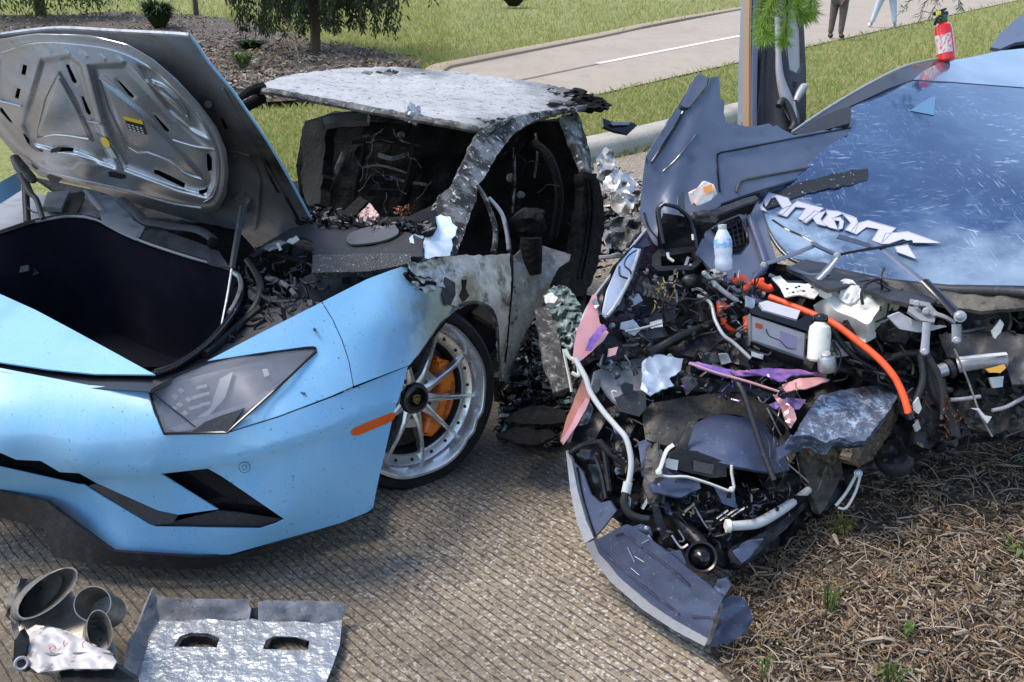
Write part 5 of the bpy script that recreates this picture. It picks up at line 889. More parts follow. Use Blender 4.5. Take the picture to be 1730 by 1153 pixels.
panel('ceramic_band', ws, m_wind2, [(1272, 352), (1283, 332), (1340, 312), (1400, 296), (1466, 284), (1466, 304), (1440, 312), (1400, 318), (1345, 334), (1300, 352), (1278, 358)], S_w2, step=8, thick=.002, off=.010, jag=1)
panel('glass_reflection', ws, mk('pale_blue_reflection', (.07, .16, .26), .3), [(1537, 187), (1568, 167), (1578, 163), (1580, 167), (1578, 195)], S_w2, step=14, thick=.001, off=.012)  # reflection on the glass, put in as a pale blue patch
tube('windshield_seal', ws, m_plast, [(1400, 460), (1480, 476), (1600, 490), (1730, 495), (1900, 515)], .016, S_w2, .0, 8); tube('windshield_seal', ws, m_pil2, [(1281, 340), (1300, 394), (1335, 437), (1400, 459)], .007, S_w2, .0, 8)
panel('dash_top', cb, m_dark, [(1300, 340), (1560, 180), (1900, 190), (1900, 520), (1400, 480)], S_w2, step=60, thick=.01, off=-.15)
# angular lettering on the glass
m_let = mk('white_vinyl_letters', (.42, .415, .48), .5, 0, [('noise', 60, .6, .7, (.5, .5, .6), {})]); m_out = mk('grey_vinyl_outline', (.28, .29, .36), .5)
ZL = lambda pts: [(1270+x*.19653, 310+y*.19653) for x, y in pts]
LET = [[(35, 218), (105, 150), (90, 195), (135, 245)], [(100, 150), (145, 80), (310, 125), (345, 185), (260, 270), (215, 255), (265, 215), (205, 120), (165, 130), (120, 205)], [(345, 185), (390, 150), (620, 212), (470, 335), (395, 305), (460, 215), (375, 205), (300, 290), (215, 262), (262, 220)],
    [(545, 235), (590, 250), (640, 230), (590, 310), (640, 370), (560, 350), (525, 300), (470, 345), (430, 330)], [(640, 230), (740, 240), (880, 290), (780, 262), (700, 300), (740, 400), (665, 380), (600, 330), (650, 270)], [(690, 300), (760, 290), (790, 330), (780, 390), (745, 400), (755, 325), (722, 322)], [(780, 262), (900, 300), (915, 350), (880, 430), (800, 400), (850, 340)],
    [(905, 345), (1000, 318), (1240, 385), (1110, 520), (1030, 490), (1090, 395), (985, 378), (900, 440), (850, 420)], [(1150, 430), (1340, 415), (1625, 515), (1390, 512), (1300, 480), (1180, 520), (1110, 525)], [(1230, 545), (1340, 530), (1420, 655), (1250, 590)]]
for i, l in enumerate(LET):
    q = panel('sticker_letter', ws, m_let, ZL(l), S_w2, step=9, thick=.001, off=.014); tube('letter_outline', q, m_out, ZL(l), .0016, S_w2, .0145, 4, 1, 1, True)
# roof, pillar, mirror foot
S_rf = surf((1545, 134, 'd', 4.12), (1590, 103, 'd', 4.35), (1640, 96, 'd', 4.6), (1730, 82, 'd', 4.9), (1730, 149, 'd', 4.22), (1900, 165, 'd', 4.3), (1900, 80, 'd', 5.0))
panel('roof', cb, m_roofb, [(1543, 135), (1560, 120), (1590, 105), (1640, 97), (1690, 86), (1730, 82), (1900, 78), (1900, 164), (1730, 148), (1600, 138)], S_rf, step=12, thick=.01)
S_pi = surf((1340, 225, 'd', 3.75), (1440, 170, 'd', 3.95), (1530, 118, 'd', 4.15), (1600, 100, 'd', 4.4), (1500, 152, 'd', 4.0))
panel('windshield_pillar', cb, m_pil2, [(1338, 226), (1370, 202), (1420, 172), (1470, 143), (1530, 114), (1592, 101), (1600, 104), (1558, 122), (1542, 135), (1500, 150), (1440, 178), (1400, 198), (1350, 228)], S_pi, step=12, thick=.03)
tube('pillar_highlight', cb, m_edge, [(1338, 224), (1400, 182), (1470, 141), (1530, 112), (1590, 99)], .006, S_pi, .0, 6)
panel('mirror_foot', cb, m_plast, [(1344, 226), (1375, 204), (1420, 184), (1436, 181), (1439, 190), (1436, 208), (1400, 218), (1360, 230)], surf((1344, 226, 'd', 3.66), (1436, 181, 'd', 3.8), (1436, 208, 'd', 3.72)), step=10, thick=.04, curve=False)
panel('rear_engine_cover', cb, m_slate, [(1673, 80), (1690, 56), (1722, 28), (1770, -8), (1900, -30), (1900, 60), (1760, 66), (1715, 72), (1690, 83)], surf((1673, 80, 'd', 5.2), (1770, -8, 'd', 5.7), (1900, 60, 'd', 5.2)), step=20, thick=.02); panel('engine_cover_gap', cb, m_dark, [(1676, 80), (1715, 70), (1760, 64), (1900, 60), (1900, 90), (1700, 92)], surf((1673, 80, 'd', 5.25), (1900, 60, 'd', 5.25), (1900, 90, 'd', 5.2)), step=30, thick=.01)
# scissor door standing open
S_dr = surf((1268, 210, 'd', 4.05), (1268, -80, 'd', 4.25), (1365, 220, 'd', 4.15), (1365, -80, 'd', 4.35))
do = panel('raised_door', cb, m_plast, [(1278, 218), (1284, 150), (1290, 60), (1298, -40), (1305, -160), (1340, -170), (1352, -60), (1358, 40), (1362, 120), (1362, 200), (1350, 226), (1320, 230)], S_dr, [[(1321, -60), (1328, 10), (1331, 90), (1334, 118), (1350, 126), (1357, 110), (1356, 50), (1348, 0), (1335, -60)]], step=10, thick=.09, mod=lambda q: .02*np.sin((q[:, 0]-1278)*.09))
m_dglass = mk('smoky_door_glass', (.75, .72, .68), .1, 0, alpha=.35, coat=.6)
panel('door_window', do, m_dglass, [(1320, -60), (1327, 10), (1330, 90), (1333, 119), (1350, 127), (1358, 110), (1357, 50), (1349, 0), (1336, -60)], S_dr, step=20, thick=.006, off=-.04)
panel('door_skin', do, m_slate, [(1271, 218), (1272, 100), (1276, -40), (1282, -160), (1292, -160), (1284, -40), (1280, 80), (1278, 218)], S_dr, step=20, thick=.12, off=-.005); panel('door_edge_trim', do, mk('tan_door_trim', (.24, .14, .07), .5), [(1265, 216), (1265, 60), (1268, -80), (1272, -80), (1269, 60), (1269, 216)], S_dr, step=20, thick=.05, off=-.02)
tube('door_grab_rail', do, m_grey, [(1313, 30), (1315, 90), (1318, 130), (1328, 165), (1340, 196), (1346, 212)], [.012, .013, .018, .028, .026, .012], S_dr, .04, 8, 5, .6); tube('armrest_arch', do, m_plast, [(1316, 180), (1322, 170), (1332, 182), (1342, 208), (1336, 222)], .016, S_dr, .05, 8); tube('door_handle', do, m_edge, [(1344, 172), (1350, 160), (1358, 148), (1361, 150)], [.013, .018, .02, .012], S_dr, .05, 8); tube('door_seam', do, m_gloss, [(1300, 0), (1294, 100), (1288, 212)], .006, S_dr, .02, 5); tube('door_strut', do, m_edge, [(1341, 172), (1345, 200)], .006, S_dr, .06, 6)
lathe('door_button', do, m_gloss, [(0, .01), (.012, .008), (.014, 0)], S_dr.at([(1341, 143)], .01)[0], -FWD, 12)
# peeled up fender
S_fe = surf((1090, 380, 'd', 3.14), (1091, 266, 'd', 3.2), (1190, 130, 'd', 3.34), (1226, 209, 'd', 3.36), (1341, 229, 'd', 3.56), (1440, 230, 'd', 3.72), (1276, 325, 'd', 3.3), (1180, 350, 'd', 3.2), (1160, 230, 'd', 3.24), (1119, 420, 'd', 3.1), lam=.002)
fcr = [(1205, 130), (1160, 240), (1120, 400)]
def fdent(q):
    return np.array([.026*nz(p, .013, 2)+.010*abs(nz(p, .035, 5)) for p in q])+.02*np.clip((1216-q[:, 0])/100, 0, 1)-.012*np.exp(-(segdist(q, fcr)/12.)**2)-.012*np.exp(-(segdist(q, [(1212, 250), (1330, 240), (1440, 222)])/8.)**2)
fn = panel('peeled_fender', cb, m_slate, [(1182, 123), (1196, 132), (1199, 133), (1207, 130), (1215, 129), (1217, 145), (1216, 166), (1224, 171), (1223, 190), (1226, 208), (1245, 210), (1260, 214), (1280, 213), (1299, 209), (1306, 214), (1312, 212), (1322, 219), (1341, 229), (1380, 222), (1436, 213), (1440, 251), (1430, 262), (1417, 272), (1418, 281), (1340, 305), (1276, 325), (1219, 346), (1190, 362), (1160, 382), (1119, 422), (1104, 411), (1087, 380), (1081, 358), (1086, 310), (1091, 266), (1110, 232), (1146, 178), (1165, 145)], S_fe, step=10, thick=.006, mod=fdent, jag=.9)
S_fo = Off(S_fe, fdent)
for P, r, m_ in (([(1196, 133), (1195, 142), (1188, 153), (1178, 165), (1165, 181)], .006, m_gloss), ([(1155, 188), (1140, 215), (1120, 248), (1100, 275)], .0075, m_gloss), ([(1150, 186), (1157, 181), (1160, 186)], .008, m_gloss), ([(1178, 226), (1160, 248), (1140, 272), (1120, 290)], .003, m_pil2), ([(1216, 325), (1213, 290), (1212, 268), (1216, 259), (1240, 254), (1330, 236), (1437, 216)], .0042, m_gloss), ([(1244, 325), (1247, 313), (1256, 305), (1275, 301), (1340, 289), (1418, 275)], .0055, m_brown), ([(1219, 346), (1276, 326), (1340, 306), (1418, 282)], .005, m_gloss), ([(1088, 360), (1096, 385), (1110, 402)], .004, m_gloss)): tube('fender_groove', fn, m_, P, r, S_fo, .002, 6)
panel('torn_ledge', fn, m_slate, [(1183, 124), (1196, 133), (1194, 144), (1182, 160), (1165, 181), (1158, 182), (1150, 178), (1168, 145)], S_fo, step=10, thick=.008, off=.018)
panel('torn_ledge', fn, m_slate, [(1092, 264), (1112, 230), (1146, 184), (1152, 189), (1136, 218), (1098, 276)], S_fo, step=10, thick=.008, off=.018)
# cowl corner with mesh vent
S_co = surf((1180, 425, 'd', 3.06), (1250, 370, 'd', 3.22), (1268, 372, 'd', 3.24), (1265, 500, 'd', 2.98), (1320, 420, 'd', 3.12), (1300, 350, 'd', 3.28))
co = panel('cowl_corner', cb, m_slate, [(1176, 427), (1184, 408), (1192, 392), (1215, 376), (1250, 362), (1266, 366), (1280, 340), (1285, 352), (1300, 400), (1312, 440), (1290, 450), (1272, 462), (1266, 490), (1262, 506), (1240, 490), (1205, 460)], S_co, [[(1203, 388), (1222, 376), (1248, 366), (1262, 392), (1264, 410), (1250, 428), (1225, 430)]], step=9, thick=.01)
ve = panel('vent_backing', co, m_dark, [(1200, 386), (1222, 372), (1250, 362), (1268, 395), (1266, 415), (1250, 432), (1222, 434)], S_co, step=20, thick=.006, off=-.03)
for k in range(7):
    tube('vent_bar', co, m_dplast, [(1206+k*9, 380-k*3), (1222+k*7, 430-k*4)], .0025, S_co, -.008, 5); tube('vent_bar', co, m_dplast, [(1204+k*4, 390+k*6), (1250+k*2, 366+k*9)], .0025, S_co, -.008, 5)
tube('vent_frame', co, m_gloss, [(1203, 388), (1222, 376), (1248, 366), (1262, 392), (1264, 410), (1250, 428), (1225, 430)], .004, S_co, .002, 5, 1, 1, True)
tube('cowl_rail', cb, m_slate2, [(1266, 366), (1285, 420), (1292, 450), (1278, 468), (1268, 490), (1280, 510), (1310, 520), (1350, 528)], .014, S_co, .02, 8)
# inner front: dark base so that the torn parts have something behind them
S_bay = surf((990, 640, 'd', 2.92), (1100, 480, 'd', 3.15), (1280, 440, 'd', 3.22), (1480, 480, 'd', 3.1), (1730, 500, 'd', 2.92), (1900, 520, 'd', 2.8), (1730, 740, 'd', 2.95), (1500, 770, 'd', 2.95), (1350, 850, 'd', 2.9), (1250, 960, 'd', 2.66), (1100, 900, 'd', 2.70), (1000, 850, 'd', 2.8), (1300, 650, 'd', 3.05))
panel('bay_wall', cb, m_dplast, [(985, 560), (1010, 520), (1070, 430), (1110, 400), (1180, 400), (1280, 440), (1400, 460), (1500, 478), (1730, 500), (1900, 520), (1900, 760), (1730, 735), (1620, 745), (1540, 785), (1460, 800), (1400, 860), (1300, 930), (1250, 960), (1180, 950), (1060, 890), (1010, 860), (975, 790), (960, 760), (985, 680)], S_bay, step=11, thick=.02, mod=crumple(.06, 45, 3))
def slab(name, mat, pts, d, thick=.006, amp=.006, sc=24, step=9, jag=.4, parent=None, off=0, **k):
    S = surf(*[(p[0], p[1], 'd', dd) for p, dd in zip(d[0], d[1])]) if isinstance(d, tuple) else (flat(d) if isinstance(d, (int, float)) else d)
    return panel(name, parent or cb, mat, pts, S, step=step, thick=thick, off=off, mod=crumple(amp, sc, pts[0][0]) if amp else None, jag=jag, **k)
def pipe(name, mat, pts, r, d, parent=None, seg=8, flatr=1., n=6):
    S = surf(*[(p[0], p[1], 'd', dd) for p, dd in zip(d[0], d[1])]) if isinstance(d, tuple) else flat(d)
    return tube(name, parent or cb, mat, pts, r, S, 0, seg, n, flatr)
def bolt(x, y, d, r, mat=None, parent=None, name='bolt'): return lathe(name, parent or cb, mat or m_alu, [(0, .008), (r*.6, .008), (r*.75, .004), (r, .003), (r, -.006)], D(x, y, d), -ray(x, y), 12)
# fender edge, headlight, pink panels (the car's right side)
slab('fender_edge', m_plum, [(1086, 395), (1100, 415), (1072, 424), (1048, 450), (1028, 485), (1012, 528), (1004, 545), (985, 545), (984, 532), (1000, 505), (1040, 450)], ([(1086, 395), (1100, 415), (985, 545)], [3.08, 3.05, 2.82]), .01, .006)
pipe('fender_beading', m_edge, [(1092, 388), (1064, 422), (1030, 468), (1000, 508), (984, 540), (974, 580), (968, 612)], .0045, ([(1092, 388), (984, 540), (968, 612)], [3.08, 2.81, 2.74]))
hb = slab('headlight', m_gloss, [(1088, 418), (1075, 470), (1050, 520), (1024, 542), (1014, 532), (1022, 490), (1044, 442), (1070, 414)], ([(1088, 418), (1024, 542), (1014, 532)], [3.02, 2.82, 2.82]), .03, 0)
m_hlb = mk('blue_white_light_guide', (.50, .55, .64), .2, .0, [('noise', 7, .45, .6, (.22, .34, .58), {})], coat=1.)
slab('light_guide', m_hlb, [(1083, 421), (1068, 470), (1046, 514), (1025, 536), (1019, 529), (1027, 490), (1046, 446), (1069, 419)], ([(1083, 421), (1025, 536), (1019, 529)], [2.99, 2.80, 2.80]), .01, 0, parent=hb, jag=0); pipe('light_guide_edge', m_edge, [(1080, 424), (1062, 475), (1040, 516), (1026, 534)], .006, ([(1080, 424), (1040, 516), (1026, 534)], [2.97, 2.8, 2.785]), hb)
slab('pink_fender_panel', m_pink, [(1001, 498), (1008, 500), (1011, 525), (1013, 545), (1028, 562), (1020, 576), (1008, 586), (1000, 594), (978, 612), (967, 614), (970, 585), (976, 556)], ([(1001, 498), (1020, 570), (967, 614)], [2.83, 2.78, 2.73]), .006, .006, 30); slab('purple_fold', m_purple, [(989, 592), (996, 572), (1012, 552), (1020, 548), (1026, 556), (1008, 576), (1000, 592)], ([(1001, 498), (1020, 570), (967, 614)], [2.81, 2.76, 2.71]), .004, .006, 12)
slab('pink_bumper_corner', m_copper, [(985, 640), (994, 642), (998, 652), (996, 676), (990, 690), (978, 712), (964, 736), (952, 752), (947, 745), (956, 712), (972, 670)], ([(990, 640), (998, 660), (947, 745)], [2.76, 2.75, 2.68]), .006, .005, 30); slab('pink_bumper_corner', m_pink, [(966, 716), (978, 690), (990, 672), (996, 676), (990, 692), (976, 716), (953, 750), (949, 744)], ([(990, 640), (998, 660), (947, 745)], [2.752, 2.742, 2.672]), .003, .004, 30)
slab('blue_backing', m_scrape, [(996, 676), (1003, 690), (995, 715), (978, 720), (985, 700)], 2.76, .006)
# bumper
S_b1 = surf((956, 762, 'd', 2.76), (1003, 909, 'd', 2.66), (1041, 863, 'd', 2.62), (985, 800, 'd', 2.73))
bs = panel('bumper_side', cb, m_slate2, [(968, 780), (985, 798), (998, 836), (1014, 850), (1030, 846), (1041, 863), (1022, 888), (1004, 909), (990, 880), (976, 832)], S_b1, step=9, thick=.008, mod=crumple(.004, 40, 2)); panel('bumper_rim', bs, m_edge, [(956, 762), (966, 778), (976, 830), (990, 880), (1003, 909), (988, 918), (974, 880), (963, 826)], S_b1, step=9, thick=.014, off=.006)
tube('bumper_groove', bs, m_gloss, [(974, 790), (984, 840), (1004, 906)], .0035, S_b1, .006, 5); panel('black_side_duct', cb, m_gloss, [(960, 768), (985, 752), (1020, 750), (1036, 790), (1034, 830), (1018, 848), (1000, 836), (985, 800), (968, 782)], S_b1, step=10, thick=.01, off=-.03, mod=crumple(.02, 30, 4))
tube('duct_edge', cb, m_dplast, [(962, 766), (985, 752), (1014, 748), (1022, 770), (1030, 830)], .008, S_b1, -.01, 6); tube('duct_fin', cb, m_dplast, [(1005, 770), (1016, 800), (1024, 842)], .006, S_b1, -.005, 5)
S_b2 = surf((988, 919, 'd', 2.68), (1055, 887, 'd', 2.56), (1130, 938, 'd', 2.46), (1213, 1002, 'd', 2.39), (1192, 1090, 'd', 2.40), (1089, 1032, 'd', 2.52), (1006, 949, 'd', 2.67))
bl_ = panel('bumper_lower', cb, m_slate2, [(1003, 914), (1030, 900), (1055, 887), (1085, 904), (1130, 938), (1160, 964), (1190, 985), (1213, 1002), (1221, 1010), (1216, 1024), (1207, 1046), (1200, 1068), (1196, 1080), (1150, 1055), (1095, 1020), (1040, 970), (1012, 936)], S_b2, step=9, thick=.01, mod=crumple(.006, 50, 6), jag=.5)
panel('bumper_rim', bl_, m_edge, [(988, 919), (1003, 914), (1012, 936), (1040, 970), (1095, 1020), (1150, 1055), (1196, 1080), (1190, 1092), (1140, 1066), (1085, 1030), (1030, 982), (1002, 944)], S_b2, step=9, thick=.016, off=.004)
for P in ([(1010, 918), (1030, 942), (1080, 985), (1148, 1038)], [(1092, 930), (1130, 958), (1165, 990)], [(1040, 905), (1056, 902), (1070, 912), (1085, 925)], [(1170, 1042), (1205, 1044)]): tube('bumper_groove', bl_, m_plum, P, .0035, S_b2, .003, 5)
for P in ([(1060, 925), (1072, 950)], [(1085, 918), (1096, 912)], [(1066, 960), (1080, 972)], [(1072, 940), (1088, 950)]): tube('scratch', bl_, m_edge, P, .0012, S_b2, .006, 4)
panel('bumper_tab', bl_, m_slate2, [(1205, 996), (1212, 980), (1228, 976), (1234, 990), (1226, 1006), (1218, 1012)], S_b2, step=7, thick=.01, off=-.01, mod=crumple(.01, 12, 4))
panel('torn_flap', cb, m_slate2, [(1220, 1015), (1238, 1008), (1258, 1012), (1268, 1030), (1273, 1048), (1262, 1068), (1235, 1086), (1196, 1093), (1204, 1060)], surf((1220, 1015, 'd', 2.40), (1273, 1048, 'd', 2.43), (1196, 1093, 'd', 2.40)), step=9, thick=.006, mod=crumple(.014, 36, 3), jag=.6); slab('torn_edge', m_brown, [(1216, 1022), (1222, 1018), (1214, 1050), (1200, 1088), (1193, 1090), (1206, 1048)], 2.385, .004, .006, 10)
panel('crushed_spoiler', cb, m_dplast, [(1368, 838), (1374, 842), (1330, 892), (1280, 936), (1250, 956), (1238, 950), (1232, 930), (1240, 922), (1290, 900), (1340, 866)], surf((1370, 840, 'd', 2.85), (1250, 956, 'd', 2.52), (1290, 890, 'd', 2.66)), step=9, thick=.01, mod=crumple(.012, 30, 5)); slab('spoiler_tip', m_slate2, [(1236, 932), (1262, 915), (1290, 912), (1268, 940), (1248, 956), (1238, 952)], 2.53, .006, .01, 20)
slab('cowl_fill', m_dark, [(1170, 372), (1219, 338), (1280, 318), (1360, 300), (1420, 284), (1400, 330), (1300, 400), (1320, 470), (1260, 480), (1170, 430)], ([(1170, 372), (1420, 284), (1260, 480)], [3.36, 3.60, 3.22]), .01, 0)
slab('wing_inner', m_plum, [(1092, 388), (1120, 420), (1110, 470), (1070, 540), (1020, 600), (985, 620), (970, 610), (985, 545), (1040, 450)], ([(1092, 388), (1120, 420), (970, 610)], [3.16, 3.16, 2.86]), .01, 0)
# large plates in the front
slab('muddy_shroud', m_brown, [(1085, 700), (1100, 682), (1150, 672), (1210, 664), (1270, 668), (1300, 684), (1330, 720), (1345, 770), (1330, 790), (1300, 720), (1240, 700), (1180, 708), (1160, 755), (1120, 752), (1090, 742)], ([(1085, 700), (1210, 664), (1300, 684), (1345, 770), (1160, 755), (1120, 710)], [2.76, 2.86, 2.86, 2.78, 2.68, 2.72]), .012, .012, 40)
slab('slate_shroud', m_slate2, [(1158, 768), (1164, 740), (1174, 716), (1200, 703), (1235, 702), (1280, 710), (1306, 726), (1322, 760), (1334, 794), (1310, 800), (1250, 790), (1190, 776)], ([(1158, 768), (1174, 716), (1235, 702), (1306, 726), (1334, 794), (1250, 790), (1245, 745)], [2.64, 2.74, 2.79, 2.80, 2.70, 2.60, 2.66]), .012, .006, 40); slab('shroud_fold', m_brown, [(1140, 762), (1165, 715), (1175, 712), (1166, 742), (1158, 770)], 2.65, .01, .01, 16)
slab('slate_undertray', m_slate2, [(1078, 748), (1092, 742), (1118, 760), (1130, 790), (1180, 812), (1184, 825), (1150, 840), (1105, 832), (1085, 800)], ([(1078, 748), (1184, 825), (1105, 832)], [2.68, 2.60, 2.58]), .008, .01, 40); slab('dark_undertray', m_slate2, [(1205, 820), (1240, 828), (1246, 860), (1220, 850)], 2.62, .006, .008)
slab('crushed_shield', m_dplast, [(1300, 690), (1340, 740), (1376, 820), (1370, 836), (1330, 850), (1290, 820), (1310, 780)], ([(1300, 690), (1376, 820), (1290, 820)], [2.80, 2.86, 2.72]), .01, .03, 30); slab('crushed_shield', m_brown, [(1352, 770), (1385, 745), (1420, 760), (1424, 800), (1400, 850), (1385, 870), (1368, 830), (1360, 800)], ([(1352, 770), (1420, 760), (1385, 870)], [2.80, 2.86, 2.82]), .02, .03, 26)
slab('dark_cavity', m_dark, [(1120, 845), (1200, 820), (1300, 830), (1370, 840), (1290, 890), (1225, 905), (1180, 930), (1150, 900)], 2.72, .006, .02, 30)
# white frame bracket and module
br = slab('control_module', m_dplast, [(1132, 768), (1150, 760), (1200, 772), (1228, 782), (1228, 806), (1200, 808), (1132, 790)], 2.60, .04, .004, 20)
slab('module_label', m_white, [(1127, 775), (1146, 778), (1144, 795), (1125, 790)], 2.585, .003, 0, parent=br); slab('module_block', m_dgrey, [(1172, 778), (1206, 786), (1204, 802), (1172, 796)], 2.585, .012, 0, parent=br)
pipe('bracket_bar', m_white, [(1138, 752), (1126, 762), (1116, 790), (1110, 800), (1130, 806), (1160, 806), (1200, 818), (1238, 830), (1236, 800), (1236, 786)], .0085, 2.575, None, 8, .5, 3); bolt(1114, 799, 2.565, .008, m_white, None, 'bracket_eye'); bolt(1236, 827, 2.565, .008, m_white, None, 'bracket_eye')
# pipes and hoses
pipe('white_pipe', m_white, [(972, 606), (978, 618), (990, 640), (998, 664), (1018, 694), (1042, 722), (1058, 742), (1066, 776), (1064, 806), (1058, 826)], .0082, ([(972, 606), (1042, 722), (1058, 826)], [2.70, 2.62, 2.60])); pipe('pipe_connector', m_white, [(1061, 815), (1057, 834)], .0135, 2.59); pipe('black_hose', m_hose, [(1057, 832), (1054, 850), (1064, 868), (1082, 876), (1096, 878)], .0115, 2.585)
pipe('white_pipe', m_cream, [(955, 590), (962, 604), (974, 612), (978, 634), (966, 630)], .006, 2.74); pipe('air_pipe', m_white, [(1227, 889), (1252, 888), (1280, 884), (1310, 868), (1340, 848), (1366, 828)], [.013, .014, .015, .014, .011], ([(1227, 889), (1310, 868), (1366, 828)], [2.56, 2.66, 2.78])); pipe('pipe_cuff', m_cream, [(1226, 889), (1234, 889)], .019, 2.55)
pipe('long_hose', m_hose, [(1205, 618), (1232, 632), (1254, 660), (1272, 712), (1288, 760), (1300, 792), (1308, 812)], .0085, ([(1205, 618), (1272, 712), (1308, 812)], [2.80, 2.66, 2.6])); pipe('thin_rod', m_exh, [(1296, 690), (1316, 730), (1320, 736)], .003, 2.70); pipe('thin_rod', m_exh, [(1300, 760), (1340, 792), (1366, 815)], .003, 2.72)
pipe('hose', m_hose, [(1012, 745), (1030, 765), (1056, 785)], .010, 2.68); pipe('duct_tube', m_dplast, [(1128, 850), (1150, 884), (1180, 915), (1190, 934)], .022, ([(1128, 850), (1180, 915), (1190, 934)], [2.68, 2.58, 2.56]))
fg = lathe('fog_lamp', cb, m_gloss, [(.0, .010), (.020, .006), (.032, -.002), (.036, .012), (.042, .014), (.045, .0), (.044, -.05)], D(1185, 942, 2.52), -ray(1185, 942)+np.array([0, 0, .25]), 28); lathe('fog_lens', fg, m_gloss, [(0, .022), (.016, .018), (.028, .006), (.030, 0)], D(1185, 942, 2.52), -ray(1185, 942)+np.array([0, 0, .25]), 24)
for k in range(3): pipe('metal_fin', m_alu, [(1200+k*14, 884-k*3), (1216+k*16, 872-k*4), (1230+k*16, 862-k*3)], .004, 2.62, None, 5, .4)
for i, (P, r, m_, d) in enumerate((([(1085, 860), (1110, 820), (1116, 826)], .006, m_edge, 2.6), ([(1135, 905), (1150, 925), (1162, 920)], .004, m_edge, 2.52), ([(1170, 850), (1190, 885), (1200, 896)], .003, m_edge, 2.6), ([(1095, 905), (1112, 930), (1128, 940)], .005, m_edge, 2.52), ([(1060, 868), (1064, 845), (1058, 838)], .004, m_edge, 2.6), ([(1148, 870), (1170, 900), (1176, 906)], .004, m_hose, 2.6))): pipe('metal_sliver', m_, P, r, d, None, 5, .5)
slab('mount_bracket', m_slate2, [(1066, 892), (1082, 885), (1098, 890), (1102, 905), (1085, 912)], 2.545, .006, .006); slab('mount_bracket', m_slate2, [(1130, 935), (1150, 930), (1160, 952), (1145, 958)], 2.47, .006, .006); slab('mount_bracket', m_plast, [(1100, 850), (1112, 848), (1120, 880), (1132, 905), (1120, 912), (1106, 880)], 2.62, .006, .01); bolt(1092, 893, 2.535, .006)
# scraped crash block
S_k = surf((1345, 735, 'd', 2.62), (1385, 668, 'd', 2.80), (1505, 652, 'd', 2.86), (1470, 722, 'd', 2.68), (1440, 755, 'd', 2.62))
ck = panel('crash_block', cb, m_scrape, [(1340, 738), (1362, 700), (1385, 668), (1440, 656), (1505, 650), (1522, 660), (1505, 690), (1478, 724), (1462, 745), (1440, 748), (1420, 738), (1395, 748), (1365, 735)], S_k, step=6, thick=.11, mod=crumple(.016, 26, 4), jag=.7, back=np.array([.2, .55, -.8]))
panel('crash_block_side', ck, m_soil, [(1522, 662), (1505, 692), (1478, 726), (1464, 748), (1440, 758), (1436, 780), (1452, 790), (1480, 770), (1505, 730), (1525, 690)], surf((1522, 662, 'd', 2.84), (1440, 758, 'd', 2.63), (1480, 770, 'd', 2.74)), step=6, thick=.03, mod=crumple(.025, 16, 2), jag=1)
slab('frayed_bar', m_slate2, [(1312, 760), (1340, 736), (1352, 742), (1330, 768), (1312, 782)], 2.64, .012, .01, 12); slab('frayed_edge', m_soil, [(1352, 742), (1380, 755), (1420, 750), (1432, 775), (1400, 782), (1370, 770)], 2.70, .02, .03, 12, 6, 1.2)
# battery and tanks
S_bt = surf((1268, 528, 'd', 2.80), (1362, 560, 'd', 2.76), (1268, 585, 'd', 2.85))
bt_ = panel('battery', cb, m_grey, [(1268, 528), (1300, 538), (1362, 560), (1359, 612), (1320, 600), (1268, 582)], S_bt, step=14, thick=.09, back=-UPV*.2+FWD); m_lg = mk('light_grey_case', (.42, .42, .44), .45, 0, [('noise', 12, .5, .7, (.33, .33, .35), {})])
panel('battery_face', bt_, m_lg, [(1271, 534), (1360, 564), (1357, 604), (1271, 574)], S_bt, step=16, thick=.004, off=.006); panel('battery_top', bt_, m_lg, [(1282, 512), (1296, 508), (1352, 525), (1346, 540), (1290, 524)], surf((1282, 512, 'd', 2.86), (1352, 525, 'd', 2.83), (1346, 540, 'd', 2.79)), step=14, thick=.02); panel('battery_strap', bt_, m_gloss, [(1266, 524), (1280, 516), (1288, 526), (1345, 543), (1366, 530), (1376, 538), (1364, 560), (1340, 552), (1270, 530)], surf((1266, 524, 'd', 2.79), (1376, 538, 'd', 2.76), (1340, 552, 'd', 2.75)), step=12, thick=.012)
panel('battery_strap', bt_, m_gloss, [(1268, 578), (1320, 598), (1358, 610), (1350, 624), (1300, 606), (1268, 594)], S_bt, step=14, thick=.02, off=.008); panel('battery_sticker', bt_, m_marker, [(1276, 546), (1288, 549), (1288, 557), (1276, 554)], S_bt, step=9, thick=.001, off=.009); tube('battery_line', bt_, m_pil2, [(1294, 556), (1300, 568), (1318, 576), (1330, 588), (1345, 590)], .0015, S_bt, .008, 4)
cv = panel('battery_panel', bt_, mk('violet_grey', (.30, .28, .40), .4), [(1318, 560), (1346, 570), (1344, 590), (1318, 582)], S_bt, step=14, thick=.002, off=.008)
def canister(name, mat, x0, y0, x1, y1, d, r, parent=None, prof=None):
    a, b = D(x0, y0, d), D(x1, y1, d-.01); L_ = np.linalg.norm(b-a); pr = prof or [(0, 0), (r*.85, .0), (r, .006), (r, L_*.75), (r*.9, L_*.88), (r*.6, L_*.95), (r*.55, L_), (0, L_)]; return lathe(name, parent or cb, mat, pr, a, b-a, 20)
ct = canister('fluid_bottle', m_cream, 1382, 610, 1386, 544, 2.74, .032); canister('bottle_cap', m_gloss, 1386, 546, 1387, 532, 2.738, .022, ct); cc = canister('metal_canister', m_alu, 1398, 628, 1396, 602, 2.70, .026); canister('canister_top', m_edge, 1396, 604, 1395, 596, 2.70, .014, cc)
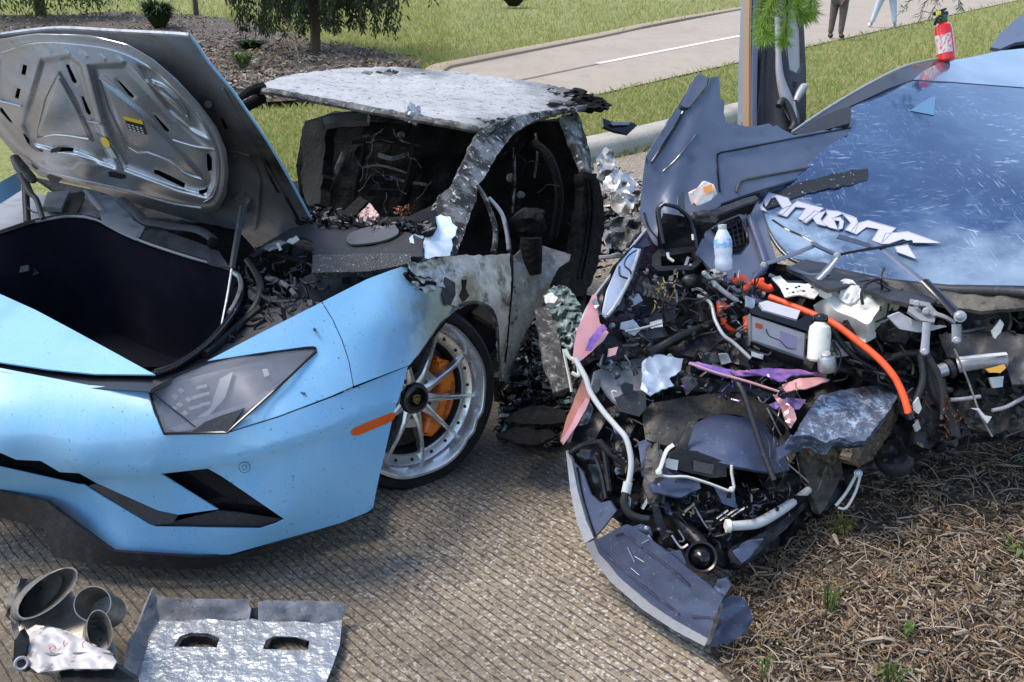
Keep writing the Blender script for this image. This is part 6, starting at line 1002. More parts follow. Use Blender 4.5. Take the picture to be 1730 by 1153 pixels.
pipe('orange_cable', m_cable, [(1300, 502), (1330, 514), (1370, 530), (1410, 548), (1450, 578), (1484, 606), (1510, 636), (1526, 668), (1536, 702)], .0105, ([(1300, 502), (1450, 578), (1536, 702)], [2.92, 2.74, 2.62]), None, 10); pipe('cable_clip', m_gloss, [(1534, 698), (1538, 708)], .014, 2.615)
for i, (P, r, d) in enumerate((([(1228, 520), (1216, 512), (1218, 530), (1224, 545)], .010, 2.90), ([(1238, 478), (1250, 470), (1262, 482), (1255, 492)], .014, 2.95), ([(1280, 480), (1296, 488), (1304, 486)], .014, 2.96), ([(1270, 478), (1290, 474)], .010, 2.97), ([(1220, 545), (1240, 560), (1252, 556)], .008, 2.92), ([(1258, 535), (1262, 545), (1258, 556)], .008, 2.86))): pipe('orange_cable_end', m_cable, P, r, d)
rsv = slab('washer_tank', m_cream, [(1401, 506), (1408, 488), (1424, 472), (1440, 474), (1450, 482), (1480, 486), (1502, 494), (1494, 512), (1480, 530), (1466, 548), (1440, 536), (1410, 524)], ([(1401, 506), (1502, 494), (1466, 548)], [2.86, 2.84, 2.76]), .07, .022, 30, 6, .3, curve=True); slab('tank_dent', m_white, [(1424, 478), (1438, 478), (1460, 492), (1440, 512), (1420, 506)], ([(1401, 506), (1502, 494), (1466, 548)], [2.845, 2.825, 2.745]), .008, .016, 12, 6, .3, rsv, curve=True)
slab('pump_body', m_brown, [(1470, 545), (1490, 525), (1530, 535), (1545, 560), (1530, 580), (1490, 575)], 2.86, .06, .03, 14); pipe('pump_hose', m_hose, [(1430, 540), (1450, 590), (1490, 606), (1540, 598), (1580, 600)], .013, 2.82); pipe('pump_hose', m_hose, [(1400, 545), (1430, 590), (1480, 625), (1530, 630)], .010, 2.84)
pl2 = slab('perforated_plate', m_cream, [(1304, 470), (1318, 466), (1330, 478), (1360, 480), (1394, 474), (1388, 490), (1376, 504), (1350, 498), (1326, 502), (1318, 486)], ([(1304, 470), (1394, 474), (1326, 502)], [2.94, 2.90, 2.86]), .005, .008, 20, 6)
for x, y in ((1330, 488), (1345, 486), (1340, 494), (1358, 492), (1350, 484), (1372, 486)): panel('plate_hole', pl2, m_dark, [(x-3, y), (x, y-2), (x+3, y), (x, y+2)], surf((1304, 470, 'd', 2.93), (1394, 474, 'd', 2.89), (1326, 502, 'd', 2.85)), step=6, thick=.001, off=.012)
slab('plate_spout', m_cream, [(1388, 482), (1402, 486), (1406, 500), (1396, 506), (1384, 500)], 2.86, .02, .008, 10)
# bonnet hinges and wipers
for P, r, d in (([(1294, 446), (1330, 434), (1372, 417)], .012, ([(1294, 446), (1330, 434), (1372, 417)], [2.92, 2.94, 2.98])), ([(1372, 412), (1398, 424), (1416, 432)], .014, 2.93), ([(1414, 436), (1398, 456), (1380, 474)], .015, 2.90), ([(1300, 465), (1330, 478), (1370, 476)], .013, 2.96), ([(1330, 452), (1370, 466), (1400, 462)], .012, 2.95)): pipe('hinge_link', m_slate, P, r, d, None, 6, .45, 2)
bolt(1290, 448, 2.90, .010, m_edge); bolt(1414, 432, 2.90, .011, m_edge); bolt(1373, 410, 2.96, .008, m_edge)
slab('plenum_cover', m_plast, [(1330, 452), (1380, 430), (1440, 452), (1500, 470), (1560, 490), (1600, 500), (1560, 520), (1500, 505), (1440, 480), (1400, 490)], ([(1330, 452), (1600, 500), (1440, 480)], [3.0, 2.84, 2.88]), .012, .012, 40)
slab('plenum_edge', m_brown, [(1480, 474), (1560, 482), (1650, 488), (1730, 492), (1900, 505), (1900, 540), (1730, 520), (1660, 526), (1610, 520), (1540, 500)], ([(1480, 474), (1900, 520), (1610, 520)], [2.92, 2.62, 2.76]), .012, .012, 40)
pipe('wiper_arm', m_slate, [(1468, 408), (1490, 420), (1530, 452), (1570, 485), (1590, 502)], [.010, .013, .013, .013], ([(1468, 408), (1530, 452), (1590, 502)], [3.0, 2.84, 2.70]), None, 6, .5, 3); pipe('wiper_arm', m_gloss, [(1562, 475), (1590, 503), (1618, 533)], [.016, .018, .018], ([(1562, 475), (1590, 503), (1618, 533)], [2.76, 2.70, 2.63]), None, 8, .5, 3); bolt(1622, 535, 2.61, .017, m_edge); bolt(1620, 535, 2.60, .009)
pipe('wiper_blade', m_gloss, [(1410, 432), (1450, 424), (1500, 416), (1540, 408)], .007, ([(1410, 432), (1500, 416), (1540, 408)], [2.92, 2.93, 2.95]), None, 5, .7, 3); pipe('wiper_blade', m_gloss, [(1305, 372), (1330, 388), (1360, 402), (1410, 430)], .005, ([(1305, 372), (1360, 402), (1410, 430)], [3.16, 3.05, 2.95]), None, 5, .7, 3); slab('wiper_joint', m_slate, [(1418, 396), (1440, 402), (1470, 412), (1474, 420), (1440, 410), (1414, 402)], 2.94, .012, .003)
slab('hinge_plate', m_grey, [(1538, 505), (1570, 512), (1584, 528), (1578, 545), (1556, 542), (1534, 526)], ([(1538, 505), (1584, 528), (1534, 526)], [2.74, 2.70, 2.71]), .01, .002); bolt(1549, 513, 2.70, .010, m_edge); bolt(1565, 526, 2.69, .011, m_edge); pipe('hinge_link', m_edge, [(1566, 545), (1564, 572), (1562, 596)], [.012, .011, .013], 2.68, None, 8, .5); bolt(1562, 595, 2.66, .010); pipe('hinge_link', m_edge, [(1578, 530), (1596, 536), (1612, 545)], .013, 2.68, None, 6, .5); pipe('hinge_link', m_grey, [(1616, 548), (1616, 565), (1616, 578)], .014, 2.64, None, 8, .5); bolt(1616, 575, 2.62, .010)
slab('hinge_arm_plate', m_lg, [(1500, 535), (1520, 528), (1560, 548), (1600, 552), (1560, 562), (1520, 556)], 2.74, .01, .008)
# right end of the bay
S_hd = D(1660, 545, 2.80); hdb = lathe('lamp_bucket', cb, m_dgrey, [(.055, .0), (.07, .02), (.075, .05), (.068, .055), (.05, .01), (.0, 0)], D(1665, 552, 2.84), -ray(1665, 552)+np.array([-.2, 0, .5]), 24); slab('lamp_tab', m_cream, [(1676, 560), (1690, 540), (1696, 548), (1686, 575), (1680, 572)], 2.74, .006, .008, 10)
slab('rubber_mat', m_plast, [(1585, 565), (1640, 562), (1690, 560), (1730, 566), (1900, 580), (1900, 660), (1740, 650), (1710, 650), (1700, 620), (1640, 606), (1600, 604)], ([(1585, 565), (1900, 600), (1640, 606)], [2.80, 2.60, 2.72]), .012, .016, 40)
dm = pipe('damper', m_edge, [(1618, 618), (1650, 612), (1700, 608)], .022, ([(1618, 618), (1650, 612), (1700, 608)], [2.70, 2.68, 2.66]), None, 12); pipe('damper_end', m_alu, [(1584, 628), (1598, 624)], .020, 2.69, dm, 12); pipe('damper_collar', m_hose, [(1600, 624), (1608, 621)], .027, 2.69, dm, 12); pipe('damper_band', m_white, [(1620, 606), (1660, 602), (1700, 598)], .008, 2.64, dm, 6, .5); slab('yellow_tab', mk('amber_plastic', (.72, .36, .04), .4), [(1666, 624), (1696, 616), (1700, 622), (1690, 630), (1672, 630)], 2.635, .008, .002, parent=dm); slab('white_foot', m_white, [(1672, 638), (1696, 636), (1694, 654), (1678, 656)], 2.66, .01, .004)
pipe('steel_rod', m_edge, [(1606, 676), (1630, 674), (1656, 670)], .006, 2.68); pipe('curved_cable', m_edge, [(1676, 694), (1700, 688), (1722, 676), (1760, 655)], .006, 2.66); pipe('thin_cable', m_exh, [(1612, 590), (1634, 640), (1656, 700), (1676, 738)], .003, 2.58); slab('clip', m_white, [(1640, 690), (1652, 694), (1668, 716), (1672, 710), (1676, 704), (1664, 702), (1654, 690)], 2.575, .004, .004, 10)
for i, (P, r, d) in enumerate((([(1560, 590), (1568, 630), (1580, 665), (1604, 700), (1612, 735)], .018, 2.70), ([(1556, 600), (1560, 640), (1548, 680), (1552, 692)], .011, 2.68), ([(1590, 640), (1600, 690), (1618, 740)], .012, 2.74), ([(1570, 606), (1590, 650), (1594, 700)], .010, 2.66))): pipe('loom', m_hose, P, r, d)
wires('frayed_wires', cb, m_copw, 1592, 1618, 672, 735, flat(2.66), 16, .0012, 4); slab('plug', m_white, [(1544, 682), (1552, 672), (1557, 690), (1552, 700), (1545, 694)], 2.66, .008, .004); slab('plug', m_edge, [(1544, 720), (1552, 712), (1556, 724), (1548, 730)], 2.66, .008, .004)
pd = lathe('pulley', cb, m_plast, [(0, .004), (.03, .004), (.034, .012), (.05, .012), (.056, .004), (.058, -.02), (.055, -.03)], D(1512, 772, 2.86), -ray(1512, 768)+np.array([.1, .1, .9]), 28); slab('sump_block', m_dplast, [(1550, 690), (1590, 680), (1600, 730), (1570, 760), (1545, 750)], 2.76, .05, .02, 20)
slab('dark_floor', m_dplast, [(1480, 700), (1560, 690), (1730, 690), (1900, 700), (1900, 770), (1730, 740), (1640, 745), (1560, 775), (1500, 790), (1470, 760)], ([(1480, 700), (1900, 700), (1500, 790)], [2.90, 2.80, 2.84]), .01, .03, 30); rubble('bay_rubble', cb, [m_dplast, m_char, m_brown, m_dgrey], 120, [(1540, 690), (1730, 660), (1730, 745), (1560, 780)], flat(2.76), .004, .016, (-.04, .04))
pipe('tow_strap', m_white, [(1450, 795), (1440, 815), (1428, 835), (1412, 855)], .005, 2.72); pipe('tow_strap', m_white, [(1454, 800), (1446, 830), (1430, 858), (1416, 858)], .004, 2.71); bolt(1450, 800, 2.70, .012)
# left end of the bay: struts, plates, bits
pipe('cross_strut', m_dplast, [(1094, 598), (1110, 590), (1150, 568), (1206, 545)], [.018, .013, .013, .012], ([(1094, 598), (1150, 568), (1206, 545)], [2.80, 2.84, 2.92])); slab('radiator_frame', m_grey, [(1004, 628), (1040, 612), (1098, 604), (1100, 618), (1050, 626), (1018, 640), (1012, 660), (1002, 650)], ([(1004, 628), (1098, 604), (1012, 660)], [2.80, 2.86, 2.78]), .02, .012, 20)
slab('grey_duct', m_grey, [(1010, 625), (1085, 622), (1096, 640), (1090, 668), (1060, 690), (1035, 676), (1016, 650)], ([(1010, 625), (1096, 640), (1035, 676)], [2.80, 2.82, 2.74]), .012, .012, 30); slab('clear_relay_box', m_dgrey, [(1042, 672), (1058, 662), (1090, 662), (1092, 690), (1080, 704), (1046, 694)], 2.72, .04, .006); slab('relay', m_gloss, [(1048, 652), (1056, 646), (1070, 650), (1070, 664), (1052, 664)], 2.71, .02, 0); pipe('relay_pin', m_white, [(1037, 672), (1034, 662), (1042, 662)], .003, 2.70)
m_sheet = mk('pale_torn_sheet', (.24, .29, .36), .45, .1, [('noise', 10, .5, .7, (.36, .42, .52), {})], (40, .2, .004))
slab('pale_sheet', m_sheet, [(1084, 614), (1102, 597), (1128, 602), (1154, 606), (1150, 626), (1130, 640), (1138, 652), (1118, 658), (1100, 668), (1082, 658), (1086, 640)], ([(1088, 618), (1154, 608), (1118, 652)], [2.76, 2.80, 2.70]), .004, .014, 24, 6, .8)
slab('purple_strip', m_purple, [(1166, 612), (1180, 612), (1230, 624), (1250, 626), (1310, 630), (1320, 634), (1270, 634), (1226, 636), (1180, 622)], ([(1166, 612), (1320, 634), (1226, 636)], [2.76, 2.74, 2.72]), .004, .010, 20, 6, .8); slab('purple_strip', m_purple, [(1250, 626), (1300, 622), (1350, 624), (1386, 632), (1340, 634), (1320, 644), (1290, 634)], ([(1250, 626), (1386, 632), (1320, 644)], [2.74, 2.76, 2.70]), .004, .012, 18, 6, .8); slab('pink_strip', m_pink, [(1322, 650), (1350, 640), (1380, 638), (1402, 642), (1370, 654), (1330, 662)], ([(1322, 650), (1402, 642), (1330, 662)], [2.70, 2.74, 2.68]), .004, .010, 16, 6, .8); pipe('pink_edge', m_pink, [(1164, 614), (1210, 630), (1260, 644), (1316, 662)], .004, 2.70)
slab('bent_tab', m_pink, [(1306, 668), (1318, 672), (1340, 690), (1346, 708), (1336, 724), (1326, 712), (1322, 692)], 2.66, .004, .012, 14, 6); slab('purple_scrap', m_purple, [(1298, 684), (1330, 672), (1362, 676), (1350, 692), (1310, 692)], 2.74, .006, .014, 14); slab('dark_shard', m_dplast, [(1150, 630), (1200, 640), (1260, 652), (1310, 668), (1290, 672), (1230, 664), (1170, 660)], 2.76, .006, .02, 20)
for i, (pts, m_, d) in enumerate((([(1062, 502), (1080, 497), (1086, 508), (1066, 520)], m_sheet, 2.92), ([(1049, 545), (1070, 540), (1084, 556), (1072, 568), (1048, 556)], m_sheet, 2.84), ([(1098, 545), (1118, 540), (1120, 552), (1100, 556)], m_white, 2.86), ([(1086, 540), (1118, 528), (1122, 546), (1092, 560)], m_gloss, 2.88), ([(1050, 560), (1120, 552), (1130, 568), (1060, 580)], m_gloss, 2.86), ([(1008, 616), (1030, 606), (1040, 616), (1020, 628)], m_scrape, 2.78), ([(1028, 590), (1044, 586), (1040, 600), (1026, 604)], m_pink, 2.77), ([(1000, 508), (1006, 504), (1012, 516), (1006, 522)], m_edge, 2.80), ([(1120, 515), (1142, 512), (1140, 545), (1124, 545)], m_dgrey, 2.94), ([(1080, 475), (1110, 470), (1130, 480), (1120, 500), (1086, 498)], m_dgrey, 2.98), ([(1200, 456), (1214, 453), (1218, 468), (1206, 470)], m_white, 2.97), ([(1262, 500), (1276, 506), (1274, 524), (1262, 518)], m_sheet, 2.84), ([(1150, 640), (1166, 632), (1180, 648), (1160, 668)], m_dgrey, 2.74), ([(1180, 600), (1210, 596), (1220, 612), (1190, 616)], m_dgrey, 2.82), ([(1214, 600), (1230, 598), (1236, 612), (1220, 616)], m_grey, 2.80), ([(1395, 575), (1440, 580), (1446, 600), (1410, 604)], m_grey, 2.84), ([(1270, 594), (1290, 600), (1288, 608), (1270, 602)], m_lg, 2.76))): slab('bay_fragment', m_, pts, d, .012, .008, 14, 7)
pipe('fuse_block_edge', m_edge, [(1056, 560), (1080, 556), (1118, 546)], .004, 2.82)
for k in range(6): pipe('connector', m_ash, [(1085+k*7, 478+k*2), (1092+k*7, 488+k*3), (1090+k*8, 500+k*2)], .009, 2.94-.01*k)
wires('loom_wires', cb, mk('mixed_wire', (.25, .19, .07), .5), 1100, 1150, 476, 530, flat(2.92), 14, .0016, 9); wires('loom_wires', cb, m_hose, 1050, 1260, 470, 640, flat(2.90), 26, .0032, 6); wires('loom_wires', cb, m_hose, 1400, 1640, 500, 700, flat(2.84), 24, .004, 7); wires('loom_wires', cb, m_edge, 1190, 1260, 470, 560, flat(2.90), 7, .002, 2); wires('torn_fibres', cb, m_exh, 1290, 1390, 680, 840, flat(2.70), 12, .0012, 3)
pipe('brake_pipe', m_edge, [(1178, 500), (1200, 512), (1208, 540), (1222, 566), (1240, 580), (1268, 606)], .006, ([(1178, 500), (1222, 566), (1268, 606)], [2.90, 2.82, 2.78])); pipe('linkage', m_edge, [(1188, 460), (1202, 474), (1214, 486), (1232, 500), (1246, 508)], .008, 2.88); bolt(1190, 462, 2.87, .008); bolt(1208, 482, 2.87, .008); lump('rubber_boot', cb, m_hose, D(1164, 476, 2.96), .024, .2, 2, 3, 2)
rubble('bay_rubble', cb, [m_dplast, m_dgrey, m_dplast, m_char, m_slate2], 160, [(1000, 560), (1080, 450), (1260, 470), (1290, 640), (1180, 640), (1000, 640)], flat(2.92), .004, .014, (-.05, .05)); rubble('bay_rubble', cb, [m_dplast, m_brown, m_dgrey, m_char], 120, [(1120, 840), (1360, 820), (1250, 900), (1180, 930)], flat(2.62), .003, .012, (-.05, .04))
# black brackets left of the bottle
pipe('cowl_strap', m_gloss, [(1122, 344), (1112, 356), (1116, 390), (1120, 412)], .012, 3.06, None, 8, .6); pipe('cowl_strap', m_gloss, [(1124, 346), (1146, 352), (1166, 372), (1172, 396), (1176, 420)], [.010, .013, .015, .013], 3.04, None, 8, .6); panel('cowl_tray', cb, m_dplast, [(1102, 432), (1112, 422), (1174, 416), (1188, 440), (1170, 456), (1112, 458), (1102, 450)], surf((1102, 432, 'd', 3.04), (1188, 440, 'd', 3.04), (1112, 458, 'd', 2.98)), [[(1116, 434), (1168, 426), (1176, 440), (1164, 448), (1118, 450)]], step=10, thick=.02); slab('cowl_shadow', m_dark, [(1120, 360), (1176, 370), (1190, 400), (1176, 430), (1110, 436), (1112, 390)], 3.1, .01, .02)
slab('cowl_lug', m_pil2, [(1146, 330), (1156, 322), (1158, 356), (1150, 362), (1144, 352)], 3.08, .01, .003); pipe('cowl_clip', m_cream, [(1128, 427), (1130, 436), (1138, 442)], .005, 2.99); pipe('cowl_clip', m_cream, [(1170, 396), (1171, 406)], .004, 3.0); lump('cowl_knuckle', cb, m_hose, D(1192, 368, 3.06), .036, .5, 1.6, 4, 3, (1.4, .8, .7))
slab('cowl_strip', m_plast, [(1190, 360), (1240, 342), (1276, 330), (1282, 336), (1240, 352), (1200, 368)], ([(1190, 360), (1282, 336), (1200, 368)], [3.12, 3.24, 3.10]), .01, .004)

# fine broken bits all over the torn front
def clutter(name, parent, mats, n, poly, S, off, seed, rmin=.0015, rmax=.006, lmin=.015, lmax=.07):
    rr = random.Random(seed); rg = np.random.default_rng(seed); P = np.array(poly, float); lo, hi = P.min(0), P.max(0); V = []; F = []; MI = []
    while n > 0:
        q = rg.uniform(lo, hi)
        if not inpoly([q], P)[0]: continue
        n -= 1; c = S.at([q], rr.uniform(*off))[0]; mi = rr.randrange(len(mats)); kind = rr.random(); d = rg.normal(size=3); d /= np.linalg.norm(d); l = rr.uniform(lmin, lmax); b = rg.normal(size=3)*l*.25
        if kind < .55: v, f = tube_geo(smoothline([c-d*l*.5, c+b, c+d*l*.5], 3), rr.uniform(rmin, rmax), 6, rr.choice([1, 1, .4]))
        elif kind < .8:
            v, f = tube_geo([c-d*l*.3, c, c+(d+rg.normal(size=3)*.5)*l*.3], rr.uniform(rmax, rmax*2), 5, .15)
        else: v, f = lathe_geo([(0, .004), (rmax*1.2, .004), (rmax*1.4, 0), (rmax*1.4, -.01), (rmax, -.012)], 9, c, -FWD+d*.6)
        k = len(V); V += v; F += [tuple(a+k for a in t) for t in f]; MI += [mi]*len(f)
    me = bpy.data.meshes.new(name); me.from_pydata([tuple(map(float, v)) for v in V], [], F); me.update(); [me.materials.append(m) for m in mats]; me.polygons.foreach_set('material_index', MI); me.polygons.foreach_set('use_smooth', [True]*len(MI)); me.set_sharp_from_angle(angle=.8)
    o = link(name, me, parent); o['kind'] = 'stuff'; return o
S_cl = surf((1000, 600, 'd', 2.82), (1100, 470, 'd', 3.0), (1280, 470, 'd', 2.98), (1480, 520, 'd', 2.88), (1730, 560, 'd', 2.76), (1730, 720, 'd', 2.74), (1500, 720, 'd', 2.80), (1300, 640, 'd', 2.84), (1200, 700, 'd', 2.74), (1100, 850, 'd', 2.62), (1280, 850, 'd', 2.66))
clutter('broken_bits', cb, [m_dplast, m_hose, m_dgrey, m_dplast, m_dplast, m_dgrey, m_grey], 170, [(1000, 600), (1020, 530), (1090, 450), (1180, 450), (1300, 480), (1300, 620), (1180, 640), (1040, 640)], S_cl, (-.02, .05), 1)
clutter('broken_bits', cb, [m_dplast, m_hose, m_dgrey, m_dplast, m_brown, m_dplast, m_dgrey], 170, [(1380, 500), (1560, 540), (1730, 530), (1730, 735), (1600, 745), (1540, 700), (1480, 640), (1400, 600)], S_cl, (-.05, .03), 2)
clutter('broken_bits', cb, [m_dplast, m_hose, m_dgrey, m_brown, m_slate2, m_dplast], 130, [(1010, 660), (1090, 690), (1100, 750), (1180, 830), (1300, 800), (1370, 830), (1250, 900), (1190, 930), (1100, 890), (1040, 800)], S_cl, (-.03, .04), 3, .001, .004, .01, .05)
clutter('broken_bits', cb, [m_dplast, m_purple, m_dgrey, m_grey, m_plum, m_hose], 60, [(1090, 640), (1330, 640), (1340, 690), (1290, 680), (1180, 670), (1090, 690)], S_cl, (-.01, .05), 4, .001, .004, .01, .05)

# larger matte torn pieces that tie the front together
slab('torn_liner', m_dplast, [(1118, 838), (1150, 826), (1205, 832), (1260, 842), (1300, 838), (1290, 862), (1240, 872), (1225, 884), (1200, 892), (1168, 880), (1136, 868)], ([(1118, 838), (1300, 838), (1200, 892)], [2.66, 2.74, 2.60]), .012, .03, 30, 7, 1.2)
slab('torn_liner', m_brown, [(1092, 755), (1112, 748), (1120, 790), (1112, 840), (1098, 852), (1086, 820)], ([(1092, 755), (1120, 790), (1098, 852)], [2.64, 2.62, 2.58]), .01, .02, 24, 7, 1.2)
slab('torn_liner', m_dplast, [(1000, 570), (1034, 560), (1100, 574), (1140, 580), (1110, 600), (1060, 604), (1020, 612), (1004, 600)], ([(1000, 570), (1140, 580), (1020, 612)], [2.84, 2.90, 2.78]), .012, .025, 26, 7, 1.2)
slab('torn_liner', m_dplast, [(1180, 560), (1230, 572), (1266, 590), (1262, 620), (1200, 606), (1150, 600), (1130, 588)], ([(1180, 560), (1266, 590), (1150, 600)], [2.92, 2.86, 2.84]), .012, .025, 26, 7, 1.2)
slab('torn_liner', m_dplast, [(1420, 600), (1480, 610), (1540, 640), (1560, 690), (1530, 700), (1500, 650), (1440, 632), (1405, 624)], ([(1420, 600), (1560, 690), (1405, 624)], [2.88, 2.80, 2.84]), .012, .025, 26, 7, 1.2)
slab('torn_liner', m_brown, [(1620, 660), (1700, 656), (1740, 680), (1730, 724), (1660, 730), (1610, 716)], ([(1620, 660), (1740, 680), (1660, 730)], [2.80, 2.76, 2.74]), .012, .03, 26, 7, 1.2)
# ------------------------------------------------------------------ loose things
# water bottle on the cowl
d0 = 2.93; a, b = D(1223, 457, d0), D(1220, 379, d0-.02); Lb = np.linalg.norm(b-a); ax_ = (b-a)/Lb
wb = empty('water_bottle', a, 'small clear plastic water bottle with blue label standing on the cowl', 'bottle'); rb = .028
m_pet = mk('cloudy_clear_plastic', (.62, .66, .74), .18, 0, [('noise', 30, .5, .7, (.52, .56, .66), {})], alpha=.82, coat=.6)
lathe('bottle_body', wb, m_pet, [(0, 0), (rb*.8, 0), (rb, .008), (rb, Lb*.22), (rb*.93, Lb*.3), (rb, Lb*.36), (rb, Lb*.60), (rb*.9, Lb*.72), (rb*.55, Lb*.86), (rb*.42, Lb*.9), (rb*.42, Lb*.95)], a, ax_, 24); lathe('bottle_label', wb, mk('blue_label', (.20, .36, .62), .4, 0, [('noise', 60, .5, .6, (.6, .66, .75), {'amt': .8})]), [(rb*1.02, Lb*.50), (rb*1.025, Lb*.62), (rb*.95, Lb*.69)], a, ax_, 24); lathe('bottle_cap', wb, m_white, [(rb*.46, Lb*.9), (rb*.48, Lb*.91), (rb*.48, Lb*.99), (0, Lb)], a, ax_, 16)
# crumpled pack on the fender
pk = empty('paper_packet', D(1186, 345, 3.1), 'small pink and orange paper packet lying on the peeled fender', 'packet')
m_pk = mk('packet_paper', (.72, .55, .50), .6, 0, [('noise', 26, .5, .64, (.75, .70, .66), {})], (40, .3, .006)); q = panel('packet_box', pk, m_pk, [(1168, 326), (1192, 306), (1206, 312), (1212, 328), (1200, 338), (1178, 348), (1172, 342)], flat(3.1), step=7, thick=.03, mod=crumple(.01, 16, 1)); panel('packet_band', pk, mk('packet_orange', (.78, .30, .06), .5), [(1188, 318), (1202, 311), (1205, 320), (1192, 328)], flat(3.085), step=8, thick=.003, mod=crumple(.004, 16, 2)); panel('packet_end', pk, m_white, [(1180, 336), (1206, 326), (1202, 338), (1182, 347)], flat(3.085), step=8, thick=.003)
# fire extinguisher on the roof
d0 = 4.36; a, b = D(1600, 104, d0), D(1590, 18, d0-.02); Le = np.linalg.norm(b-a); ax_ = (b-a)/Le; rr = .040
fx = empty('fire_extinguisher', a, 'small red fire extinguisher with green and yellow head standing on the roof', 'fire extinguisher')
lathe('cylinder', fx, m_red, [(0, 0), (rr*.85, 0), (rr, .008), (rr, Le*.60), (rr*.9, Le*.70), (rr*.55, Le*.755), (rr*.42, Le*.77)], a, ax_, 28); V, F = lathe_geo([(rr*1.012, Le*.16), (rr*1.012, Le*.52)], 14, a, ax_, None, (2.2, 4.6)); mesh('label_print', V, F, m_label, fx)
lathe('neck', fx, mk('head_green', (.02, .10, .06), .4), [(rr*.45, Le*.75), (rr*.62, Le*.78), (rr*.62, Le*.88), (rr*.4, Le*.9)], a, ax_, 16); box('lever', fx, m_sk, a+ax_*Le*.94-RTV*.004, (RTV, ax_, FWD), (.066, .016, .022), .004); box('lever', fx, m_sk, a+ax_*Le*.985-RTV*.008, (RTV*.95+ax_*.3, ax_, FWD), (.062, .010, .02), .003); box('pull_tab', fx, mk('tab_yellow', (.75, .60, .05), .4), a+ax_*Le*.89-RTV*.024-FWD*.02, (RTV, ax_, FWD), (.022, .034, .008), .003); tube('nozzle_hose', fx, m_sk, [a+ax_*Le*.86+RTV*.018, a+ax_*Le*.84-RTV*.03-FWD*.03, a+ax_*Le*.70-RTV*.044-FWD*.01], .007, 'xyz')
# burnt book in the cabin
bk = empty('burnt_block', D(608, 384, 3.45), 'half burnt block with speckled pink side lying on the dashboard', 'burnt block')
m_bkp = mk('speckled_pink_pages', (.48, .30, .26), .8, 0, [('noise', 60, .48, .58, (.03, .025, .025), {}), ('noise', 90, .6, .66, (.7, .62, .58), {})], (80, .6, .006)); panel('charred_cover', bk, m_char, [(574, 362), (608, 332), (622, 340), (590, 374), (580, 372)], surf((574, 362, 'd', 3.46), (608, 332, 'd', 3.55), (590, 374, 'd', 3.42)), step=6, thick=.02, mod=crumple(.008, 10, 3), jag=.6); panel('speckled_side', bk, m_bkp, [(593, 374), (624, 343), (640, 364), (624, 383), (606, 384)], surf((593, 374, 'd', 3.42), (624, 343, 'd', 3.48), (640, 364, 'd', 3.42)), step=6, thick=.03, mod=crumple(.006, 12, 3), jag=.6)
# scrap between the two cars
def scrap(name, label, cat, mat, pts, ctrl, thick=.006, amp=.02, sc=18, step=6, jag=1., group=None):
    S = surf(*[(*c[:2], 'd', c[2]) for c in ctrl]); o = panel(name, None, mat, pts, S, step=step, thick=thick, mod=crumple(amp, sc, pts[0][0]*.1), jag=jag); return tag(o, label, cat, group)
scrap('scorched_plank', 'long grey scorched sill plank leaning between the two cars', 'scrap', m_ash, [(904, 524), (926, 516), (938, 545), (950, 600), (962, 655), (934, 664), (922, 620), (912, 570)], [(904, 524, 3.35), (926, 516, 3.37), (950, 660, 3.12)], .03, .01, 30)
scrap('green_crumpled_sheet', 'pale green crumpled plastic sheet at the top of the scrap heap', 'scrap', m_green, [(918, 500), (935, 482), (958, 484), (972, 500), (980, 516), (962, 522), (940, 520), (922, 516)], [(918, 500, 3.5), (972, 500, 3.45), (940, 520, 3.42)], .004, .06, 16, 4)
scrap('crumpled_green_film', 'glossy green tinged crumpled film beside the leaning plank', 'scrap', m_green, [(930, 524), (950, 516), (978, 520), (990, 545), (978, 590), (960, 596), (944, 570), (936, 545)], [(930, 524, 3.36), (990, 545, 3.3), (960, 596, 3.2)], .004, .07, 14, 4)
scrap('white_foam_lump', 'small white foam lump in the green crumpled sheet', 'scrap', m_white, [(920, 500), (930, 494), (942, 502), (936, 512), (922, 512)], [(920, 500, 3.38), (942, 502, 3.36), (922, 512, 3.35)], .03, .01, 10, 4)
scrap('charred_board', 'flat charred board on the ground behind the front wheel', 'scrap', m_char, [(850, 712), (880, 690), (920, 684), (955, 694), (962, 712), (930, 718), (890, 716)], [(850, 712, 3.26), (920, 684, 3.36), (962, 712, 3.24)], .015, .02, 24)
scrap('charred_strip', 'narrow charred strip on the concrete behind the tyre', 'scrap', m_char, [(838, 734), (870, 718), (930, 724), (940, 736), (905, 752), (880, 750), (850, 740)], [(838, 734, 3.2), (930, 724, 3.23), (880, 750, 3.14)], .01, .02, 20)
for i, (lab, pts, d, m_) in enumerate((('torn silver scrap hanging right of the burnt rear pillar', [(1006, 270), (1024, 246), (1036, 256), (1040, 280), (1030, 300), (1014, 304)], 4.35, m_alu), ('bright crumpled silver scrap in front of the kerb', [(1018, 306), (1040, 284), (1064, 296), (1080, 312), (1066, 330), (1040, 326), (1020, 320)], 4.2, m_alu), ('curled pale scrap below the crumpled silver scrap', [(1030, 326), (1056, 320), (1076, 336), (1064, 360), (1048, 368), (1034, 350)], 4.1, m_burn), ('grey rumpled scrap sheet just left of the slate fender', [(1022, 380), (1044, 366), (1084, 362), (1082, 400), (1050, 424), (1026, 420)], 3.95, m_ash), ('pale bent scrap strip beside the charred door post', [(1020, 400), (1032, 366), (1044, 372), (1034, 410), (1026, 430)], 3.9, m_alu))):
    scrap('crumpled_scrap', lab, 'scrap', m_, pts, [(pts[0][0], pts[0][1], d), (pts[2][0], pts[2][1], d+.06), (pts[-2][0], pts[-2][1], d-.08)], .004, .075, 24, 4, 1.4, 'crumpled scrap behind the burnt car')
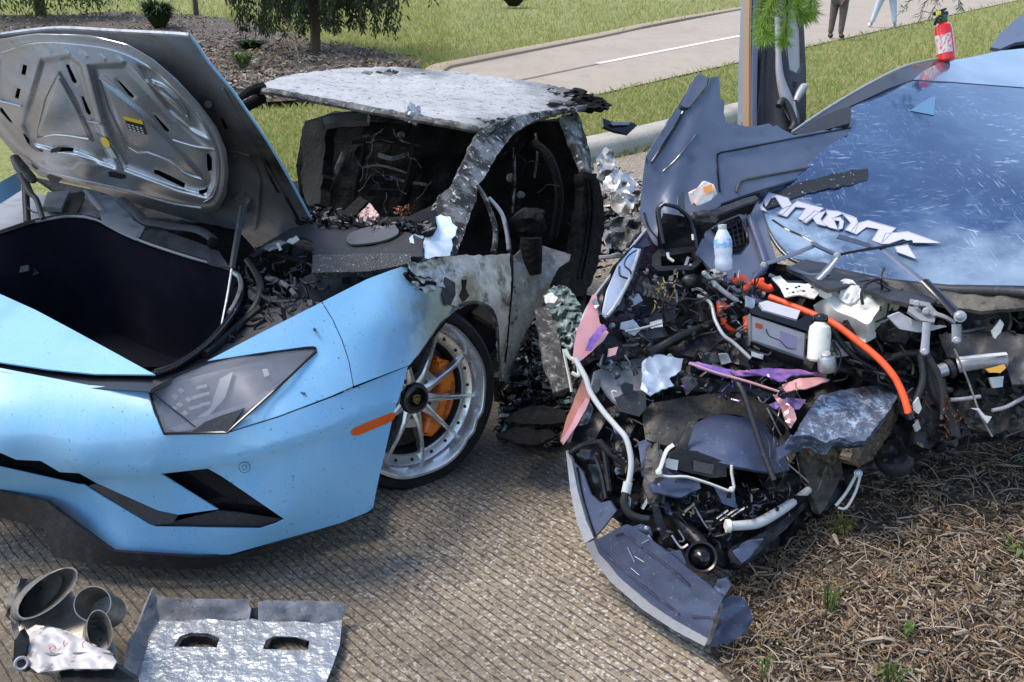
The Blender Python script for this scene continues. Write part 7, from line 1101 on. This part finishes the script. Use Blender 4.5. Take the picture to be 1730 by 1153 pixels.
o = tube('scrap_bar', None, m_edge, [(1012, 436), (1034, 434), (1050, 432)], .010, flat(3.95), 0, 6); tag(o, 'short bare metal bar sticking out beside the door post', 'bar')
for P, lab in (([(952, 590), (956, 612), (962, 640), (966, 662)], 'thin bent cream wire beside the pink fender panel'),): o = tube('bent_wire', None, m_cream, P, .005, flat(2.95), 0, 6); tag(o, lab, 'wire')
S_g = Plane(FWd, (0, 0, .03), (0, 0, 1)); heap = [(846, 664), (872, 620), (890, 560), (905, 520), (940, 560), (985, 560), (975, 640), (962, 700), (955, 745), (900, 752), (840, 735)]
S_heap = surf((850, 700, 'Wz', .06), (905, 520, 'Wz', .38), (985, 560, 'Wz', .30), (955, 745, 'Wz', .02), (880, 750, 'Wz', .02), (910, 640, 'Wz', .17))
o = panel('charred_heap', None, m_char, heap, S_heap, step=6, thick=.02, mod=crumple(.06, 22, 3), jag=1.2, sharp=25); tag(o, 'heap of black charred debris between the burnt door and the other car', 'debris heap')
rubble('charred_crumbs', None, [m_char, m_char, m_ash, m_dplast, m_green], 900, heap, S_heap, .005, .024, (.0, .09), 'loose charred crumbs and glass over the debris heap')
S_back = surf((1000, 300, 'Wz', .50), (1085, 300, 'Wz', .42), (1085, 430, 'Wz', .12), (1000, 470, 'Wz', .06)); rubble('shredded_metal', None, [m_alu, m_ash, m_char, m_burn, m_char, m_dgrey], 260, [(1010, 290), (1040, 280), (1084, 310), (1082, 400), (1040, 440), (1010, 470), (1005, 400)], S_back, .008, .035, (-.05, .12), 'shredded grey metal scraps behind the slate fender')
rubble('ground_crumbs', None, [m_char, m_char, m_dgrey], 160, [(600, 880), (860, 740), (960, 760), (960, 860), (860, 960), (640, 1000)], Plane(FWd, (0, 0, .002), (0, 0, 1)), .001, .0035, (0, .002), 'tiny black crumbs scattered on the concrete')
# exhaust silencer end with three pipes
ex = empty('exhaust_tips', G(100, 1120), 'heat stained exhaust outlet with three open pipes and a white shield', 'exhaust')
def opening(name, cx, cy, rx, ry, rot, d, depth_dir, L_, mat, t_=.006):
    c = D(cx, cy, d); s = d/FOC; rr_ = math.radians(rot); n_ = 40; V = []; F = []; ax2 = np.array(depth_dir)/np.linalg.norm(depth_dir)
    for ring, (k_, off) in enumerate(((.90, L_), (.93, .02), (.95, .0), (1.0, .0), (1.02, .02), (1.0, L_))):
        for i in range(n_):
            a_ = 2*math.pi*i/n_; x, y = rx*k_*math.cos(a_), ry*k_*math.sin(a_); X, Y = x*math.cos(rr_)-y*math.sin(rr_), x*math.sin(rr_)+y*math.cos(rr_); V.append(c+RTV*X*s-UPV*Y*s*1.0+FWD*(Y*s*-.35)+ax2*off)
    for r_ in range(5):
        for i in range(n_): F.append((r_*n_+i, r_*n_+(i+1) % n_, (r_+1)*n_+(i+1) % n_, (r_+1)*n_+i))
    F.append(tuple(range(n_))); return mesh(name, V, F, mat, ex, True, 40)
opening('oval_pipe', 80, 1002, 56, 26, -38, 2.30, (-.55, .55, -.5), .14, m_exh); opening('round_pipe', 156, 1020, 32, 27, 10, 2.30, (.0, .5, -.6), .10, m_exh); opening('small_pipe', 168, 1066, 21, 34, -22, 2.24, (-.35, .3, -.6), .09, m_exh)
S_x3 = surf((40, 1080, 'd', 2.24), (180, 1090, 'd', 2.22), (100, 1050, 'd', 2.28), (100, 1135, 'd', 2.16)); sv = panel('heat_shield', ex, m_exhw, [(38, 1098), (44, 1072), (70, 1060), (100, 1062), (136, 1078), (160, 1092), (185, 1100), (197, 1118), (190, 1130), (120, 1130), (64, 1137), (50, 1126)], S_x3, step=7, thick=.006, mod=crumple(.012, 40, 3)); panel('silencer_top', ex, m_exh, [(40, 1068), (60, 1056), (90, 1060), (130, 1072), (165, 1092), (100, 1086), (46, 1090)], S_x3, step=7, thick=.01, off=-.012, mod=crumple(.012, 30, 4)); panel('silencer_body', ex, m_exh, [(30, 1050), (50, 1040), (120, 1000), (150, 1050), (190, 1080), (196, 1120), (100, 1132), (40, 1118)], S_x3, step=12, thick=.04, off=-.05)
for x, y in ((87, 1094), (144, 1090), (112, 1087)): tube('stamped_ring', sv, m_copper, [(x+5*math.cos(k_*1.05), y+6*math.sin(k_*1.05)) for k_ in range(6)], .0012, S_x3, .003, 4, 3, 1, True)
tube('shield_fold', sv, m_exh, [(44, 1102), (90, 1106), (150, 1104), (192, 1106)], .003, S_x3, .0, 5); panel('mount_arm', ex, m_dplast, [(24, 1086), (34, 1066), (42, 1080), (46, 1118), (44, 1136), (28, 1132), (22, 1116)], flat(2.2), step=8, thick=.02); V, F = lathe_geo([(.010, .004), (.014, .006), (.017, .0), (.017, -.02)], 18, D(36, 1121, 2.17), -ray(36, 1121)); mesh('mount_ring', V, F, m_edge, ex); panel('dark_wrap', ex, m_dplast, [(14, 995), (34, 978), (60, 978), (36, 1010), (30, 1040), (36, 1072), (24, 1082), (18, 1050), (10, 1020)], surf((14, 995, 'd', 2.40), (60, 978, 'd', 2.42), (24, 1082, 'd', 2.3)), step=9, thick=.03, mod=crumple(.012, 24, 2)); panel('clamp_arm', ex, m_dplast, [(100, 1134), (190, 1124), (230, 1140), (240, 1165), (110, 1165)], surf((100, 1134, 'd', 2.2), (240, 1140, 'd', 2.2), (110, 1165, 'd', 2.12)), step=9, thick=.02, mod=crumple(.014, 20, 3)); tube('clamp_wire', ex, m_hose, [(190, 1120), (210, 1132), (232, 1148)], .004, flat(2.18), 0, 5)
# heat shield tray with foil
hs = empty('foil_heat_shield', G(400, 1120), 'grey tray lined with crinkled silver foil lying in front of the blue car', 'heat shield')
S_q = surf((262, 1048, 'Wz', .035), (578, 1050, 'Wz', .035), (240, 1160, 'Wz', .03), (560, 1160, 'Wz', .03))
panel('foil', hs, m_foil, [(262, 1048), (300, 1050), (352, 1046), (400, 1050), (425, 1045), (448, 1051), (500, 1050), (540, 1054), (578, 1046), (574, 1090), (562, 1125), (540, 1180), (215, 1180), (236, 1130), (250, 1084)], S_q, [[(293, 1093), (304, 1075), (322, 1069), (352, 1070), (371, 1078), (366, 1094)], [(444, 1097), (449, 1082), (462, 1075), (500, 1076), (523, 1083), (520, 1099)]], step=4.5, thick=.003, mod=lambda q: .0075*np.array([abs(nz(p, .028, 3))+.7*abs(nz((p[0]*1.3+p[1]*.6, p[1]*.5), .05, 8))+.4*abs(nz(p, .11, 5)) for p in q]), sharp=60)
for x0 in (292, 443): panel('slot_edge', hs, m_dplast, [(x0+2, 1092), (x0+12, 1074), (x0+30, 1067), (x0+62, 1069), (x0+80, 1078), (x0+74, 1084), (x0+58, 1076), (x0+30, 1075), (x0+16, 1081), (x0+8, 1096)], S_q, step=8, thick=.02, off=-.008)
m_trim = mk('scuffed_grey_tray', (.13, .13, .14), .5, 0, [('noise', 12, .48, .66, (.22, .22, .23), {}), ('noise', 50, .58, .68, (.06, .06, .065), {}), ('noise', 120, .62, .7, (.4, .4, .4), {'amt': .6})], (40, .5, .008))
S_q2 = surf((262, 1048, 'Wz', .03), (580, 1048, 'Wz', .03), (260, 1008, 'Wz', .075), (580, 1018, 'Wz', .075)); panel('rear_flange', hs, m_trim, [(256, 1050), (256, 1000), (270, 1008), (300, 1012), (360, 1012), (418, 1014), (424, 1030), (420, 1050), (350, 1050)], S_q2, step=8, thick=.008, mod=crumple(.01, 36, 2)); panel('rear_flange', hs, m_trim, [(436, 1050), (436, 1018), (450, 1014), (500, 1016), (560, 1017), (582, 1022), (584, 1036), (576, 1050), (530, 1054)], S_q2, step=8, thick=.008, mod=crumple(.01, 30, 4)); panel('flange_clip', hs, m_dplast, [(420, 1028), (438, 1028), (438, 1050), (420, 1050)], S_q2, step=9, thick=.008, off=-.01)
panel('side_flange', hs, m_trim, [(259, 992), (266, 1008), (262, 1048), (248, 1086), (236, 1130), (214, 1180), (206, 1180), (212, 1130), (222, 1080), (236, 1050)], surf((259, 992, 'Wz', .09), (262, 1048, 'Wz', .04), (236, 1130, 'Wz', .035), (212, 1130, 'Wz', .07), (222, 1080, 'Wz', .07)), step=8, thick=.008, mod=crumple(.012, 30, 6)); panel('corner_foot', hs, m_trim, [(552, 1160), (566, 1130), (580, 1140), (590, 1180), (545, 1180)], S_q2, step=8, thick=.01, mod=crumple(.01, 20, 6))
